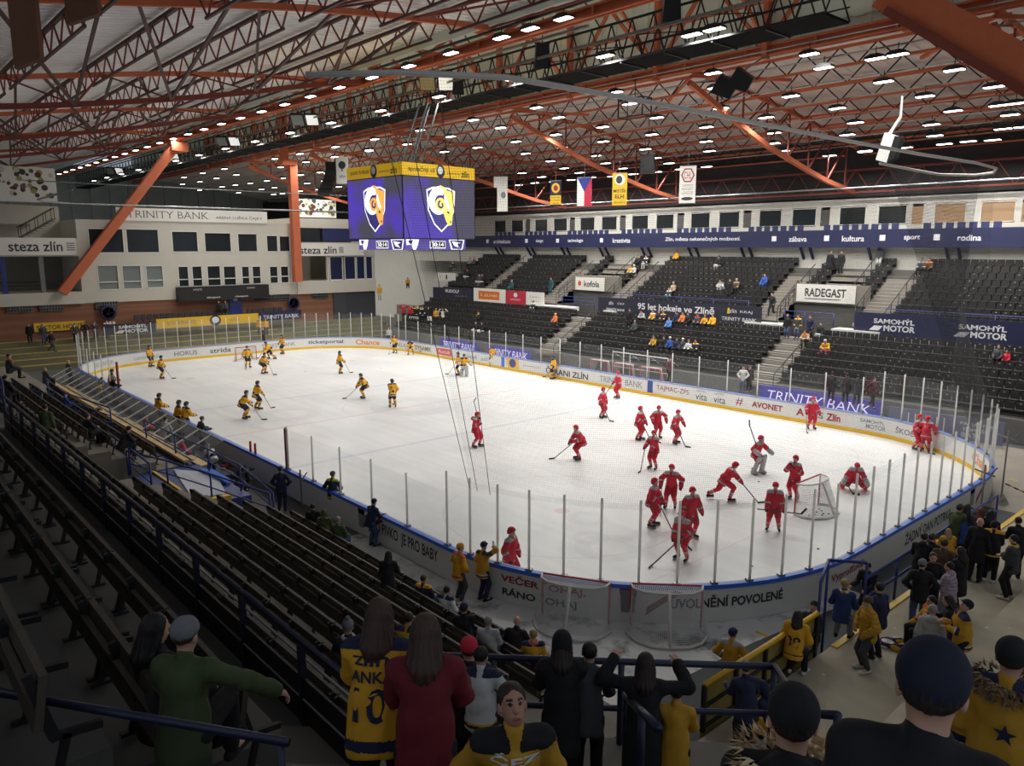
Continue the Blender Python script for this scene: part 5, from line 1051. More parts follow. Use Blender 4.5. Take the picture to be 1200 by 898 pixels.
M_post = post_mat()
def glass_panel(w, h, lab, grp):
    t = thing('rink_glass', lab, 'glass panel', (0,0,0), 0, grp)
    mb = MB(); mb.box((0.02,-0.006,0),(w-0.02,0.006,h)); mb.build('pane', M_gl, t)
    mb = MB(); mb.lathe([(0.036,0.05),(0.036,h+0.10),(0.02,h+0.12)],10); mb.build('post', M_post, t, True)
    mb = MB(); mb.box((-0.09,-0.05,-0.02),(0.09,0.09,0.05)); mb.build('foot', M_steel, t); return t
def run(s0, s1, n, h, lab, grp, skip=()):
    if s1 < s0: s1 += PER
    ss = np.linspace(s0, s1, n+1); P = [Vector((path(s)[0]+0.08*path(s)[2], path(s)[1]+0.08*path(s)[3], 1.087)) for s in ss]; pr = {}
    for i in range(n):
        if i in skip: continue
        d = P[i+1]-P[i]; key = round(d.length,2); rz = math.atan2(d.y,d.x)
        if key in pr: dup(pr[key], P[i], rz)
        else: pr[key] = glass_panel(d.length, h, lab, grp); pr[key].location = P[i]; pr[key].rotation_euler = (0,0,rz)
run(s_of(21.85,13.85), s_of(-21.85,13.85), 21, 1.85, 'clear glass panel on the far long boards before the black stand', 'glass on the far long boards')
run(s_of(30.25,5.45), s_of(21.85,13.85), 12, 2.3, 'clear glass panel round the near far corner', 'glass round the right corner')
run(s_of(30.25,-5.45), s_of(30.25,5.45), 10, 2.3, 'clear glass panel on the near end boards by the crowd', 'glass on the near end boards')
run(s_of(22.0,-13.85), s_of(30.25,-5.45), 13, 2.2, 'clear glass panel round the near corner above the spare goals', 'glass round the near corner')
run(s_of(11.35,-13.85), s_of(22.0,-13.85), 5, 1.66, 'clear glass panel on the near long boards right of the bench gap', 'glass on the near long boards')
run(s_of(-21.85,13.85), s_of(-30.25,5.45), 12, 2.3, 'clear glass panel round the far right corner of the rink', 'glass round the distant corner')
run(s_of(-30.25,5.45), s_of(-30.25,-5.45), 10, 2.3, 'clear glass panel on the far end boards behind the goal', 'glass on the far end boards')
run(s_of(-30.25,-5.45), s_of(-21.85,-13.85), 12, 2.3, 'clear glass panel round the far left corner', 'glass round the far left corner')
run(s_of(-21.85,-13.85), s_of(-12.6,-13.85), 5, 1.66, 'clear glass panel on the near long boards beyond the bench', 'glass beyond the bench')
for x, l in ((11.3,'dark red padded post where the near glass begins right of the bench'),(-12.55,'dark red padded post at the far end of the bench gap')):
    t = thing('padded_post', l, 'post', (x,-13.93,1.087)); mb = MB(); mb.lathe([(0.06,0),(0.075,0.02),(0.075,1.66),(0.04,1.7)], 12); mb.build('padding', mat('maroon padding', C(140,40,60), 0.6), t, True); mb = MB(); mb.box((-0.09,-0.09,-0.02),(0.09,0.09,0.04)); mb.build('foot', M_steel, t)
for x, l in ((-4.9,'short red post pair on the bench boards'),(8.0,'red and pink post pair on the boards near the entrance')):
    t = thing('gate_post', l, 'post', (x,-13.95,1.087)); 
    for dx in (-0.25,0.25): mb = MB(); mb.lathe([(0.05,0),(0.05,0.45),(0.03,0.48)], 10); o = mb.build('peg', M_red, t); o.location = (dx,0,0)
for i,(x,y) in enumerate(((13.2,-14.3),(30.75,6.6),(31.0,3.4))):  # leaning net poles by the boards
    t = thing('net_pole', ['steel pole with a crossbar leaning outside the near long boards','tall steel pole with a hook standing outside the right corner','steel pole standing behind the crowd at the right corner'][i], 'pole', (x,y,0)); h = [1.55,2.9,2.2][i]; mb = MB(); mb.tube([(0,0,0),(0,0,h)],0.035,8); mb.build('shaft', M_steel, t)
    mb = MB(); mb.tube([(-0.35,0.1,h-0.25),(0.35,-0.05,h-0.35)],0.03,8); mb.tube([(0.2,0,h-0.3),(0.35,0.1,h-0.05)],0.025,6); mb.build('crossbar', M_grey, t)
t = thing('barrier_chain','black and yellow chain hanging at the right corner gate','chain',(31.0,4.4,0)); 
for a,b in (((0,-2.2,0.9),(0.6,-1.2,0.25)),((0,1.6,0.95),(0.9,2.6,0.35))):
    for k in range(8): mb = MB(); p = Vector(a).lerp(Vector(b),k/8); q = Vector(a).lerp(Vector(b),(k+1)/8); mb.tube([p,q],0.03,6); mb.build('link', M_yellow if k%2 else M_black, t)
mb = MB(); mb.add([(0,0,0),(0.32,0,0),(0.35,0.3,0),(0.02,0.3,0),(0.16,0.14,0.42)], [(0,1,2,3)[::-1],(0,1,4),(1,2,4),(2,3,4),(3,0,4)]); o = tag(mb.build('snow_heap', M_snow), 'small heap of scraped snow at the right corner of the boards', 'snow'); o.location = (30.7,6.3,0)
# ---------------------------------------------------------------- goals
M_gnet = netmat('goal netting', C(205,205,205), 0.05, 0.011)
M_gred = mat('goal red paint', C(185,38,55), 0.4); M_gwhite = mat('goal white padding', C(205,202,196), 0.6)
def goal():
    t = thing('ice_goal', '', 'goal'); w, h, d = 0.92, 1.22, 1.05
    mb = MB()
    for s in (-1,1): mb.tube([(s*w,0,0),(s*w,0,h)],0.032,8)
    mb.tube([(-w,0,h),(w,0,h)],0.032,8); mb.build('goal_frame', M_gred, t, True)
    base = [(-w,0),(-w-0.12,-0.35),(-w+0.1,-0.8),(-0.45,-d),(0,-d-0.05),(0.45,-d),(w-0.1,-0.8),(w+0.12,-0.35),(w,0)]
    top = [(-w,0),(-w+0.04,-0.25),(-w+0.3,-0.48),(-0.3,-0.55),(0,-0.56),(0.3,-0.55),(w-0.3,-0.48),(w-0.04,-0.25),(w,0)]
    mb = MB(); mb.tube([(x,y,0.04) for x,y in base],0.04,8); mb.build('base_frame', M_gwhite, t, True)
    mb = MB(); mb.tube([(x,y,h) for x,y in top],0.028,8); mb.build('top_frame', M_gwhite, t, True)
    mb = MB(); mb.tube([(0,-0.56,h),(0,-d-0.05,0.04)],0.045,8); mb.build('center_bar', M_gwhite, t, True)
    v = []; uv = []; n = len(base); L = 0
    for i in range(n):
        if i: L += math.dist(base[i],base[i-1])
        v += [(*base[i],0.04),(*top[i],h)]; uv += [(L,0),(L,1.25)]
    f = [(2*i,2*i+2,2*i+3,2*i+1) for i in range(n-1)]; k = len(v); v += [(x,y,h) for x,y in top]; uv += [(x+5,y+5) for x,y in top]; f.append(list(range(k,k+n)))
    me = bpy.data.meshes.new('net'); me.from_pydata(v, [], f); ul = me.uv_layers.new(name='UVMap'); idx = np.zeros(len(me.loops), int); me.loops.foreach_get('vertex_index', idx); ul.data.foreach_set('uv', np.array(uv)[idx].ravel()); me.materials.append(M_gnet); link('net', me, t); return t
g0 = goal(); g0.location = (26.1,0.1,0); g0.rotation_euler = (0,0,PI/2); g0['label'] = 'red posted goal on the ice with pucks in it at the near end'
dup(g0, (-26.2,0.0,0), -PI/2, 'distant red posted goal on the ice at the far end')
def yaw_open(nx, ny): return math.atan2(ny, nx) - PI/2
dup(g0, (26.42,-12.98,0.02), yaw_open(-0.48,0.88), 'spare goal standing on the snow outside the near corner, left one of the pair')
dup(g0, (28.28,-11.5,0.02), yaw_open(-0.69,0.72), 'spare goal standing on the snow outside the near corner, right one of the pair')
for i,(x,rz) in enumerate(((0.2,PI),(2.6,PI),(5.2,PI))): dup(g0, (x,16.9,0.02), rz, 'spare goal standing behind the far glass, %s' % ('left of the three','middle of the three','right of the three')[i] if False else 'spare goal standing behind the far glass, ' + ('nearest the yellow player by the boards','between two other spare goals','nearest the dark red clad man')[i])
t = thing('wheeled_rack','white tubular rack of glass panes behind the far glass','rack',(3.8,17.4,0.03)); mb = MB()
for x in (-2.6,-0.9,0.9,2.6):
    mb.tube([(x,0,0),(x,0,2.0),(x+0.5,0.5,1.5)],0.04,6)
mb.tube([(-2.6,0,2.0),(2.6,0,2.0)],0.04,6); mb.tube([(-2.6,0,0.9),(2.6,0,0.9)],0.03,6); mb.build('tube_frame', M_white, t); mb = MB(); mb.box((-2.6,0.05,0.95),(2.6,0.1,1.9)); mb.build('pane', M_gl, t)
# pucks
pk = None
for i,(x,y,g) in enumerate([(26.5,0.1,1),(26.6,-0.2,1),(26.75,0.15,1),(26.55,0.4,1),(26.8,-0.05,1),(26.9,0.25,1),(26.4,0.5,1),(26.5,-0.45,1)]+[(27.6,-6.2,0),(28.3,-3.3,0),(28.1,-9.2,0),(23.0,1.9,0),(20.7,5.2,0),(-14.5,6.5,0),(-17,1,0),(-12,-6,0)]):
    if pk is None: mb = MB(); mb.lathe([(0.0,0),(0.038,0),(0.038,0.025),(0.0,0.025)], 14); pk = mb.build('puck', mat('puck rubber', C(22,22,24), 0.6)); o = pk
    else: o = pk.copy(); COL.objects.link(o)
    o.location = (x,y,0.001); tag(o, 'black puck lying inside the near goal' if g else 'black puck lying loose on the open ice', 'puck', 'pucks in the near goal' if g else 'loose pucks on the ice')
# ---------------------------------------------------------------- figures grown as one smooth surface
def surface_nets(F, o, h):
    nx, ny, nz = F.shape; ins = F < 0
    c = ins[:-1,:-1,:-1].astype(np.int8)
    for a,b,d in ((1,0,0),(0,1,0),(1,1,0),(0,0,1),(1,0,1),(0,1,1),(1,1,1)): c = c + ins[a:nx-1+a, b:ny-1+b, d:nz-1+d]
    act = (c > 0) & (c < 8); I = np.argwhere(act)
    if not len(I): return np.zeros((0,3)), []
    idx = -np.ones(act.shape, np.int64); idx[act] = np.arange(len(I)); acc = np.zeros((len(I),3)); n = np.zeros(len(I))
    cor = [(a,b,d) for a in (0,1) for b in (0,1) for d in (0,1)]
    for p in cor:
        for ax in range(3):
            if p[ax]: continue
            q = list(p); q[ax] = 1; f0 = F[I[:,0]+p[0],I[:,1]+p[1],I[:,2]+p[2]]; f1 = F[I[:,0]+q[0],I[:,1]+q[1],I[:,2]+q[2]]
            m = (f0 < 0) != (f1 < 0); t = np.where(m, f0/np.where(m, f0-f1, 1), 0)
            P = np.tile(np.array(p, float), (len(I),1)); P[:,ax] += t; acc[m] += P[m]; n[m] += 1
    V = (I + acc/n[:,None])*h + o; faces = []
    for ax in range(3):
        sl0 = [slice(None)]*3; sl1 = [slice(None)]*3; sl0[ax] = slice(0,-1); sl1[ax] = slice(1,None)
        a, b = ins[tuple(sl0)], ins[tuple(sl1)]; E = np.argwhere(a != b); u, v = (ax+1)%3, (ax+2)%3
        E = E[(E[:,u] > 0) & (E[:,v] > 0) & (E[:,u] < F.shape[u]-1) & (E[:,v] < F.shape[v]-1)]
        q = []
        for du, dv in ((-1,-1),(0,-1),(0,0),(-1,0)): e = E.copy(); e[:,u] += du; e[:,v] += dv; q.append(idx[e[:,0],e[:,1],e[:,2]])
        Q = np.stack(q, 1); flip = b[E[:,0],E[:,1],E[:,2]]; Q[flip] = Q[flip][:,::-1]; faces.append(Q)
    return V, np.concatenate(faces)
class Sdf:
    # rounded cones and ellipsoids, blended
    def __init__(s): s.p = []; s.cut = []
    def cap(s, a, b, ra, rb=None, k=0.02): s.p.append(('c', np.array(a,float), np.array(b,float), ra, ra if rb is None else rb, k)); return s
    def ell(s, c, r, k=0.02, R=None): s.p.append(('e', np.array(c,float), np.array(r,float), R, 0, k)); return s
    def hemcut(s, p, n): s.p.append(('p', np.array(p,float), np.array(n,float)/np.linalg.norm(n),0,0,0)); return s
    def plane(s, p, n): s.cut.append((np.array(p,float), np.array(n,float)/np.linalg.norm(n))); return s   # keep the side against n
    def eval1(s, q, X):
        if q[0] == 'p': return (X-q[1])@q[2]+9
        if q[0] == 'c':
            a, b = q[1], q[2]; ab = b-a; t = np.clip(((X-a)@ab)/max(ab@ab,1e-9),0,1); return np.linalg.norm(X-(a+t[...,None]*ab),axis=-1)-(q[3]+(q[4]-q[3])*t)
        d = X-q[1]
        if q[3] is not None: d = d@q[3]
        k0 = np.linalg.norm(d/q[2],axis=-1); k1 = np.linalg.norm(d/(q[2]**2),axis=-1); return k0*(k0-1)/np.maximum(k1,1e-6)
    def mesh(s, h):
        lo = np.full(3,9.); hi = np.full(3,-9.); bb = []
        for q in s.p:
            if q[0] == 'p': bb.append((0,0)); continue
            if q[0] == 'c': r = max(q[3],q[4]); l = np.minimum(q[1],q[2])-r; u = np.maximum(q[1],q[2])+r
            else: r = q[2].max(); l = q[1]-r; u = q[1]+r
            bb.append((l,u)); lo = np.minimum(lo,l); hi = np.maximum(hi,u)
        lo -= 2.5*h; n = np.ceil((hi+2.5*h-lo)/h).astype(int)+1; F = np.full(n, 0.2, np.float32); ax = [lo[i]+h*np.arange(n[i]) for i in range(3)]
        for q,(l,u) in zip(s.p, bb):
            if q[0] == 'p':
                X = np.stack(np.meshgrid(*ax, indexing='ij'),-1); F = np.maximum(F, ((X-q[1])@q[2]).astype(np.float32)); continue
            pad = q[5]*1.6+2.5*h; i0 = np.maximum(((l-pad-lo)/h).astype(int),0); i1 = np.minimum(((u+pad-lo)/h).astype(int)+2,n)
            X = np.stack(np.meshgrid(*[ax[i][i0[i]:i1[i]] for i in range(3)], indexing='ij'),-1); d = s.eval1(q, X); S_ = F[i0[0]:i1[0],i0[1]:i1[1],i0[2]:i1[2]]; k = q[5]
            hh = np.clip(0.5+0.5*(S_-d)/k,0,1); S_[...] = S_*(1-hh)+d*hh-k*hh*(1-hh)
        if s.cut:
            X = np.stack(np.meshgrid(*ax, indexing='ij'),-1)
            for p, nn in s.cut: F = np.maximum(F, (X-p)@nn)
        F[0]=F[-1]=0.2; F[:,0]=F[:,-1]=0.2; F[:,:,0]=F[:,:,-1]=0.2
        return surface_nets(F, lo, h)
def sdf_mesh(name, s, h, nmat=1, mf=None, folds=0.0):
    V, Q = s.mesh(h)
    if folds and len(Q): V = V + folds*(np.sin(V@np.array([[31,-9,14],[12,27,-8],[-10,13,23.0]]))+0.7*np.sin(V@np.array([[57,20,-31],[-22,61,18],[16,-35,49.0]])+1.3))
    me = bpy.data.meshes.new(name); me.from_pydata(V.tolist(), [], Q.tolist() if len(Q) else [])
    me.polygons.foreach_set('use_smooth', [True]*len(me.polygons))
    for k in range(nmat): me.materials.append(None)
    if mf is not None and len(Q):
        cen = V[Q].mean(1); me.polygons.foreach_set('material_index', mf(cen).astype(int))
    me.update(); return me
# ---- skeleton: local frame faces +Y, right hand +X, feet near z = 0
def ik(a, c, l1, l2, pole):
    a, c, pole = (np.array(v, float) for v in (a,c,pole)); d = c-a; L = np.linalg.norm(d); m = (l1+l2)*0.999
    if L > m: c = a + d/L*m; d = c-a; L = m
    u = d/L; x = (l1*l1-l2*l2+L*L)/(2*L); y = math.sqrt(max(l1*l1-x*x,0)); p = pole - u*(pole@u); p /= max(np.linalg.norm(p),1e-6); return a+u*x+p*y, c
def rotx(v, a): c, s_ = math.cos(a), math.sin(a); return np.array([v[0], v[1]*c - v[2]*s_, v[1]*s_ + v[2]*c])
def rotz(v, a): c, s_ = math.cos(a), math.sin(a); return np.array([v[0]*c - v[1]*s_, v[0]*s_ + v[1]*c, v[2]])
def skeleton(hip=(0,0,0.93), lean=0.05, twist=0.0, head=(0,0), hr=(0.25,0.08,0.85), hl=(-0.25,0.08,0.85), fr=(0.11,0.0,0.09), fl=(-0.11,0.0,0.09), er=(0.5,-1,-0.3), el=(-0.5,-1,-0.3), kp=(0,1,0.1), toe=(0.10,0.18), stance=0.0, krp=None, klp=None):
    J = {}; hip = np.array(hip,float); up = lambda z, y=0.0, x=0.0: hip + rotx(rotz((x,y,z),twist), -lean)
    J['hip'] = hip; J['waist'] = up(0.14); J['chest'] = up(0.34,0.005); J['neck'] = up(0.52,0.0); J['shr'] = up(0.455,0,0.168); J['shl'] = up(0.455,0,-0.168)
    hd = rotx(rotx(np.array([0,0.02,0.155]), -head[1]), -lean*0.6); J['headb'] = J['neck'] + np.array([0,0.01,0.03]); J['head'] = J['neck'] + hd; J['hyaw'] = head[0]; J['hpitch'] = head[1] + lean*0.3
    J['hpr'] = hip + np.array((0.095,0,-0.02)); J['hpl'] = hip + np.array((-0.095,0,-0.02))
    J['elr'], J['wrr'] = ik(J['shr'], hr, 0.29, 0.26, er); J['ell'], J['wrl'] = ik(J['shl'], hl, 0.29, 0.26, el)
    J['knr'], J['anr'] = ik(J['hpr'], fr, 0.44, 0.43, krp or kp); J['knl'], J['anl'] = ik(J['hpl'], fl, 0.44, 0.43, klp or kp)
    for s_, sg in (('r',1),('l',-1)):
        J['to'+s_] = J['an'+s_] + np.array((toe[0]*0.3*sg, toe[1], -0.045)); f = J['wr'+s_]-J['el'+s_]; J['hd'+s_] = J['wr'+s_] + f/np.linalg.norm(f)*0.075
    return J
def Rz(a): return np.array([[math.cos(a),-math.sin(a),0],[math.sin(a),math.cos(a),0],[0,0,1]])
def Rx(a): return np.array([[1,0,0],[0,math.cos(a),-math.sin(a)],[0,math.sin(a),math.cos(a)]])
def head_frame(J): return Rz(J['hyaw'])@Rx(-J['hpitch'])
def hp(J, v): return J['head'] + head_frame(J)@np.array(v,float)
def body_sdf(J, curl=0.6, shoes=False, grip=False):
    s = Sdf(); R = head_frame(J)
    s.ell(hp(J,(0,-0.005,0.03)),(0.076,0.094,0.098),0.01,R); s.ell(hp(J,(0,0.022,-0.045)),(0.058,0.066,0.072),0.03,R)
    s.cap(hp(J,(0,0.085,0.015)),hp(J,(0,0.106,-0.022)),0.010,0.015,0.012); s.cap(hp(J,(-0.02,0.080,-0.062)),hp(J,(0.02,0.080,-0.062)),0.010,0.010,0.01)
    for sg in (-1,1): s.ell(hp(J,(0.078*sg,-0.005,-0.005)),(0.012,0.022,0.034),0.008,R); s.cap(hp(J,(0.022*sg,0.078,0.035)),hp(J,(0.052*sg,0.07,0.033)),0.010,0.008,0.01)
    s.cap(J['neck'],hp(J,(0,-0.01,-0.06)),0.058,0.052,0.02); s.cap(J['hip'],J['waist'],0.115,0.105,0.05); s.cap(J['waist'],J['chest'],0.105,0.12,0.05)
    for sg in ('r','l'):
        s.cap(J['chest'],J['sh'+sg]-np.array((0,0,0.02)),0.09,0.05,0.05); s.cap(J['neck']-np.array((0,0,0.05)),J['sh'+sg]-np.array((0,0,0.02)),0.036,0.036,0.03); s.cap(J['sh'+sg],J['el'+sg],0.046,0.040,0.02); s.cap(J['el'+sg],J['wr'+sg],0.040,0.027,0.015)
        s.cap(J['hp'+sg],J['kn'+sg],0.080,0.055,0.03); s.cap(J['kn'+sg],J['an'+sg],0.052,0.036,0.02); s.cap(J['an'+sg],J['to'+sg],0.038,0.030,0.02)
        # hand: palm, four unequal bent fingers, thumb from the side of the palm
        w = J['wr'+sg]; f = J['hd'+sg]-w; f = f/np.linalg.norm(f); sd = 1 if sg == 'r' else -1
        side = np.cross(f,(0,0,1)) if abs(f[2]) < 0.8 else np.cross(f,(1.0*sd,0,0)); side = side/np.linalg.norm(side); nrm = np.cross(side,f)
        if abs(f[2]) < 0.8:
            if nrm[2] > 0: nrm = -nrm
        s.cap(w, w+f*0.04, 0.027, 0.03, 0.012)
        for q in (-1,1): s.cap(w+f*0.04+side*0.014*q, w+f*0.085+side*0.02*q, 0.017, 0.016, 0.012)
        for i,(o_,l) in enumerate(((-0.033,0.062),(-0.011,0.075),(0.011,0.08),(0.033,0.07))):
            b = w+f*0.088+side*o_; c = curl+0.1*(i%2); d1 = f*math.cos(c*0.6)+nrm*math.sin(c*0.6); d2 = f*math.cos(c*1.6)+nrm*math.sin(c*1.6); d3 = f*math.cos(c*2.4)+nrm*math.sin(c*2.4)
            m1 = b+d1*l*0.45; m2 = m1+d2*l*0.33; s.cap(b,m1,0.0095,0.009,0.004); s.cap(m1,m2,0.009,0.0085,0.004); s.cap(m2,m2+d3*l*0.26,0.0085,0.008,0.004)
        fwd = np.array((0,1,0.0)); ts = side if side@(fwd if abs(f[1]) < 0.7 else np.array((-sd,0,0.3))) > 0 else -side
        t0 = w+f*0.025+ts*0.026; t1 = t0+ts*0.026+f*0.026+nrm*0.010; s.cap(t0,t1,0.013,0.0105,0.008); s.cap(t1,t1+f*0.030+nrm*0.012,0.0105,0.009,0.005)
    return s
def body_mat(J):
    e = [hp(J,(sg*0.031,0.083,0.018)) for sg in (-1,1)]; l = hp(J,(0,0.09,-0.063)); br = [hp(J,(sg*0.034,0.086,0.042)) for sg in (-1,1)]; R = head_frame(J)
    def f(c):
        m = np.zeros(len(c))
        for q in e: m[np.linalg.norm(c-q,axis=1) < 0.0125] = 1
        for q in br: d = (c-q)@R; m[(abs(d[:,0]) < 0.018) & (abs(d[:,2]) < 0.006) & (abs(d[:,1]) < 0.03)] = 3
        d = (c-l)@R; m[(abs(d[:,0]) < 0.024) & (abs(d[:,2]) < 0.009) & (abs(d[:,1]) < 0.03)] = 2; return m
    return f
def top_sdf(J, t=0.02, hem=-0.12, puff=0.0, hood=False, sleeve=1.0):
    s = Sdf(); h_ = J['hip'] + (J['waist']-J['hip'])*(hem/0.14)
    s.cap(h_,J['waist'],0.145+t,0.128+t,0.05); s.cap(J['waist'],J['chest'],0.128+t,0.135+t,0.05)
    for sg, q in (('r',1),('l',-1)):
        s.cap(J['chest'],J['sh'+sg],0.105+t,0.052+t,0.05); s.cap(J['neck']-np.array((0,0,0.03)),J['sh'+sg],0.045+t*0.7,0.046+t*0.7,0.05); s.cap(h_+np.array((0.06*q,0,0)),J['waist']+np.array((0.05*q,0,0)),0.105+t,0.10+t,0.05)
    ax = (J['neck']-J['hip']); ax = ax/np.linalg.norm(ax); s.hemcut(h_-ax*0.075,-ax)
    for sg, q in (('r',1),('l',-1)):
        s.cap(J['sh'+sg],J['el'+sg],0.050+t*0.8+puff,0.046+t+puff,0.03); e = J['el'+sg]+(J['wr'+sg]-J['el'+sg])*sleeve; s.cap(J['el'+sg],e,0.048+t+puff,0.034+t+puff*0.6,0.02)
    if hood: s.ell(J['neck']+np.array((0,-0.085,0.0)),(0.12,0.075,0.085),0.03)
    s.cap(J['neck']+np.array((0,-0.005,-0.02)),J['neck']+np.array((0,0.0,0.025)),0.066+t*0.3,0.060+t*0.3,0.015)
    return s
def legs_sdf(J, t=0.015, short=False, wide=0.0):
    s = Sdf(); s.cap(J['hip']+np.array((0,0,0.06)),J['hip']-np.array((0,0,0.02)),0.12+t,0.125+t,0.04)
    for sg in ('r','l'):
        s.cap(J['hp'+sg],J['kn'+sg],0.092+t,0.066+t+wide*0.6,0.035)
        if not short: s.cap(J['kn'+sg],J['an'+sg]+(J['kn'+sg]-J['an'+sg])*0.08,0.062+t+wide*0.6,0.048+t+wide,0.02)
    return s
def shoe_sdf(J, sg):
    s = Sdf(); a = J['an'+sg]; t = J['to'+sg]; d = t-a; d[2] = 0; d = d/max(np.linalg.norm(d),1e-6); z = np.array((0,0,1.0))
    s.cap(a-d*0.045-z*0.045,t+d*0.02-z*0.0,0.042,0.040,0.02); s.cap(a+z*0.01,a-z*0.03,0.046,0.046,0.02); s.plane(a-z*0.086,-z); return s
def hair_sdf(J, style):
    s = Sdf(); R = head_frame(J); s.ell(hp(J,(0,-0.018,0.045)),(0.086,0.098,0.096),0.01,R)
    if style in ('long','verylong'):
        n = J['neck']; L = 0.30 if style == 'verylong' else 0.11
        s.cap(hp(J,(0,-0.06,0.0)),n+np.array((0,-0.10,-0.02)),0.075,0.085,0.03); s.cap(n+np.array((0,-0.10,-0.02)),n+np.array((0,-0.125,-L)),0.085,0.045,0.03)
        for q in (-1,1): s.cap(hp(J,(0.065*q,-0.01,0.02)),n+np.array((0.085*q,-0.05,-0.03)),0.032,0.045,0.02); s.cap(n+np.array((0.085*q,-0.05,-0.03)),n+np.array((0.07*q,-0.10,-L*0.8)),0.045,0.025,0.03)
    elif style == 'bun': s.ell(hp(J,(0,-0.11,0.08)),(0.04,0.04,0.04),0.01)
    p = hp(J,(0,0.055 if style != 'bald' else -0.2,0.052)); s.plane(p, head_frame(J)@np.array((0,1.0,-0.75)))
    return s
def hat_sdf(J, style):
    s = Sdf(); R = head_frame(J)
    if style == 'helmet':
        s.ell(hp(J,(0,-0.008,0.048)),(0.108,0.130,0.118),0.01,R); s.ell(hp(J,(0,-0.06,0.0)),(0.098,0.085,0.09),0.02,R); s.plane(hp(J,(0,0.06,0.03)),R@np.array((0,0.55,-0.8))); return s
    s.ell(hp(J,(0,-0.008,0.058)),(0.094,0.112,0.098),0.01,R)
    if style == 'cap': s.cap(hp(J,(-0.03,0.10,0.055)),hp(J,(-0.03,0.165,0.04)),0.030,0.018,0.02); s.cap(hp(J,(0.03,0.10,0.055)),hp(J,(0.03,0.165,0.04)),0.030,0.018,0.02)
    if style == 'bobble': s.ell(hp(J,(0,-0.02,0.175)),(0.04,0.04,0.04),0.01)
    if style == 'hood': s.ell(hp(J,(0,-0.03,0.0)),(0.105,0.11,0.14),0.03,R)
    else: s.plane(hp(J,(0,0.0,0.028)),R@np.array((0,0.25,-1)))
    if style == 'hood': s.plane(hp(J,(0,0.05,0.02)),R@np.array((0,1.0,-0.1)))
    return s
def hair_mesh(J, style, h):
    V, Q = hair_sdf(J, style).mesh(h); d = V-J['head']; a = np.arctan2(d[:,0],-d[:,1]-0.02); k = 1+0.030*np.sin(a*26+d[:,2]*9)+0.02*np.sin(a*47-d[:,2]*17); V = V.copy(); V[:,:2] = J['head'][:2]+d[:,:2]*k[:,None]
    me = bpy.data.meshes.new('hair'); me.from_pydata(V.tolist(), [], Q.tolist() if len(Q) else []); me.polygons.foreach_set('use_smooth', [True]*len(me.polygons)); me.materials.append(None); me.update(); return me
POSES = {}
def pose(n, **k): POSES[n] = skeleton(**k)
SKIN = [mat('skin tone a', C(205,160,135), 0.5, var=0.05), mat('skin tone b', C(188,140,115), 0.5, var=0.05)]
M_eye = mat('eye dark', C(40,32,30), 0.3); M_lip = mat('lip tone', C(160,90,85), 0.5); M_brow = mat('brow hair', C(60,45,36), 0.8)
HAIR = {'black': mat('black hair', C(28,24,24), 0.6), 'brown': mat('brown hair', C(72,52,40), 0.6), 'dark': mat('dark brown hair', C(48,36,30), 0.6), 'blond': mat('blond hair', C(170,140,95), 0.6), 'grey': mat('grey hair', C(150,146,142), 0.6), 'red': mat('auburn hair', C(110,62,40), 0.6)}
_ms = {}
def shared(key, make):
    if key not in _ms: _ms[key] = make()
    return _ms[key]
def put(name, me, mats, parent):
    o = link(name, me, parent)
    for i, m in enumerate(mats): o.material_slots[i].link = 'OBJECT'; o.material_slots[i].material = m
    return o
# garment patterns: which faces carry the second and third colour
def jersey_pattern(J):
    def f(c):
        m = np.zeros(len(c)); ax = J['neck']-J['hip']; L = np.linalg.norm(ax); ax = ax/L; t = (c-J['hip'])@ax
        sh = np.minimum(*[np.linalg.norm(c-J[k],axis=1) for k in ('shr','shl')]); m[(t > L*0.90) & (sh < 0.17)] = 1
        side_ = np.minimum(*[np.linalg.norm(c-J[k],axis=1) for k in ('wrr','wrl')]) > 0.16; m[(t > -0.16) & (t < -0.115) & side_] = 1; m[(t > -0.115) & (t < -0.09) & side_] = 2
        for sg in ('r','l'):
            d = J['wr'+sg]-J['el'+sg]; q = (c-J['el'+sg])@d/(d@d); n = np.linalg.norm(c-J['el'+sg]-np.clip(q,0,1)[:,None]*d,axis=1); a = (n < 0.1) & (np.abs(t) > -9)
            m[a & (q > 0.25) & (q < 0.5)] = 1; m[a & (q >= 0.5) & (q < 0.6)] = 2
        return m
    return f
def sock_pattern(J):
    def f(c):
        m = np.zeros(len(c))
        for sg in ('r','l'):
            d = J['an'+sg]-J['kn'+sg]; q = (c-J['kn'+sg])@d/(d@d); n = np.linalg.norm(c-J['kn'+sg]-np.clip(q,0,1)[:,None]*d,axis=1); a = n < 0.13
            m[a & (q > 0.45) & (q < 0.6)] = 1; m[a & (q > 0.7) & (q < 0.78)] = 1
        return m
    return f
def puffer_pattern(J):
    return lambda c: (np.sin(((c-J['hip'])@((J['neck']-J['hip'])/0.52))*75) > 0.72).astype(int)
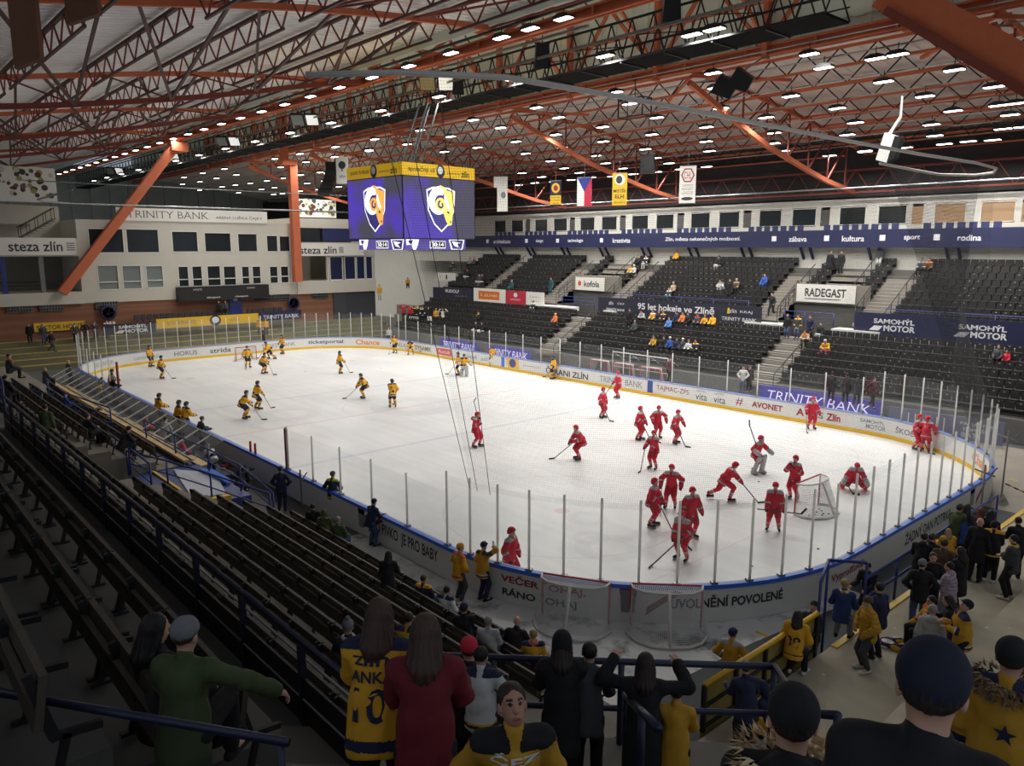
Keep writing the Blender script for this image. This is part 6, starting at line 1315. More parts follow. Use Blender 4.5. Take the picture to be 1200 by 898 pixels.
def person(label, pos, rz, pz, top=('jacket', 'black'), legs='black', hair=('short','dark'), hat=None, group=None, skin=0, h=0.016, size=1.0, shoes=None, name='person', scarf=None, gloves=None):
    J = POSES[pz]
    if len(pos) == 4: size = pos[3]; pos = pos[:3]
    t = thing(name, label, 'person', pos, rz, group); t.scale = (size,)*3
    put('body', shared(('body',pz,h), lambda: sdf_mesh('body', body_sdf(J), h, 4, body_mat(J))), [SKIN[skin],M_eye,M_lip,M_brow], t)
    st, *cs = top; cs = [CL(c) for c in cs]
    kw = {'jacket': dict(t=0.024), 'puffer': dict(t=0.034, puff=0.012), 'coat': dict(t=0.028, hem=-0.30), 'hoodie': dict(t=0.022, hood=True), 'jersey': dict(t=0.030, hem=-0.14), 'shirt': dict(t=0.008)}[st]
    pat = {'jersey': jersey_pattern, 'puffer': puffer_pattern}.get(st); n = 3 if st == 'jersey' else 2 if st == 'puffer' else 1
    while len(cs) < n: cs.append(cs[-1])
    put('jacket' if st not in ('jersey','shirt') else 'jersey', shared((st,pz,h), lambda: sdf_mesh(st, top_sdf(J, **kw), h, n, pat(J) if pat else None, 0.0045)), cs[:n], t)
    put('trousers', shared(('legs',pz,h), lambda: sdf_mesh('trousers', legs_sdf(J), h, folds=0.0035)), [CL(legs)], t)
    for sg in ('r','l'): put('shoe', shared(('shoe',sg,pz,h), lambda: sdf_mesh('shoe', shoe_sdf(J, sg), h)), [CL(shoes or 'black')], t)
    if hair: put('hair', shared(('hair',hair[0],pz,h), lambda: hair_mesh(J, hair[0], min(h,0.012))), [HAIR[hair[1]]], t)
    if hat: put('hat' if hat[0] != 'hood' else 'hood', shared(('hat',hat[0],pz,h), lambda: sdf_mesh('hat', hat_sdf(J, hat[0]), min(h,0.012))), [CL(hat[1])], t)
    if scarf:
        def mk():
            s = Sdf(); n_ = J['neck']
            for i in range(10): a = 2*PI*i/10; b = 2*PI*(i+1)/10; s.cap(n_+np.array((0.085*math.cos(a),0.08*math.sin(a),0.0)),n_+np.array((0.085*math.cos(b),0.08*math.sin(b),0.0)),0.035,0.035,0.01)
            ch = J['chest']-n_; s.cap(n_+np.array((0.06,0.1,-0.02)),n_+np.array((0.08,0.165,0))+ch*1.1,0.04,0.035,0.01)
            return sdf_mesh('scarf', s, h, 2, lambda c: (np.sin(np.arctan2(c[:,1]-n_[1],c[:,0])*4+c[:,2]*24) > 0.2).astype(int))
        put('scarf', shared(('scarf',pz,h), mk), [CL(scarf[0]),CL(scarf[1])], t)
    return t
COLS = {'black':(26,26,30),'navy':(34,40,70),'blue':(48,84,160),'sky':(90,130,200),'grey':(120,122,126),'dgrey':(66,68,72),'white':(210,210,206),'yellow':(226,166,38),'gold':(200,150,40),'red':(206,44,64),'crimson':(184,38,54),'green':(70,84,50),'olive':(88,92,58),'brown':(92,70,52),'jeans':(66,84,116),'pink':(196,110,130),'lilac':(170,150,170),'teal':(38,84,88),'wine':(112,26,38),'dblue':(44,62,112),'ochre':(168,124,34),'inknavy':(24,28,48),'beige':(170,156,132),'orange':(220,120,60),'maroon':(90,36,44),'hi':(190,200,70),'palegrey':(172,172,172)}
def CL(c): return mat(c + ' cloth', C(*COLS[c]), 0.85, var=0.14, scale=9)
# ---------------------------------------------------------------- hockey players
CAMX, CAMY = 39.635, -26.934
def face(p, deg):  # 0 looks to the viewer's stand corner, 90 to the right of it, 180 away, 270 left
    return math.atan2(CAMY-p[1], CAMX-p[0]) + math.radians(deg) - PI/2
PST = {}
def ppose(n, stick=None, grip=(0.03,0.42), **k):
    if stick:
        b, e = np.array(stick[0],float), np.array(stick[1],float); top, low = b+(e-b)*grip[0], b+(e-b)*grip[1]
        if k.pop('rtop', False): k['hr'], k['hl'] = tuple(top), tuple(low)
        else:
            k.setdefault('hl', tuple(top)); k.setdefault('hr', tuple(low))
        PST[n] = (b, e, np.array(stick[2],float))
    POSES[n] = skeleton(**k)
SK = 0.14
ppose('glide', ((-0.22,0.30,0.95),(0.42,1.05,0.04),(-0.05,0.28,0)), hip=(0,-0.10,0.88), lean=0.50, head=(0.1,-0.1), fr=(0.17,0.0,SK), fl=(-0.17,0.06,SK))
ppose('upright', ((0.34,0.10,1.08),(0.50,0.80,0.04),(0.02,0.28,0)), grip=(0.12,0.5), hip=(0,0,0.95), lean=0.10, hr=(0.35,0.19,0.96), hl=(-0.36,0.10,0.86), fr=(0.15,0.0,SK), fl=(-0.15,0.03,SK))
ppose('lookdown', ((0.30,0.22,1.10),(0.20,0.75,0.04),(-0.05,0.28,0)), grip=(0.10,0.45), hip=(0,-0.02,0.94), lean=0.22, head=(0.3,-0.3), hr=(0.30,0.28,1.00), hl=(-0.05,0.36,0.92), fr=(0.16,-0.02,SK), fl=(-0.15,0.06,SK))
ppose('across', ((0.55,0.34,0.82),(-0.85,0.42,0.84),(-0.15,0.05,0.22)), grip=(0.22,0.62), rtop=True, hip=(0,-0.04,0.93), lean=0.20, fr=(0.18,0.0,SK), fl=(-0.18,0.0,SK))
ppose('shoulder', ((0.20,0.32,1.15),(-0.35,-0.30,2.15),(-0.2,0.0,0.15)), grip=(0.05,0.30), hip=(0,-0.02,0.93), lean=0.15, rtop=True, fr=(0.18,-0.05,SK), fl=(-0.16,0.10,SK))
ppose('stride', ((-0.15,0.40,0.98),(0.40,1.15,0.04),(-0.05,0.28,0)), hip=(0,-0.05,0.83), lean=0.62, head=(0,0.2), fr=(0.14,0.15,SK), fl=(-0.26,-0.55,SK+0.04))
ppose('bend', ((0.50,0.42,0.66),(-0.85,0.50,0.40),(-0.22,0.05,0)), grip=(0.25,0.55), rtop=True, hip=(0,-0.22,0.82), lean=0.95, head=(0,0.5), fr=(0.22,0.0,SK), fl=(-0.22,0.0,SK))
ppose('wide', ((0.32,0.25,0.98),(0.22,0.75,0.04),(-0.05,0.28,0)), grip=(0.05,0.4), hip=(0,-0.05,0.92), lean=0.28, head=(-0.2,-0.1), hr=(0.34,0.28,0.94), hl=(-0.38,0.22,0.95), er=(1,-0.6,0), el=(-1,-0.6,0), fr=(0.17,0.05,SK), fl=(-0.15,-0.05,SK))
ppose('chin', None, hip=(0,0,0.95), lean=0.12, head=(0.1,-0.25), hr=(0.12,0.24,1.38), hl=(-0.16,0.26,1.30), fr=(0.15,0.0,SK), fl=(-0.15,0.0,SK))
ppose('bar', None, hip=(0,0,0.95), lean=0.20, hr=(0.20,0.42,1.06), hl=(-0.20,0.42,1.06), fr=(0.13,0.0,SK), fl=(-0.13,0.0,SK))
ppose('goalie', ((0.40,0.20,1.30),(0.30,-0.25,2.1),(0.05,0.0,0.25)), grip=(0.2,0.5), hip=(0,-0.05,0.90), lean=0.30, hr=(0.40,0.25,1.02), hl=(-0.42,0.38,0.95), fr=(0.18,-0.06,SK), fl=(-0.18,0.10,SK))
ppose('goaliekneel', ((0.45,0.15,0.55),(0.15,0.55,0.04),(-0.25,0.1,0)), grip=(0.05,0.4), hip=(0,-0.18,0.50), lean=0.55, head=(0,0.4), hr=(0.42,0.18,0.42), hl=(-0.42,0.22,0.36), fr=(0.42,-0.30,SK), fl=(-0.42,-0.30,SK), krp=(0.2,1,-0.3), klp=(-0.2,1,-0.3))
def skate_sdf(J, sg):
    s = Sdf(); a = J['an'+sg]; t = J['to'+sg]; d = t-a; d[2] = 0; d = d/max(np.linalg.norm(d),1e-6); z = np.array((0,0,1.0))
    s.cap(a-d*0.05-z*0.04,t+d*0.01+z*0.0,0.045,0.042,0.02); s.cap(a+z*0.09,a-z*0.03,0.056,0.05,0.02); return s
def blade_mesh(J, sg):
    a = J['an'+sg]; t = J['to'+sg]; d = t-a; d[2] = 0; d = d/max(np.linalg.norm(d),1e-6); p = Vector(a-d*0.09); q = Vector(t+d*0.06); p.z = q.z = a[2]-0.115; mb = MB(); mb.bar(p,q,0.006,0.05)
    for f in (0.25,0.75): c = p.lerp(q,f); mb.bar(c,c+Vector((0,0,0.05)),0.03,0.02)
    return mb.mesh('blade', M_steel)
def glove_sdf(J, sg, k=1.0):
    s = Sdf(); w = J['wr'+sg]; f = J['hd'+sg]-w; f = f/np.linalg.norm(f); s.cap(w-f*0.07,w,0.058*k,0.062*k,0.02); s.cap(w,w+f*0.09,0.055*k,0.052*k,0.02)
    sd = np.cross(f,(0,0,1)); sd = sd/max(np.linalg.norm(sd),1e-6); s.cap(w+f*0.02,w+f*0.06+sd*0.055,0.026*k,0.022*k,0.01)
    for o_ in (-0.032,-0.01,0.012,0.034): s.cap(w+f*0.09+sd*o_,w+f*0.125+sd*o_-np.array((0,0,0.02)),0.019*k,0.016*k,0.006)
    return s
def pants_sdf(J):
    s = Sdf(); s.cap(J['hip']+np.array((0,0,0.10)),J['hip'],0.165,0.175,0.05)
    for sg in ('r','l'): k = J['kn'+sg]; e = J['hp'+sg]+(k-J['hp'+sg])*0.86; s.cap(J['hp'+sg],e,0.128,0.112,0.04)
    return s
def socks_sdf(J, sg, r=0.0):
    s = Sdf(); s.cap(J['kn'+sg]+(J['hp'+sg]-J['kn'+sg])*0.25,J['kn'+sg],0.078+r,0.086+r,0.03); s.cap(J['kn'+sg],J['an'+sg]+np.array((0,0,0.06)),0.086+r,0.068+r,0.03); return s
def gpad(J, sg):
    s = Sdf(); k, a = J['kn'+sg], J['an'+sg]; fr = np.array((0,0.05,0))
    for q in (-0.07,0.0,0.07): s.cap(k+fr+np.array((q,0,0.24)),a+fr+np.array((q,0,-0.02)),0.075,0.075,0.02)
    s.cap(a+fr+np.array((0,0,-0.02)),a+np.array((0,0.22,-0.06)),0.10,0.07,0.04); s.plane(np.array((0,0,0.01)),(0,0,-1)); return s
TEAMS = {'y': dict(j=('yellow','navy','white'), p='navy', s=('yellow','navy'), g='navy', h='dgrey', sk=0), 'r': dict(j=('red','palegrey','maroon'), p='crimson', s=('red','palegrey'), g='maroon', h='red', sk=0)}
def number_on_back(t, J, txt, m, name='back_number', h=0.26, up=0.24, sides=(-1,)):
    # lettering laid on the cloth: rays marched on to the garment surface
    s = top_sdf(J, t=0.030, hem=-0.14); ax = (J['neck']-J['hip']); ax = ax/np.linalg.norm(ax); r = np.array((1.0,0,0)); n = np.cross(r,ax)
    for sd in sides:
        nn = n*sd if n[1] > 0 else -n*sd
        rr = np.cross(ax, nn)
        def fn(a, b):
            P = J['hip']+ax*(up+b)+rr*a+nn*0.45
            for _ in range(24):
                d = 1.0
                for q in s.p:
                    if q[0] != 'p': d = min(d, float(s.eval1(q, P[None])[0]))
                if d < 0.012: break
                P = P-nn*(d-0.010)
            return P+nn*0.003
        lettering(txt, None if len(txt) < 3 else 0.30, h, fn, m, t, name, 0.02)
Y_ = 0
STK = mat('stick shaft', C(60,58,58), 0.5); STB = mat('stick blade tape', C(40,40,42), 0.7); STW = mat('pale stick shaft', C(170,160,140), 0.5)
def stick_for(pz, pos, rz, label, size=1.0, pale=False, goalie=False):
    b, e, d = PST[pz]; t = thing('hockey_stick', label, 'hockey stick', pos, rz); t.scale = (size,)*3
    o = put('shaft', shared(('shaft',pz), lambda: MB().bar(b,e,0.026,0.034).mesh('shaft',[STK])), [STW if pale else STK], t)
    w = 0.09 if goalie else 0.065; q = e+d; put('blade', shared(('blade',pz), lambda: MB().bar(e-d*0.06,q,0.014,w).mesh('blade',[STB])), [STB], t)
    return t
def player(label, p, deg, pz, team, stick=None, num=None, size=1.04, goalie=False, h=0.02, mask=False):
    J = POSES[pz]; T = TEAMS[team]; rz = face(p, deg); t = thing('person', label, 'person', p, rz); t.scale = (size,)*3; P = ('pl',pz)
    put('body', shared(('body',pz,h), lambda: sdf_mesh('body', body_sdf(J), h, 4, body_mat(J))), [SKIN[0],M_eye,M_lip,M_brow], t)
    put('jersey', shared(('hj',pz,h), lambda: sdf_mesh('jersey', top_sdf(J, t=0.040, hem=-0.15, puff=0.014), h, 3, jersey_pattern(J), 0.004)), [CL(c) for c in T['j']], t)
    put('pants', shared(('hp',pz,h), lambda: sdf_mesh('pants', pants_sdf(J), h)), [CL(T['p'])], t)
    for sg in ('r','l'):
        if goalie: put('leg_pad', shared(('gpad',pz,sg), lambda: sdf_mesh('leg_pad', gpad(J,sg), h)), [CL('palegrey' if not pz == 'goaliekneel' else 'red')], t)
        else: put('sock', shared(('sock',pz,sg), lambda: sdf_mesh('sock', socks_sdf(J,sg), h, 2, sock_pattern(J))), [CL(c) for c in T['s']], t)
        k = put('skate', shared(('skate',pz,sg), lambda: sdf_mesh('skate', skate_sdf(J,sg), 0.016)), [CL('black')], t); link('skate_blade', shared(('sblade',pz,sg), lambda: blade_mesh(J,sg)), k)
        put('glove', shared(('glove',pz,sg,goalie), lambda: sdf_mesh('glove', glove_sdf(J,sg,1.75 if goalie else 1.0), 0.016)), [CL('palegrey' if goalie else T['g'])], t)
    put('helmet', shared(('helmet',pz), lambda: sdf_mesh('helmet', hat_sdf(J,'helmet'), 0.016)), [CL(T['h'])], t)
    if goalie:
        def cage():
            mb = MB(); 
            for i in range(-2,3): mb.tube([hp(J,(0.035*i,0.085,0.05)),hp(J,(0.035*i,0.125,-0.02)),hp(J,(0.03*i,0.09,-0.10))],0.005,5)
            for z in (0.02,-0.03,-0.07): mb.tube([hp(J,(-0.08,0.07,z)),hp(J,(0,0.125,z)),hp(J,(0.08,0.07,z))],0.005,5)
            return mb.mesh('face_cage', M_steel)
        link('face_cage', shared(('cage',pz), cage), t)
    if num: number_on_back(t, J, num, CL('white') if team == 'r' else CL('navy'), 'jersey_number', sides=(-1,))
    if stick and pz in PST: stick_for(pz, p, rz, stick, size, team == 'y' and not goalie, goalie)
    return t
Y = 'y'; R = 'r'
YL = 'yellow clad player '; RL_ = 'red clad player '
player(YL+'by the far left boards, the left one of two', (-28.10,-7.50,0.00), 60, 'upright', Y, 'pale stick of the yellow player at the far left boards')
player(YL+'by the far left boards, in front of a teammate, arms slightly out', (-21.28,-8.74,0.00), 80, 'wide', Y, 'pale stick of the wide armed yellow player at far left')
player(YL+'standing before the distant goal mouth', (-22.21,-1.56,0.00), 20, 'upright', Y, 'stick of the yellow player in the distant goal mouth', '8')
player(YL+'right of the distant goal reaching stick to the right', (-18.42,-1.89,0.00), 60, 'glide', Y, 'stick stretched right beside the distant goal')
player(YL+'bending forward just behind the distant goal post', (-25.68,1.98,0.00), 250, 'stride', Y, 'stick of the bending yellow player by the distant goal')
player(YL+'standing against the far end boards right of the goal', (-28.07,4.32,0.00), 300, 'upright', Y, 'stick of the yellow player at the far end boards')
player(YL+'skating alone before the ticketportal advert', (-14.41,2.64,0.00), 110, 'lookdown', Y, 'stick of the lone yellow player before the ticketportal advert')
player(YL+'crouched in centre ice with stick pointing left', (-4.27,-1.15,0.00), 285, 'glide', Y, 'stick pointing left from the crouched centre ice player')
player(YL+'seen from behind in centre ice, right of a crouched teammate', (-0.45,-1.39,0.00), 190, 'lookdown', Y, 'stick of the yellow player seen from behind in centre ice', '27')
player(YL+'by the Chance advert with a foot turned', (-21.58,12.53,0.00), 330, 'lookdown', Y, 'stick of the yellow player near the Chance advert')
player(YL+'doubled over with stick across the knees by the far corner', (-19.64,12.96,0.00), 350, 'bend', Y, 'stick across the knees of the doubled over yellow player')
player(YL+'standing just behind the yellow goaltender', (-7.47,9.24,0.00), 270, 'upright', Y, 'stick of the player behind the yellow goaltender')
player('yellow clad goaltender with pale leg pads near the far boards', (-6.91,9.27,0.00), 15, 'goalie', Y, 'upraised stick of the yellow goaltender', goalie=True)
player(YL+'leaning at the far boards left of the amber emblem advert', (-9.07,13.99,0.00), 195, 'lookdown', Y, 'stick of the yellow player left of the amber emblem advert', '14')
player(YL+'standing in front of the ČERANI ZLÍN advert', (-1.29,13.55,0.00), 250, 'upright', Y, 'stick of the yellow player before the ČERANI ZLÍN advert')
player(YL+'nearest the viewer at centre left, front one of a pair', (-3.53,-9.61,0.00), 75, 'glide', Y, 'stick of the nearest yellow player of the centre left pair')
player(YL+'of the centre left pair, standing behind a crouched teammate', (-5.58,-7.95,0.00), 110, 'wide', Y, 'stick of the taller yellow player of the centre left pair')
BENCHP = {(183,459): (-4.03,-14.21,0.20), (206,467): (-1.34,-14.06,0.20), (215,469): (-0.61,-13.91,0.20), (128,431): (-14.91,-13.80,0.20)}
for a, b, l, dg in ((183,459,'alone at the bench boards',100),(206,467,'left one of a pair at the bench boards',95),(215,469,'right one of a pair at the bench boards',120),(128,431,'beside the far red padded post at the bench boards',90)):
    player(YL+l, BENCHP[(a,b)], dg, 'bar', Y)

player(RL_+'left of the netting edge with stick resting over the shoulder', (10.45,-3.50,0.00), 60, 'shoulder', R, 'stick over the shoulder of the leftmost red player')
player(RL_+'gliding to the left in the middle of the ice with stick low', (15.51,-1.33,0.00), 290, 'glide', R, 'low stick of the red player gliding left at mid ice')
player(RL_+'standing upright with stick blade out to the right', (10.16,6.20,0.00), 60, 'upright', R, 'stick stretched right of the upright red player')
player(RL_+'closest to the far boards by the TAJMAC advert', (6.90,11.47,0.00), 300, 'upright', R, 'stick of the red player by the TAJMAC advert')
player(RL_+'left one of the group of four, looking right', (14.96,3.69,0.00), 70, 'lookdown', R, 'stick of the left red player in the group of four')
player(RL_+'in the middle of the group of four, half hidden', (15.38,4.71,0.00), 20, 'wide', R, 'stick of the half hidden red player in the group of four')
player(RL_+'right one of the group of four, arms apart', (16.66,4.54,0.00), 55, 'wide', R, 'stick of the right red player in the group of four')
player(RL_+'front one of the group of four, elbows out', (18.81,0.06,0.00), 330, 'lookdown', R, 'stick of the front red player in the group of four')
player(RL_+'broad, pointing stick to the left above two teammates', (22.57,-3.68,0.00), 350, 'wide', R, 'stick of the broad red player above two teammates')
player(RL_+'turned right beside the broad teammate, leftmost of the near cluster', (23.28,-5.77,0.00), 80, 'lookdown', R, 'stick of the leftmost red player of the near cluster')
player(RL_+'nearest the glass in the cluster, bent with stick low left', (25.84,-7.39,0.00), 330, 'glide', R, 'stick low left of the red player nearest the glass')
player(RL_+'directly behind the one nearest the glass', (24.84,-5.63,0.00), 30, 'upright', R, 'stick of the red player behind the one nearest the glass')
player(RL_+'skating away to the right alone, leaning forward', (23.43,-1.34,0.00), 110, 'stride', R, 'stick of the red player skating away alone')
player('red goaltender standing with pale pads, blocker and catching glove', (22.24,2.93,0.00), 60, 'goalie', R, 'stick standing upright in the red goaltender hand', goalie=True)
player(RL_+'facing the glass, stick held across, left of the goal', (26.41,-2.88,0.00), 0, 'across', R, 'stick held across by the red player left of the goal')
player(RL_+'touching face guard right behind the goal post', (25.19,0.80,0.00), 330, 'chin', R)
player('red goaltender kneeling on the ice right of the goal', (26.24,3.79,0.00), 10, 'goaliekneel', R, 'stick lying before the kneeling goaltender', goalie=True)
player(RL_+'alone by the far boards before the HS Zlín advert', (19.69,12.75,0.00), 20, 'upright', R, 'stick of the red player before the HS Zlín advert')
player(RL_+'left one of two embracing by the right corner', (25.29,12.52,0.00), 60, 'lookdown', R, 'stick of the left red player of the corner pair')
player(RL_+'right one of two embracing by the right corner, number on back', (25.76,12.32,0.00), 170, 'wide', R, None, '5')
player(RL_+'just inside the near glass above the yellow capped spectators', (23.60,-12.84,0.00), 60, 'upright', R)
# ---------------------------------------------------------------- spectators
pose('stand')
pose('standb', hip=(0.02,0,0.93), lean=0.02, twist=0.15, hr=(0.27,0.02,0.86), hl=(-0.24,0.10,0.88), fr=(0.14,0.05,0.09), fl=(-0.11,-0.06,0.09), head=(0.35,0))
pose('pockets', lean=0.06, hr=(0.20,0.16,0.98), hl=(-0.20,0.16,0.98), er=(1,-0.6,0), el=(-1,-0.6,0), head=(-0.3,0.05))
pose('folded', lean=0.03, hr=(-0.10,0.22,1.16), hl=(0.10,0.24,1.12), er=(1,-0.4,-0.4), el=(-1,-0.4,-0.4))
pose('phone', lean=0.08, head=(0,-0.45), hr=(0.07,0.34,1.22), hl=(-0.08,0.30,1.15))
pose('photo', lean=0.05, hr=(0.10,0.36,1.52), hl=(-0.22,0.30,1.10), head=(0,0.05))
pose('rail', hip=(0,-0.10,0.93), lean=0.32, hr=(0.20,0.42,1.08), hl=(-0.20,0.42,1.08), er=(0.35,-0.6,-1), el=(-0.35,-0.6,-1))
pose('railhead', hip=(0,-0.08,0.93), lean=0.25, hr=(0.34,0.30,1.50), hl=(-0.34,0.30,1.50), er=(1.2,0.1,-0.2), el=(-1.2,0.1,-0.2))
pose('bow', hip=(0,-0.22,0.90), lean=1.05, hr=(0.15,0.50,0.80), hl=(-0.15,0.50,0.80), head=(0,-0.2))
pose('walk', lean=0.08, hr=(0.26,-0.15,0.92), hl=(-0.26,0.22,0.95), fr=(0.10,0.28,0.10), fl=(-0.10,-0.30,0.14))
pose('sit', hip=(0,0,0.50), lean=0.02, hr=(0.16,0.34,0.58), hl=(-0.16,0.34,0.58), fr=(0.12,0.42,0.09), fl=(-0.12,0.42,0.09), kp=(0,0.5,1))
pose('sitlean', hip=(0,-0.02,0.50), lean=0.50, hr=(0.06,0.48,0.66), hl=(-0.06,0.48,0.66), fr=(0.14,0.38,0.09), fl=(-0.14,0.38,0.09), kp=(0,0.5,1), head=(0.2,0.2), er=(1,-0.5,-0.3), el=(-1,-0.5,-0.3))
pose('sitfold', hip=(0,0,0.50), lean=-0.03, hr=(-0.08,0.24,0.78), hl=(0.08,0.26,0.74), fr=(0.10,0.46,0.09), fl=(-0.14,0.40,0.09), kp=(0,0.5,1), er=(1,-0.4,-0.4), el=(-1,-0.4,-0.4), head=(-0.3,0))
pose('sitarm', hip=(0,0,0.50), lean=0.18, hr=(0.58,0.36,0.62), hl=(-0.15,0.36,0.60), fr=(0.14,0.42,0.09), fl=(-0.12,0.42,0.09), kp=(0,0.5,1), er=(1,-0.2,0.4), head=(-0.15,0.0))
pose('sitback', hip=(0,0,0.50), lean=0.10, twist=0.25, hr=(0.30,0.32,0.70), hl=(-0.20,0.36,0.62), fr=(0.14,0.42,0.09), fl=(-0.12,0.42,0.09), kp=(0,0.5,1), head=(0.5,0.05))
pose('perch', hip=(0,-0.05,0.72), lean=0.22, twist=0.1, hr=(0.15,0.34,0.92), hl=(-0.18,0.32,0.88), fr=(0.14,0.30,0.09), fl=(-0.14,0.22,0.09), kp=(0,1,0.4), head=(0.2,-0.2))
pose('handsup', lean=0.05, hr=(0.28,0.16,1.62), hl=(-0.28,0.16,1.62), er=(1,0,-0.2), el=(-1,0,-0.2))
pose('descend', lean=0.30, head=(0.1,-0.55), hr=(0.32,0.15,0.90), hl=(-0.30,0.10,0.85), fr=(0.10,0.20,0.09), fl=(-0.10,-0.15,0.20))
pose('crouch', hip=(0,-0.15,0.42), lean=0.75, hr=(0.18,0.42,0.42), hl=(-0.18,0.42,0.42), fr=(0.13,0.05,0.09), fl=(-0.13,0.10,0.09), kp=(0,1,0.6), head=(0,0.3))
PS = person; NEAR_H = 0.010
def cs(label, p, deg, pz, top, legs='black', hair=('short','dark'), hat=None, **k): return person(label, p, face(p, deg), pz, top, legs, hair, hat, **k)
# --- very near viewers at the bottom edge
cs('person seen from behind in big navy knit hat, closest at the bottom right', (38.98,-24.87,7.13,0.987), 180, 'stand', ('jacket','black'), 'black', ('short','dark'), ('beanie','inknavy'), h=NEAR_H)
tb = cs('person seen from behind in black knit hat and fair fur trimmed hood at the bottom', (38.49,-24.63,6.77,0.931), 185, 'stand', ('hoodie','black'), 'black', ('short','dark'), ('beanie','black'), h=NEAR_H, size=0.97)
t = cs('person in yellow and white jersey with brown fur hood at the right edge', (38.38,-21.63,5.69,1.013), 170, 'stand', ('jersey','gold','navy','white'), 'black', ('short','dark'), ('beanie','black'), h=NEAR_H, size=0.97)
def fur(parent, J, r, m): # a shaggy collar of tufts
    r2 = random.Random(5); mb = MB()
    for i in range(620):
        a = r2.uniform(0,2*PI); c = J['neck']+np.array((r*math.cos(a),r*0.9*math.sin(a)-0.02,r2.uniform(-0.06,0.07))); d = np.array((math.cos(a)+r2.uniform(-.5,.5),math.sin(a)+r2.uniform(-.5,.5),r2.uniform(-.6,.6))); d = d/np.linalg.norm(d)*r2.uniform(0.04,0.075)
        s_ = np.cross(d,(0.3,0.5,0.8)); s_ = s_/np.linalg.norm(s_)*0.014; mb.add([c-s_,c+s_,c+d], [(0,1,2)])
    mb.build('fur_collar', m, parent)['kind'] = 'stuff'
fur(t, POSES['stand'], 0.17, mat('brown fur', C(150,122,92), 0.9)); fur(tb, POSES['stand'], 0.18, mat('fair fur', C(238,218,180), 0.9))
J_ = POSES['stand']
mb = MB(); pts_ = []
for i in range(10): a = PI/2+2*PI*i/10; rr = 0.07 if i % 2 == 0 else 0.028; pts_.append((rr*math.cos(a),rr*math.sin(a)))
cx_ = J_['chest']; mb.add([(0.05+a, -0.185, cx_[2]-0.05+b) for a,b in pts_], [list(range(10))]); mb.build('star_patch', CL('navy'), t)
t = cs('person in yellow jersey lettered zlín on the shoulders, fair ponytail, standing bottom left', (35.30,-24.36,5.69,1.036), 165, 'rail', ('jersey','yellow','navy','navy'), 'black', ('long','brown'), h=NEAR_H)
number_on_back(t, POSES['rail'], '10', CL('navy'), 'back_number', 0.22, 0.13, (-1,)); number_on_back(t, POSES['rail'], 'ANKA', CL('navy'), 'back_name', 0.075, 0.31, (-1,)); number_on_back(t, POSES['rail'], 'zlín.', CL('navy'), 'back_logo', 0.085, 0.42, (-1,))
cs('person in dark red jacket with long grey brown hair, standing bottom left', (35.77,-24.28,5.69,1.053), 175, 'rail', ('coat','wine'), 'black', ('verylong','brown'), h=NEAR_H)
t = cs('person facing the viewer in patterned yellow jersey with dark shoulders, climbing the steps', (36.47,-24.15,5.69,0.985), 8, 'descend', ('jersey','gold','black','white'), 'black', ('short','dark'), h=NEAR_H, skin=1)
number_on_back(t, POSES['descend'], 'ČEZ', CL('white'), 'shoulder_patch', 0.05, 0.45, (1,))
cs('long haired person in black coat and hood leaning on the corner rail', (34.56,-21.76,4.25,1.016), 180, 'rail', ('coat','black'), 'black', ('long','dark'), ('hood','black'), h=NEAR_H)
cs('child in dark jacket standing between two black coats at the corner rail', (34.69,-21.50,4.25,0.928), 175, 'rail', ('jacket','dgrey'), 'black', ('short','black'), h=0.013, size=0.85)
cs('person with long dark hair and arms spread along the corner rail', (35.27,-21.30,4.25,0.960), 180, 'railhead', ('coat','black'), 'black', ('verylong','dark'), h=NEAR_H, size=0.95)
cs('child in mustard coat and black cap beside the spread arm at the corner rail', (35.51,-21.10,4.25,0.783), 180, 'rail', ('coat','gold'), 'black', ('short','black'), ('beanie','black'), h=0.013, size=0.72)
cs('person in red cap and black jacket behind the corner rail', (33.93,-22.47,4.25,0.981), 180, 'folded', ('jacket','black'), 'black', ('short','black'), ('beanie','red'), h=0.013)
cs('person in white navy and yellow sleeved jersey behind the corner rail', (34.24,-22.57,4.61,0.813), 170, 'pockets', ('jersey','white','navy','yellow'), 'black', ('short','black'), h=0.013, size=0.93)
# green jacket and companion seated among the dark benches
t = cs('person in olive green jacket and grey cap seated on the dark benches, bottom left', (34.39,-25.41,6.00), 150, 'sitarm', ('jacket','green'), 'black', ('short','brown'), ('beanie','grey'), h=NEAR_H)
cs('person with long dark hair seated beside the olive green jacket', (33.87,-25.42,5.92), 120, 'sit', ('jacket','black'), 'black', ('long','black'), h=NEAR_H, size=0.98)
# --- people on the near lower benches
cs('person in grey bobble hat and white scarf, seated behind the zlín jersey', (29.50,-21.42,2.79), 180, 'sit', ('jacket','black'), 'black', ('short','grey'), ('bobble','grey'), scarf=('white','palegrey'))
cs('person in yellow jersey with dark hair seated left of the dark red jacket', (28.68,-19.81,2.06), 140, 'sitback', ('jersey','gold','navy','white'), 'black', ('short','dark'))
cs('person with arms raised in black jacket and navy hat on the front benches', (27.29,-17.40,0.97), 180, 'sitfold', ('jacket','black'), 'black', ('short','dark'), ('beanie','navy'))
cs('grey haired person in pale grey jacket on the front bench', (28.11,-17.40,0.97), 170, 'sit', ('jacket','palegrey'), 'dgrey', ('short','grey'))
cs('bald person in black jacket on the front bench beside the spare goals', (28.01,-16.59,0.60), 165, 'sitlean', ('jacket','black'), 'black', ('bald','dark'))
t = cs('fair haired person in yellow jersey numbered 67 with pink hood', (28.64,-16.59,0.60), 180, 'sit', ('jersey','yellow','navy','white'), 'black', ('short','blond'), scarf=('pink','pink'))
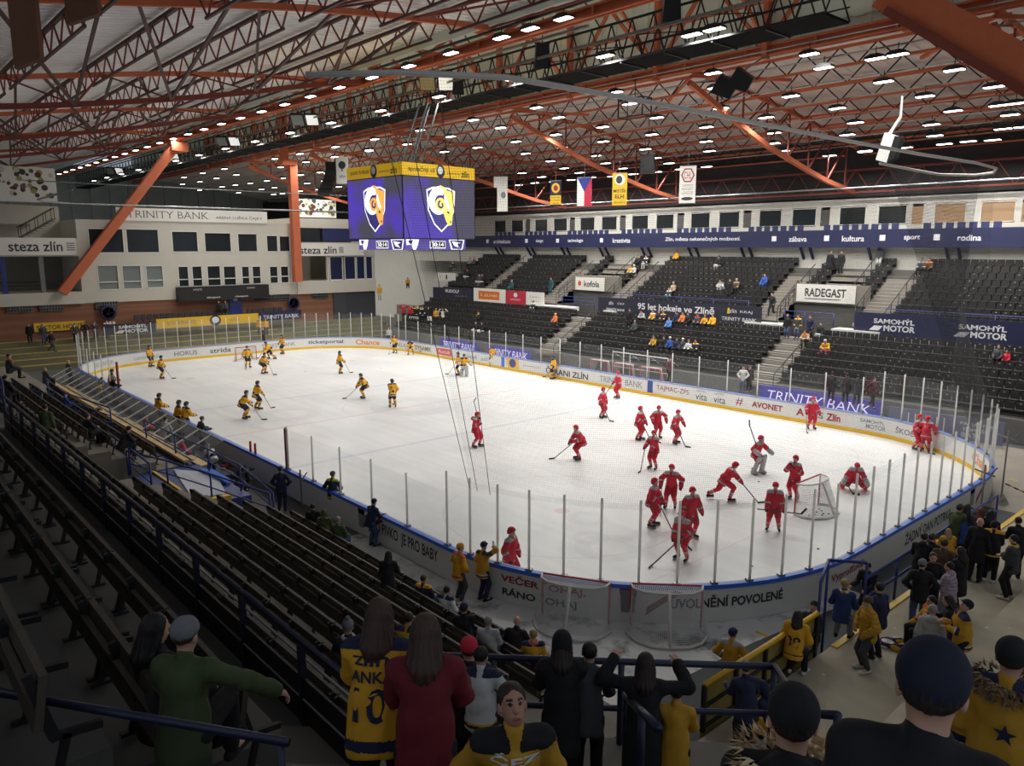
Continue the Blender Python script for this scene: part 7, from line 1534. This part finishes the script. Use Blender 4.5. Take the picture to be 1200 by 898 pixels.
number_on_back(t, POSES['sit'], '67', CL('navy'), 'back_number', 0.24, 0.20, (-1,))
cs('child in navy and yellow top on the left of two front row children', (24.58,-16.59,0.60), 150, 'sit', ('jersey','navy','yellow','white'), 'jeans', ('short','brown'), size=0.9)
cs('boy in navy and white jersey on the right of two front row children', (25.48,-16.59,0.60), 130, 'sitback', ('jersey','white','navy','yellow'), 'navy', ('short','black'), size=0.9)
cs('person all in black bending over between the near benches', (24.26,-17.40,0.97), 170, 'rail', ('jacket','black'), 'black', ('long','black'), size=0.9)
cs('person in yellow bobble hat and yellow vest standing at the near boards', (23.51,-14.65,0.03), 120, 'pockets', ('jersey','yellow','orange','navy'), 'dgrey', ('short','brown'), ('beanie','yellow'), h=0.012, shoes='white')
cs('person in navy cap and yellow checked jersey raising a phone at the near boards', (23.87,-14.08,0.03), 135, 'photo', ('jersey','gold','dgrey','white'), 'navy', ('short','grey'), ('cap','navy'), h=0.012)
cs('person in navy jacket and jeans leaning on the near long boards', (18.29,-14.26,0.02), 130, 'rail', ('jacket','navy'), 'jeans', ('short','black'), ('beanie','navy'), size=0.95)
cs('steward in dark jacket with crossed yellow straps by the near glass', (14.88,-13.87,0.02), 150, 'pockets', ('jersey','navy','hi','navy'), 'black', ('short','dark'), ('beanie','dgrey'))
cs('person in navy jacket standing at the maroon padded post', (13.01,-15.01,0.02), 170, 'pockets', ('jacket','navy'), 'navy', ('short','dark'), ('beanie','dgrey'))
cs('person in black seated low at the front row near the steward', (17.11,-15.79,0.24), 170, 'sit', ('jacket','black'), 'black', ('short','dark'))
cs('person in hooded green jacket seated near the steward', (17.87,-15.79,0.24), 165, 'sit', ('hoodie','olive'), 'black', ('short','dark'), ('hood','olive'))
cs('white haired person in dark green jacket seated near the steward', (18.76,-15.79,0.24), 150, 'sit', ('jacket','green'), 'jeans', ('short','grey'))
# --- left part of the near stand
cs('person in black jacket seated before the timber ledge, upper one of two', (6.09,-19.81,2.06), 120, 'sitfold', ('jacket','black'), 'black', ('short','dark'))
cs('person in black jacket and cap seated before the timber ledge, lower one of two', (7.55,-19.01,1.70), 120, 'sitlean', ('jacket','black'), 'black', ('short','brown'), ('beanie','black'))
cs('person in dark green coat standing among the far lower benches', (6.70,-21.35,2.30), 150, 'stand', ('coat','green'), 'black', ('short','dark'))
cs('child in bright blue jacket lying back on the far benches', (-3.11,-18.76,1.70), 110, 'sit', ('jacket','blue'), 'jeans', ('short','dark'), size=0.8)
cs('person in dark jacket with yellow scarf at the left picture edge', (-6.64,-20.46,3.20), 100, 'sit', ('jacket','dgrey'), 'dgrey', ('short','dark'), scarf=('yellow','orange'))
cs('person with pale hair seated at the far end of the near stand', (-14.99,-17.45,1.20), 120, 'sit', ('jacket','dgrey'), 'black', ('short','blond'))
cs('person in yellow hat peeping over the far end of the bench screens', (-19.37,-15.28,0.60), 120, 'stand', ('jacket','dgrey'), 'black', ('short','dark'), ('beanie','yellow'), size=0.95)
cs('person in black coat at the far end of the near stand, left edge', (2.50,-21.94,3.40), 130, 'sit', ('coat','black'), 'black', ('short','black'))
# --- team bench area
cs('trainer in white shirt behind the slanted bench screens', (1.94,-15.67,0.20), 140, 'pockets', ('shirt','white'), 'dgrey', ('short','dark'))
cs('coach in black jacket leaning over the bench boards among yellow players', (-12.67,-14.24,0.20), 100, 'rail', ('jacket','black'), 'black', ('short','grey'))
cs('coach in dark jacket bending at the bench boards right of the yellow pair', (2.90,-14.37,0.20), 110, 'rail', ('jacket','dgrey'), 'black', ('short','dark'), ('beanie','olive'))
BENCH_ = {(118,441): (-14.09,-14.54,0.20), (116,448): (-13.32,-14.85,0.20)}
for a,b,l in ((118,441,'person with dark hair at the far end of the bench'),(116,448,'child in yellow at the far end of the bench')): cs(l, BENCH_[(a,b)], 100, 'stand', ('jersey','yellow','navy','white') if a == 116 else ('jacket','dgrey'), 'navy', ('short','dark'), size=0.85)
cs('person in red top seated under the bench screens near the white shirt', (-1.30,-15.62,0.20), 100, 'sit', ('jacket','red'), 'black', ('short','dark'))
cs('person in red top seated under the bench screens at their near end', (4.68,-15.86,0.20), 100, 'sit', ('jacket','red'), 'black', ('short','brown'))
cs('equipment man in white shirt bowed at the near end of the bench screens', (7.45,-15.57,0.20), 200, 'bow', ('shirt','white'), 'navy', ('short','grey'))
cs('person in hooded black coat crouching at the bench end by the blue rail', (10.29,-15.46,0.20), 150, 'crouch', ('coat','black'), 'black', ('short','black'), ('hood','black'))
# --- far end
cs('person in black standing on the terrace left of the SEKTOR HOSTÉ sign', (-35.20,-14.75,1.88), 350, 'stand', ('jacket','black'), 'black')
cs('person in dark top and jeans below the SEKTOR HOSTÉ sign', (-35.20,-13.76,1.73), 20, 'standb', ('jacket','dgrey'), 'jeans')
cs('person in black walking down the far end terrace', (-34.20,-13.43,1.21), 60, 'walk', ('jacket','black'), 'dgrey')
for a,l,c in ((89,'person with red and white scarf nearest the SEKTOR HOSTÉ sign',('jacket','dgrey')),(101,'person in black leaning on the far end glass rail',('jacket','black')),(112,'person with red striped scarf below the left wall fan',('jacket','dgrey')),(126,'person in red and white at the end of the visitors row',('jersey','crimson','white','white'))):
    cs(l, {89:(-35.00,-11.41,1.70),101:(-35.00,-10.60,1.78),112:(-35.00,-9.86,1.80),126:(-35.00,-8.90,1.80)}[a], 20, 'pockets', c, 'black', scarf=('crimson','white') if a in (89,112) else None, h=0.025)
cs('pair member in yellow standing behind the far glass, left', (-32.50,4.09,1.41), 350, 'stand', ('jersey','yellow','navy','white'), 'dgrey', h=0.025)
cs('pair member in yellow standing behind the far glass, right', (-32.50,4.70,1.36), 10, 'stand', ('jersey','yellow','navy','white'), 'dgrey', h=0.025)
cs('photographer in black behind the far end boards near the goal', (-31.20,3.82,0.55), 0, 'phone', ('jacket','black'), 'black', h=0.025)
cs('pair of people seated by the blue door, left one in black', (-36.00,1.56,3.41), 0, 'sit', ('jacket','black'), 'black', h=0.025)
cs('pair of people seated by the blue door, right one in dark jacket', (-36.00,2.23,3.37), 350, 'sit', ('jacket','dgrey'), 'black', h=0.025)
cs('person in white and black standing in the far corner gate', (-28.70,16.37,0.00), 350, 'stand', ('jersey','white','black','black'), 'black', h=0.025)
# --- far lower tier
FS = 0.028
def fsit(label, p, top, legs='black', hair=('short','dark'), hat=None, pz='sit', deg=None, size=1.0, **k):
    person(label, p, PI if deg is None else face(p,deg), pz, top, legs, hair, hat, h=FS, size=size, **k)
LT = ' in the lower far stand'
fsit('person in maroon hat standing below the left end of the 95 let hokeje banner', (-0.68,21.55,3.25), ('coat','black'), hat=('beanie','maroon'), pz='stand')
fsit('person in pale grey jacket bending below the 95 let hokeje banner', (0.13,22.29,3.65), ('jacket','palegrey'), pz='sitlean')
fsit('person in grey hat seated two rows below the pale grey jacket', (0.49,20.81,2.85), ('jacket','dgrey'), hat=('beanie','grey'))
for i,(px,py,top,hat,l) in enumerate(((765,378,('jersey','gold','white','navy'),None,'person with yellow scarf, leftmost of the row under the banner'),(772,378,('jacket','black'),('beanie','grey'),'person in black with grey hat in the row under the banner'),(777,379,('jersey','navy','yellow','yellow'),None,'person in navy and yellow stripes in the row under the banner'),(784,384,('jacket','sky'),None,'child in light blue jacket under the banner'),(793,378,('jacket','navy'),('beanie','navy'),'person in navy hat in the middle of the row under the banner'),(800,381,('jacket','orange'),None,'person in orange yellow jacket in the row under the banner'),(806,381,('jacket','black'),None,'person in black right of the orange jacket'),(817,382,('jersey','dgrey','crimson','white'),('beanie','maroon'),'person in grey with maroon hat near the right of the row'),(826,382,('jersey','yellow','navy','navy'),None,'person in yellow stripes second from the right of the row'),(835,384,('puffer','yellow','gold'),None,'person in all yellow jacket, rightmost of the row'))):
    fsit(l, ((1.09,22.29,3.65),(1.69,22.29,3.65),(2.11,22.29,3.65),(3.26,21.55,3.25),(3.42,22.29,3.65),(3.99,22.29,3.65),(4.47,22.29,3.65),(5.33,22.29,3.65),(6.01,22.29,3.65),(6.70,22.29,3.65))[i], top, hat=hat)
for i,(top,hat,l) in enumerate(((('jersey','gold','olive','white'),None,'person in olive and yellow, leftmost of the row above the far glass'),(('jacket','black'),None,'person in black second in the row above the far glass'),(('jacket','blue'),('beanie','white'),'person in blue with white hat in the row above the far glass'),(('jacket','navy'),None,'person in navy in the middle of the row above the far glass'),(('jacket','dgrey'),('beanie','white'),'person in dark jacket with white hat in the row above the far glass'),(('jersey','white','navy','navy'),None,'child in white and navy in the row above the far glass'),(('jersey','navy','yellow','white'),None,'person with yellow trim, rightmost of the row above the far glass'))):
    fsit(l, ((3.56,19.33,2.05),(4.52,19.33,2.05),(5.07,19.33,2.05),(5.69,19.33,2.05),(6.22,19.33,2.05),(6.75,19.33,2.05),(7.34,19.33,2.05))[i], top, hat=hat)
fsit('person in black with yellow emblem seated at left'+LT, (-18.34,20.07,2.45), ('jacket','black'), scarf=('yellow','yellow'))
fsit('person in grey trousers seated low at left'+LT, (-16.91,18.59,1.65), ('jacket','black'), 'palegrey')
fsit('person in white trousers seated low at left'+LT, (-16.02,18.59,1.65), ('jacket','black'), 'white')
fsit('person in white striped top near the KOFOLA stairs'+LT, (-12.94,22.29,3.65), ('jersey','black','white','white'), 'dgrey')
fsit('person in orange jacket sitting on the KOFOLA stairs', (-8.49,20.81,2.85), ('jacket','orange'), 'dgrey', hat=('beanie','yellow'))
fsit('person in cream and orange jacket seated at the top of the RADEGAST stairs', (14.55,21.55,3.25), ('jersey','beige','orange','brown'), 'black', pz='sitlean')
fsit('person in yellow jacket and pink trousers bending right of the RADEGAST stairs', (16.35,20.81,2.85), ('jacket','gold'), 'pink', hat=('beanie','palegrey'), pz='sitlean')
fsit('person in black standing below the RADEGAST sign, leftmost of three', (12.71,22.29,3.65), ('jacket','black'), 'jeans', pz='stand')
fsit('person with yellow scarf and white bag standing below the RADEGAST sign', (13.47,22.29,3.65), ('jersey','dgrey','yellow','white'), 'jeans', pz='stand')
fsit('person in navy jacket walking below the RADEGAST sign', (14.35,22.29,3.65), ('jacket','navy'), 'black', pz='walk')
fsit('person in black sitting against the wall below the RADEGAST sign', (15.11,22.29,3.65), ('jacket','black'), 'palegrey')
fsit('person in dark jacket seated at the right edge of the lower far stand', (25.86,21.55,3.25), ('jacket','dgrey'))
fsit('child in red jacket seated at the right edge of the lower far stand', (26.27,21.55,3.25), ('jacket','red'), size=0.8)
# --- far upper tier
UT = ' of the upper far stand'
for i,(top,legs,hat,pz,l) in enumerate(((('jersey','black','white','white'),'dgrey',None,'sit','person in black and white, left of three top left'+UT),(('jacket','grey'),'black',None,'sit','person in grey, middle of three top left'+UT),(('jersey','dgrey','crimson','white'),'black',None,'sit','person in grey and red, right of three top left'+UT),(('jacket','black'),'white',None,'sit','person with pale trousers below three at top left'+UT),(('jacket','dgrey'),'palegrey',None,'sit','person seated left, above the JELÍNEK banner'+UT),(('jacket','black'),'palegrey',None,'sitfold','second person seated left, above the JELÍNEK banner'+UT),(('jacket','teal'),'teal',('beanie','grey'),'sit','person in teal seated above the crimson banner'),(('jacket','teal'),'teal',None,'stand','person in teal jacket standing beside the KOFOLA stairs'),(('jacket','black'),'black',None,'sit','person in black in the left of the middle block'+UT),(('jersey','black','white','white'),'palegrey',None,'sit','person in black and white, right of a black jacket'+UT),(('jacket','gold'),'dgrey',None,'sit','child in yellow coat low in the middle block'+UT),(('jacket','palegrey'),'black',('beanie','white'),'sit','person in pale top beside the yellow coated child'+UT),(('jersey','yellow','gold','navy'),'black',None,'sit','person in bright yellow at the top of the middle block'+UT),(('jacket','black'),'white',('beanie','dgrey'),'sit','person with white trousers at top right, middle block'+UT),(('jersey','white','grey','black'),'palegrey',None,'sitlean','person in white and grey, left of a trio'+UT),(('jacket','black'),'black',None,'stand','person in black standing in a trio'+UT),(('jersey','brown','beige','black'),'black',('beanie','beige'),'sit','person in brown, right of a trio'+UT),(('jacket','blue'),'blue',None,'sit','person in blue jacket'+UT),(('jersey','dgrey','white','black'),'teal',None,'sit','person in grey above the word hokeje'),(('jacket','beige'),'black',('beanie','beige'),'sit','person in beige hat above the word hokeje'),(('jacket','black'),'black',None,'walk','person in black walking at the foot of the RADEGAST stairs'))):
    P_ = ((-32.33,27.65,7.03),(-30.84,28.37,7.45) if False else (-30.05,28.37,7.45),(-29.27,28.37,7.45),(-15.08,26.93,6.60) if False else (-27.80,26.21,6.18),(-24.83,25.49,5.75),(-24.40,25.49,5.75),(-18.76,24.77,5.33),(-13.10,24.77,5.33),(-6.21,29.09,7.88),(-5.22,29.09,7.88),(-5.79,27.65,7.03),(-5.40,27.65,7.03),(-2.37,29.81,8.30),(2.46,29.09,7.88),(4.78,26.21,6.18),(5.97,25.49,5.75),(6.08,26.21,6.18),(8.06,26.93,6.60),(0.73,24.77,5.33),(0.61,25.49,5.75),(10.44,24.05,4.90))[i]
    fsit(l, P_, top, legs, hat=hat, pz=pz)
fsit('person in black standing at the top of the RADEGAST stairs, left one of two', (12.07,29.09,7.88), ('coat','black'), pz='stand', deg=20)
fsit('person in black standing at the top of the RADEGAST stairs, right one of two', (12.91,29.09,7.88), ('coat','black'), pz='stand', deg=340)
fsit('person in dark top standing by a gallery strut right of the stairs', (15.36,29.81,8.30), ('jacket','dgrey'), 'palegrey', pz='stand')
fsit('person in dark jacket seated behind the netting at the right'+UT, (18.51,29.09,7.88), ('jersey','dgrey','palegrey','black'))
fsit('person in reddish top seated behind the netting at the right'+UT, (19.00,29.09,7.88), ('jersey','brown','orange','black'))
# --- left corner of the far stand: the drum crowd
for i,(px,py,top,l) in enumerate(((473,352,('jacket','crimson'),'person in red, leftmost at the black choir platform'),(481,353,('jacket','crimson'),'second person in red at the choir platform'),(488,354,('jersey','black','yellow','white'),'person in black and yellow beside the red ones at the choir platform'),(495,354,('jersey','black','white','white'),'person in white stripes at the choir platform'),(502,355,('jacket','black'),'person in black in the middle of the choir platform'),(511,356,('jersey','gold','black','white'),'person in yellow stripes at the choir platform'),(519,357,('jersey','white','black','yellow'),'person in white and black at the right of the choir platform'))):
    p = ((-30.54,19.50,3.30),(-29.23,19.50,3.28),(-28.11,19.50,3.26),(-27.01,19.50,3.24),(-25.94,19.50,3.22),(-24.58,19.50,3.21),(-23.41,19.50,3.20))[i]; p = (p[0],p[1],2.05); fsit(l, p, top, pz='stand' if i % 2 else 'handsup', deg=0)
fsit('person in orange seated on the ledge at the left corner of the far stand', (-37.83,25.00,5.02), ('jersey','gold','orange','navy'), deg=0)
fsit('person in dark yellow standing by the recess at the left corner', (-34.53,19.00,4.04), ('jacket','gold'), 'palegrey', pz='stand', deg=0)
for x,w,m,l in ((-27.6,2.6,M_blackc,'black cloth with white letters on the choir platform'),(-24.9,0.7,M_signw,'white board on the choir platform')):
    t, put_, shape_ = sign('choir_banner', l, 'banner', (x,18.9,2.4), EX, EZ, w, 1.0, m)
    if m is M_blackc: put_('KOTEL', 0, 0.1, 1.9, 0.4, M_inkw, 0.02); put_('ZLÍN', 0, -0.3, 1.2, 0.22, M_inkw, 0.02)
mb = MB(); mb.box((-30,18.6,1.0),(-23.5,20.4,2.05)); struct('floor_choir_platform', mb, M_blackc)
# --- behind the far glass
def pg(label, p, top, legs, pz='stand', deg=0, **k): person(label, p, face(p,deg), pz, top, legs, h=0.022, **k)
pg('man in dark red jacket with a stick behind the far glass', (7.44,16.20,0.61), ('jacket','maroon'), 'black', 'pockets', 30)
pg('person in white jacket and jeans behind the far glass at the RADEGAST stairs', (13.16,16.30,0.69), ('jacket','white'), 'jeans', 'pockets', 350)
pg('person in black close behind the white jacket at the far glass', (13.41,16.60,0.68), ('jacket','black'), 'black', 'stand', 20)
pg('person in black behind the far glass, left of the group above the led board', (18.68,16.90,0.98) if False else (18.93,16.40,0.98), ('coat','black'), 'black', 'stand', 170)
pg('person in black behind the far glass, middle of the group above the led board', (19.79,16.40,1.01), ('coat','black'), 'black', 'standb', 190)
pg('person in black behind the far glass, right of the group above the led board', (20.44,16.40,1.01), ('coat','black'), 'black', 'stand', 170)
pg('person in maroon top striding behind the far glass near the corner', (21.40,16.20,0.99), ('jacket','maroon'), 'black', 'walk', 40)
# --- crowd on the near end terrace
T = 0.013
def te(label, p, deg, pz, top, legs='black', hair=('short','dark'), hat=None, **k): k.setdefault('h', T); return cs(label, p, deg, pz, top, legs, hair, hat, **k)
te('person in dark green jacket leaning at the corner boards beside the chain', (32.45,-3.72,1.00), 150, 'rail', ('jacket','green'), 'black', hat=('beanie','dgrey'))
te('person in grey jacket leaning at the corner boards, right of the dark green one', (32.61,-3.51,1.00), 170, 'rail', ('jacket','dgrey'), 'black', ('long','dark'))
te('child in bright blue jacket and grey hat leaning over the terrace rail', (32.65,-3.68,1.00), 200, 'rail', ('hoodie','blue'), 'navy', hat=('beanie','grey'), size=0.85)
te('child in orange yellow jacket at the terrace rail left of the bright blue one', (32.67,-4.86,1.00), 200, 'rail', ('puffer','yellow','gold'), 'grey', ('long','blond'), size=0.78)
te('tall balding person in black coat amid the terrace crowd', (33.32,-4.69,1.00), 170, 'stand', ('coat','black'), 'black', ('bald','brown'), size=1.03)
te('person in dark cap and yellow backed vest right of the balding person', (33.60,-4.44,1.00), 175, 'phone', ('jersey','black','yellow','black'), 'black', hat=('cap','black'), shoes='white')
te('person with maroon brown hair behind the balding person', (33.00,-3.61,1.00), 160, 'stand', ('coat','dgrey'), 'black', ('long','red'))
te('person with black hair behind the yellow backed vest', (33.26,-3.63,1.00), 170, 'stand', ('jacket','black'), 'black', ('long','black'))
te('person in black with grey fur hood at the left of the terrace crowd', (32.70,-6.81,1.00), 170, 'rail', ('hoodie','black'), 'black', ('short','dark'), scarf=('palegrey','palegrey'))
te('person in black jacket with dark curly hair left in the terrace crowd', (32.83,-6.67,1.00), 165, 'rail', ('jacket','black'), 'black', ('short','brown'))
te('person in brown leather jacket behind the facing man', (33.22,-6.89,1.00), 175, 'stand', ('jacket','brown'), 'black', ('short','brown'))
te('man in black facing the viewer in the terrace crowd', (33.34,-7.94,1.00), 10, 'stand', ('jacket','black'), 'black', ('short','brown'))
te('person in grey knit hat and black jacket standing with back turned', (33.38,-8.66,1.00), 185, 'pockets', ('jacket','black'), 'jeans', hat=('beanie','grey'), shoes='dgrey')
te('person in lilac puffer jacket looking towards the ice', (33.86,-8.28,1.00), 255, 'folded', ('puffer','lilac','grey'), 'grey', ('short','black'))
te('person in long black coat behind the lilac puffer jacket', (33.73,-7.24,1.00), 240, 'folded', ('coat','black'), 'black', ('long','dark'), size=1.03)
te('person in grey jacket with green collar and yellow scarf at the right edge', (34.29,-5.22,1.00), 250, 'folded', ('jacket','dgrey'), 'black', ('short','black'), scarf=('yellow','hi'), shoes='white')
te('person in black at the right picture edge behind the scarf wearer', (33.96,-3.63,1.00), 200, 'rail', ('jacket','black'), 'black')
te('person in black coat bent over the blue corner rail', (31.58,-7.16,0.00), 330, 'rail', ('coat','black'), 'black', ('short','black'))
te('man in navy jacket standing behind the yellow jacket boy', (33.28,-10.65,1.00), 230, 'stand', ('jacket','navy'), 'black', ('short','black'))
te('person in blue jacket and grey trousers leaning on the yellow railing', (32.45,-10.56,1.00), 170, 'perch', ('jacket','dblue'), 'grey', ('short','blond'), scarf=('gold','white'))
te('boy in ribbed yellow puffer jacket and grey trousers standing on the terrace', (33.37,-11.34,1.00), 300, 'pockets', ('puffer','gold','ochre'), 'dgrey', ('short','brown'), hat=('beanie','brown'), shoes='white', h=0.011, size=0.97)
t = te('person with long dark hair in yellow jersey numbered 38 perched on the yellow barrier', (32.51,-12.79,1.00), 165, 'perch', ('jersey','yellow','yellow','navy'), 'black', ('long','dark'), shoes='white', h=0.011)
number_on_back(t, POSES['perch'], '38', CL('navy'), 'back_number', 0.22, 0.16, (-1,))
te('person in dark cap and jacket facing the jersey 38 wearer outside the barrier', (31.77,-10.54,0.00), 340, 'phone', ('jacket','dgrey'), 'black', hat=('cap','black'))
te('person in navy cap and yellow white jersey standing outside the barrier', (31.25,-13.14,0.00), 165, 'pockets', ('jersey','gold','palegrey','dgrey'), 'dgrey', ('short','brown'), ('cap','navy'), h=0.011)
te('person in grey knit hat and teal jacket below the corner rail', (33.13,-15.67,1.00), 200, 'rail', ('jacket','navy'), 'black', hat=('beanie','grey'), h=0.011)
te('person in navy hood and yellow bottoms below the corner rail', (33.48,-15.22,1.00), 240, 'sitlean', ('hoodie','navy'), 'yellow', hat=('hood','navy'), h=0.011)
te('person in yellow jersey and black hair seated facing left on the terrace step', (33.93,-9.45,1.00), 300, 'sit', ('jersey','gold','orange','black'), 'black', ('short','black'), shoes='dgrey')
te('grey haired person with lilac scarf and grey hood, back turned', (34.42,-10.90,1.00), 185, 'stand', ('hoodie','palegrey'), 'dgrey', ('short','grey'), scarf=('lilac','lilac'), h=0.011)
te('person in black cap, grey hood and yellow jersey with dark sleeve looking down', (35.02,-10.96,1.36), 290, 'phone', ('jersey','gold','navy','white'), 'black', hat=('cap','black'), h=0.011)
te('person in black jacket reaching out an arm towards the yellow jersey on the step', (34.52,-10.04,1.00), 270, 'rail', ('jacket','black'), 'black', ('long','dark'))
# --- small things lying about
def bundle(name, label, cat, p, r, cols, seed):
    r2 = random.Random(seed); s = Sdf()
    for i in range(14): a = r2.uniform(0,6.28); q = r2.uniform(0,r); s.ell((q*math.cos(a),q*math.sin(a)*0.7,0.05),(r2.uniform(.08,.16),r2.uniform(.07,.12),r2.uniform(.05,.10)),0.03)
    s.plane((0,0,0),(0,0,-1)); me = sdf_mesh(name, s, 0.014, len(cols), lambda c: ((np.sin(c[:,0]*14+1)+np.sin(c[:,1]*17+c[:,2]*30)+2)/4*len(cols)).clip(0,len(cols)-1).astype(int))
    o = link(name, me, None, p); tag(o, label, cat)
    for i,c in enumerate(cols): o.material_slots[i].link = 'OBJECT'; o.material_slots[i].material = CL(c)
bundle('flag_heap','heap of yellow, blue and white flags lying on the terrace','flag', (33.20,-9.81,1.00), 0.36, ('yellow','navy','white'), 2)
mb = MB(); mb.lathe([(0.0,0),(0.030,0),(0.033,0.008),(0.033,0.155),(0.026,0.168),(0.0,0.168)], 16); o = tag(mb.build('drink_can', mat('black can', C(28,28,32), 0.3, 0.5), None, True), 'black drink can standing on the terrace concrete', 'can'); o.location = (32.19,-10.43,0.00)
def phone(label, p, rz): t = thing('mobile_phone', label, 'phone', p, rz); mb = MB(); mb.box((-0.036,-0.004,-0.075),(0.036,0.004,0.075)); mb.build('case', M_blackc, t); mb = MB(); mb.box((-0.033,-0.0055,-0.07),(0.033,-0.004,0.07)); mb.build('screen', mat('phone screen', (0.02,0.02,0.03), 0.2, emit=C(120,140,170), es=0.5), t)
def in_hand(pz, p, deg, size, dz=0.04, side='r'):
    J = POSES[pz]; a = face(p, deg); v = rotz(J['hd'+side]*size, a); return (p[0]+v[0], p[1]+v[1], p[2]+v[2]+dz), a
q_, a_ = in_hand('photo', (23.87,-14.08,0.03), 135, 1.0, 0.08); phone('mobile phone held up by the spectator in the navy cap', q_, a_)
mb = MB(); mb.lathe([(0.0,0),(0.035,0),(0.045,0.13),(0.04,0.13),(0.0,0.02)], 14); o = tag(mb.build('paper_cup', M_white, None, True), 'white paper cup on the step beside the jersey 38 wearer', 'cup'); o.location = (32.03,-10.49,0.00)
bundle('equipment_bag','dark bag with red and green trim at the near end of the team bench','bag', (6.33,-14.66,0.20), 0.5, ('black','navy','crimson'), 4)
bundle('equipment_bag','black bag against the blue rail beside the white flag','bag', (8.88,-14.60,0.60), 0.4, ('black','dgrey'), 6)
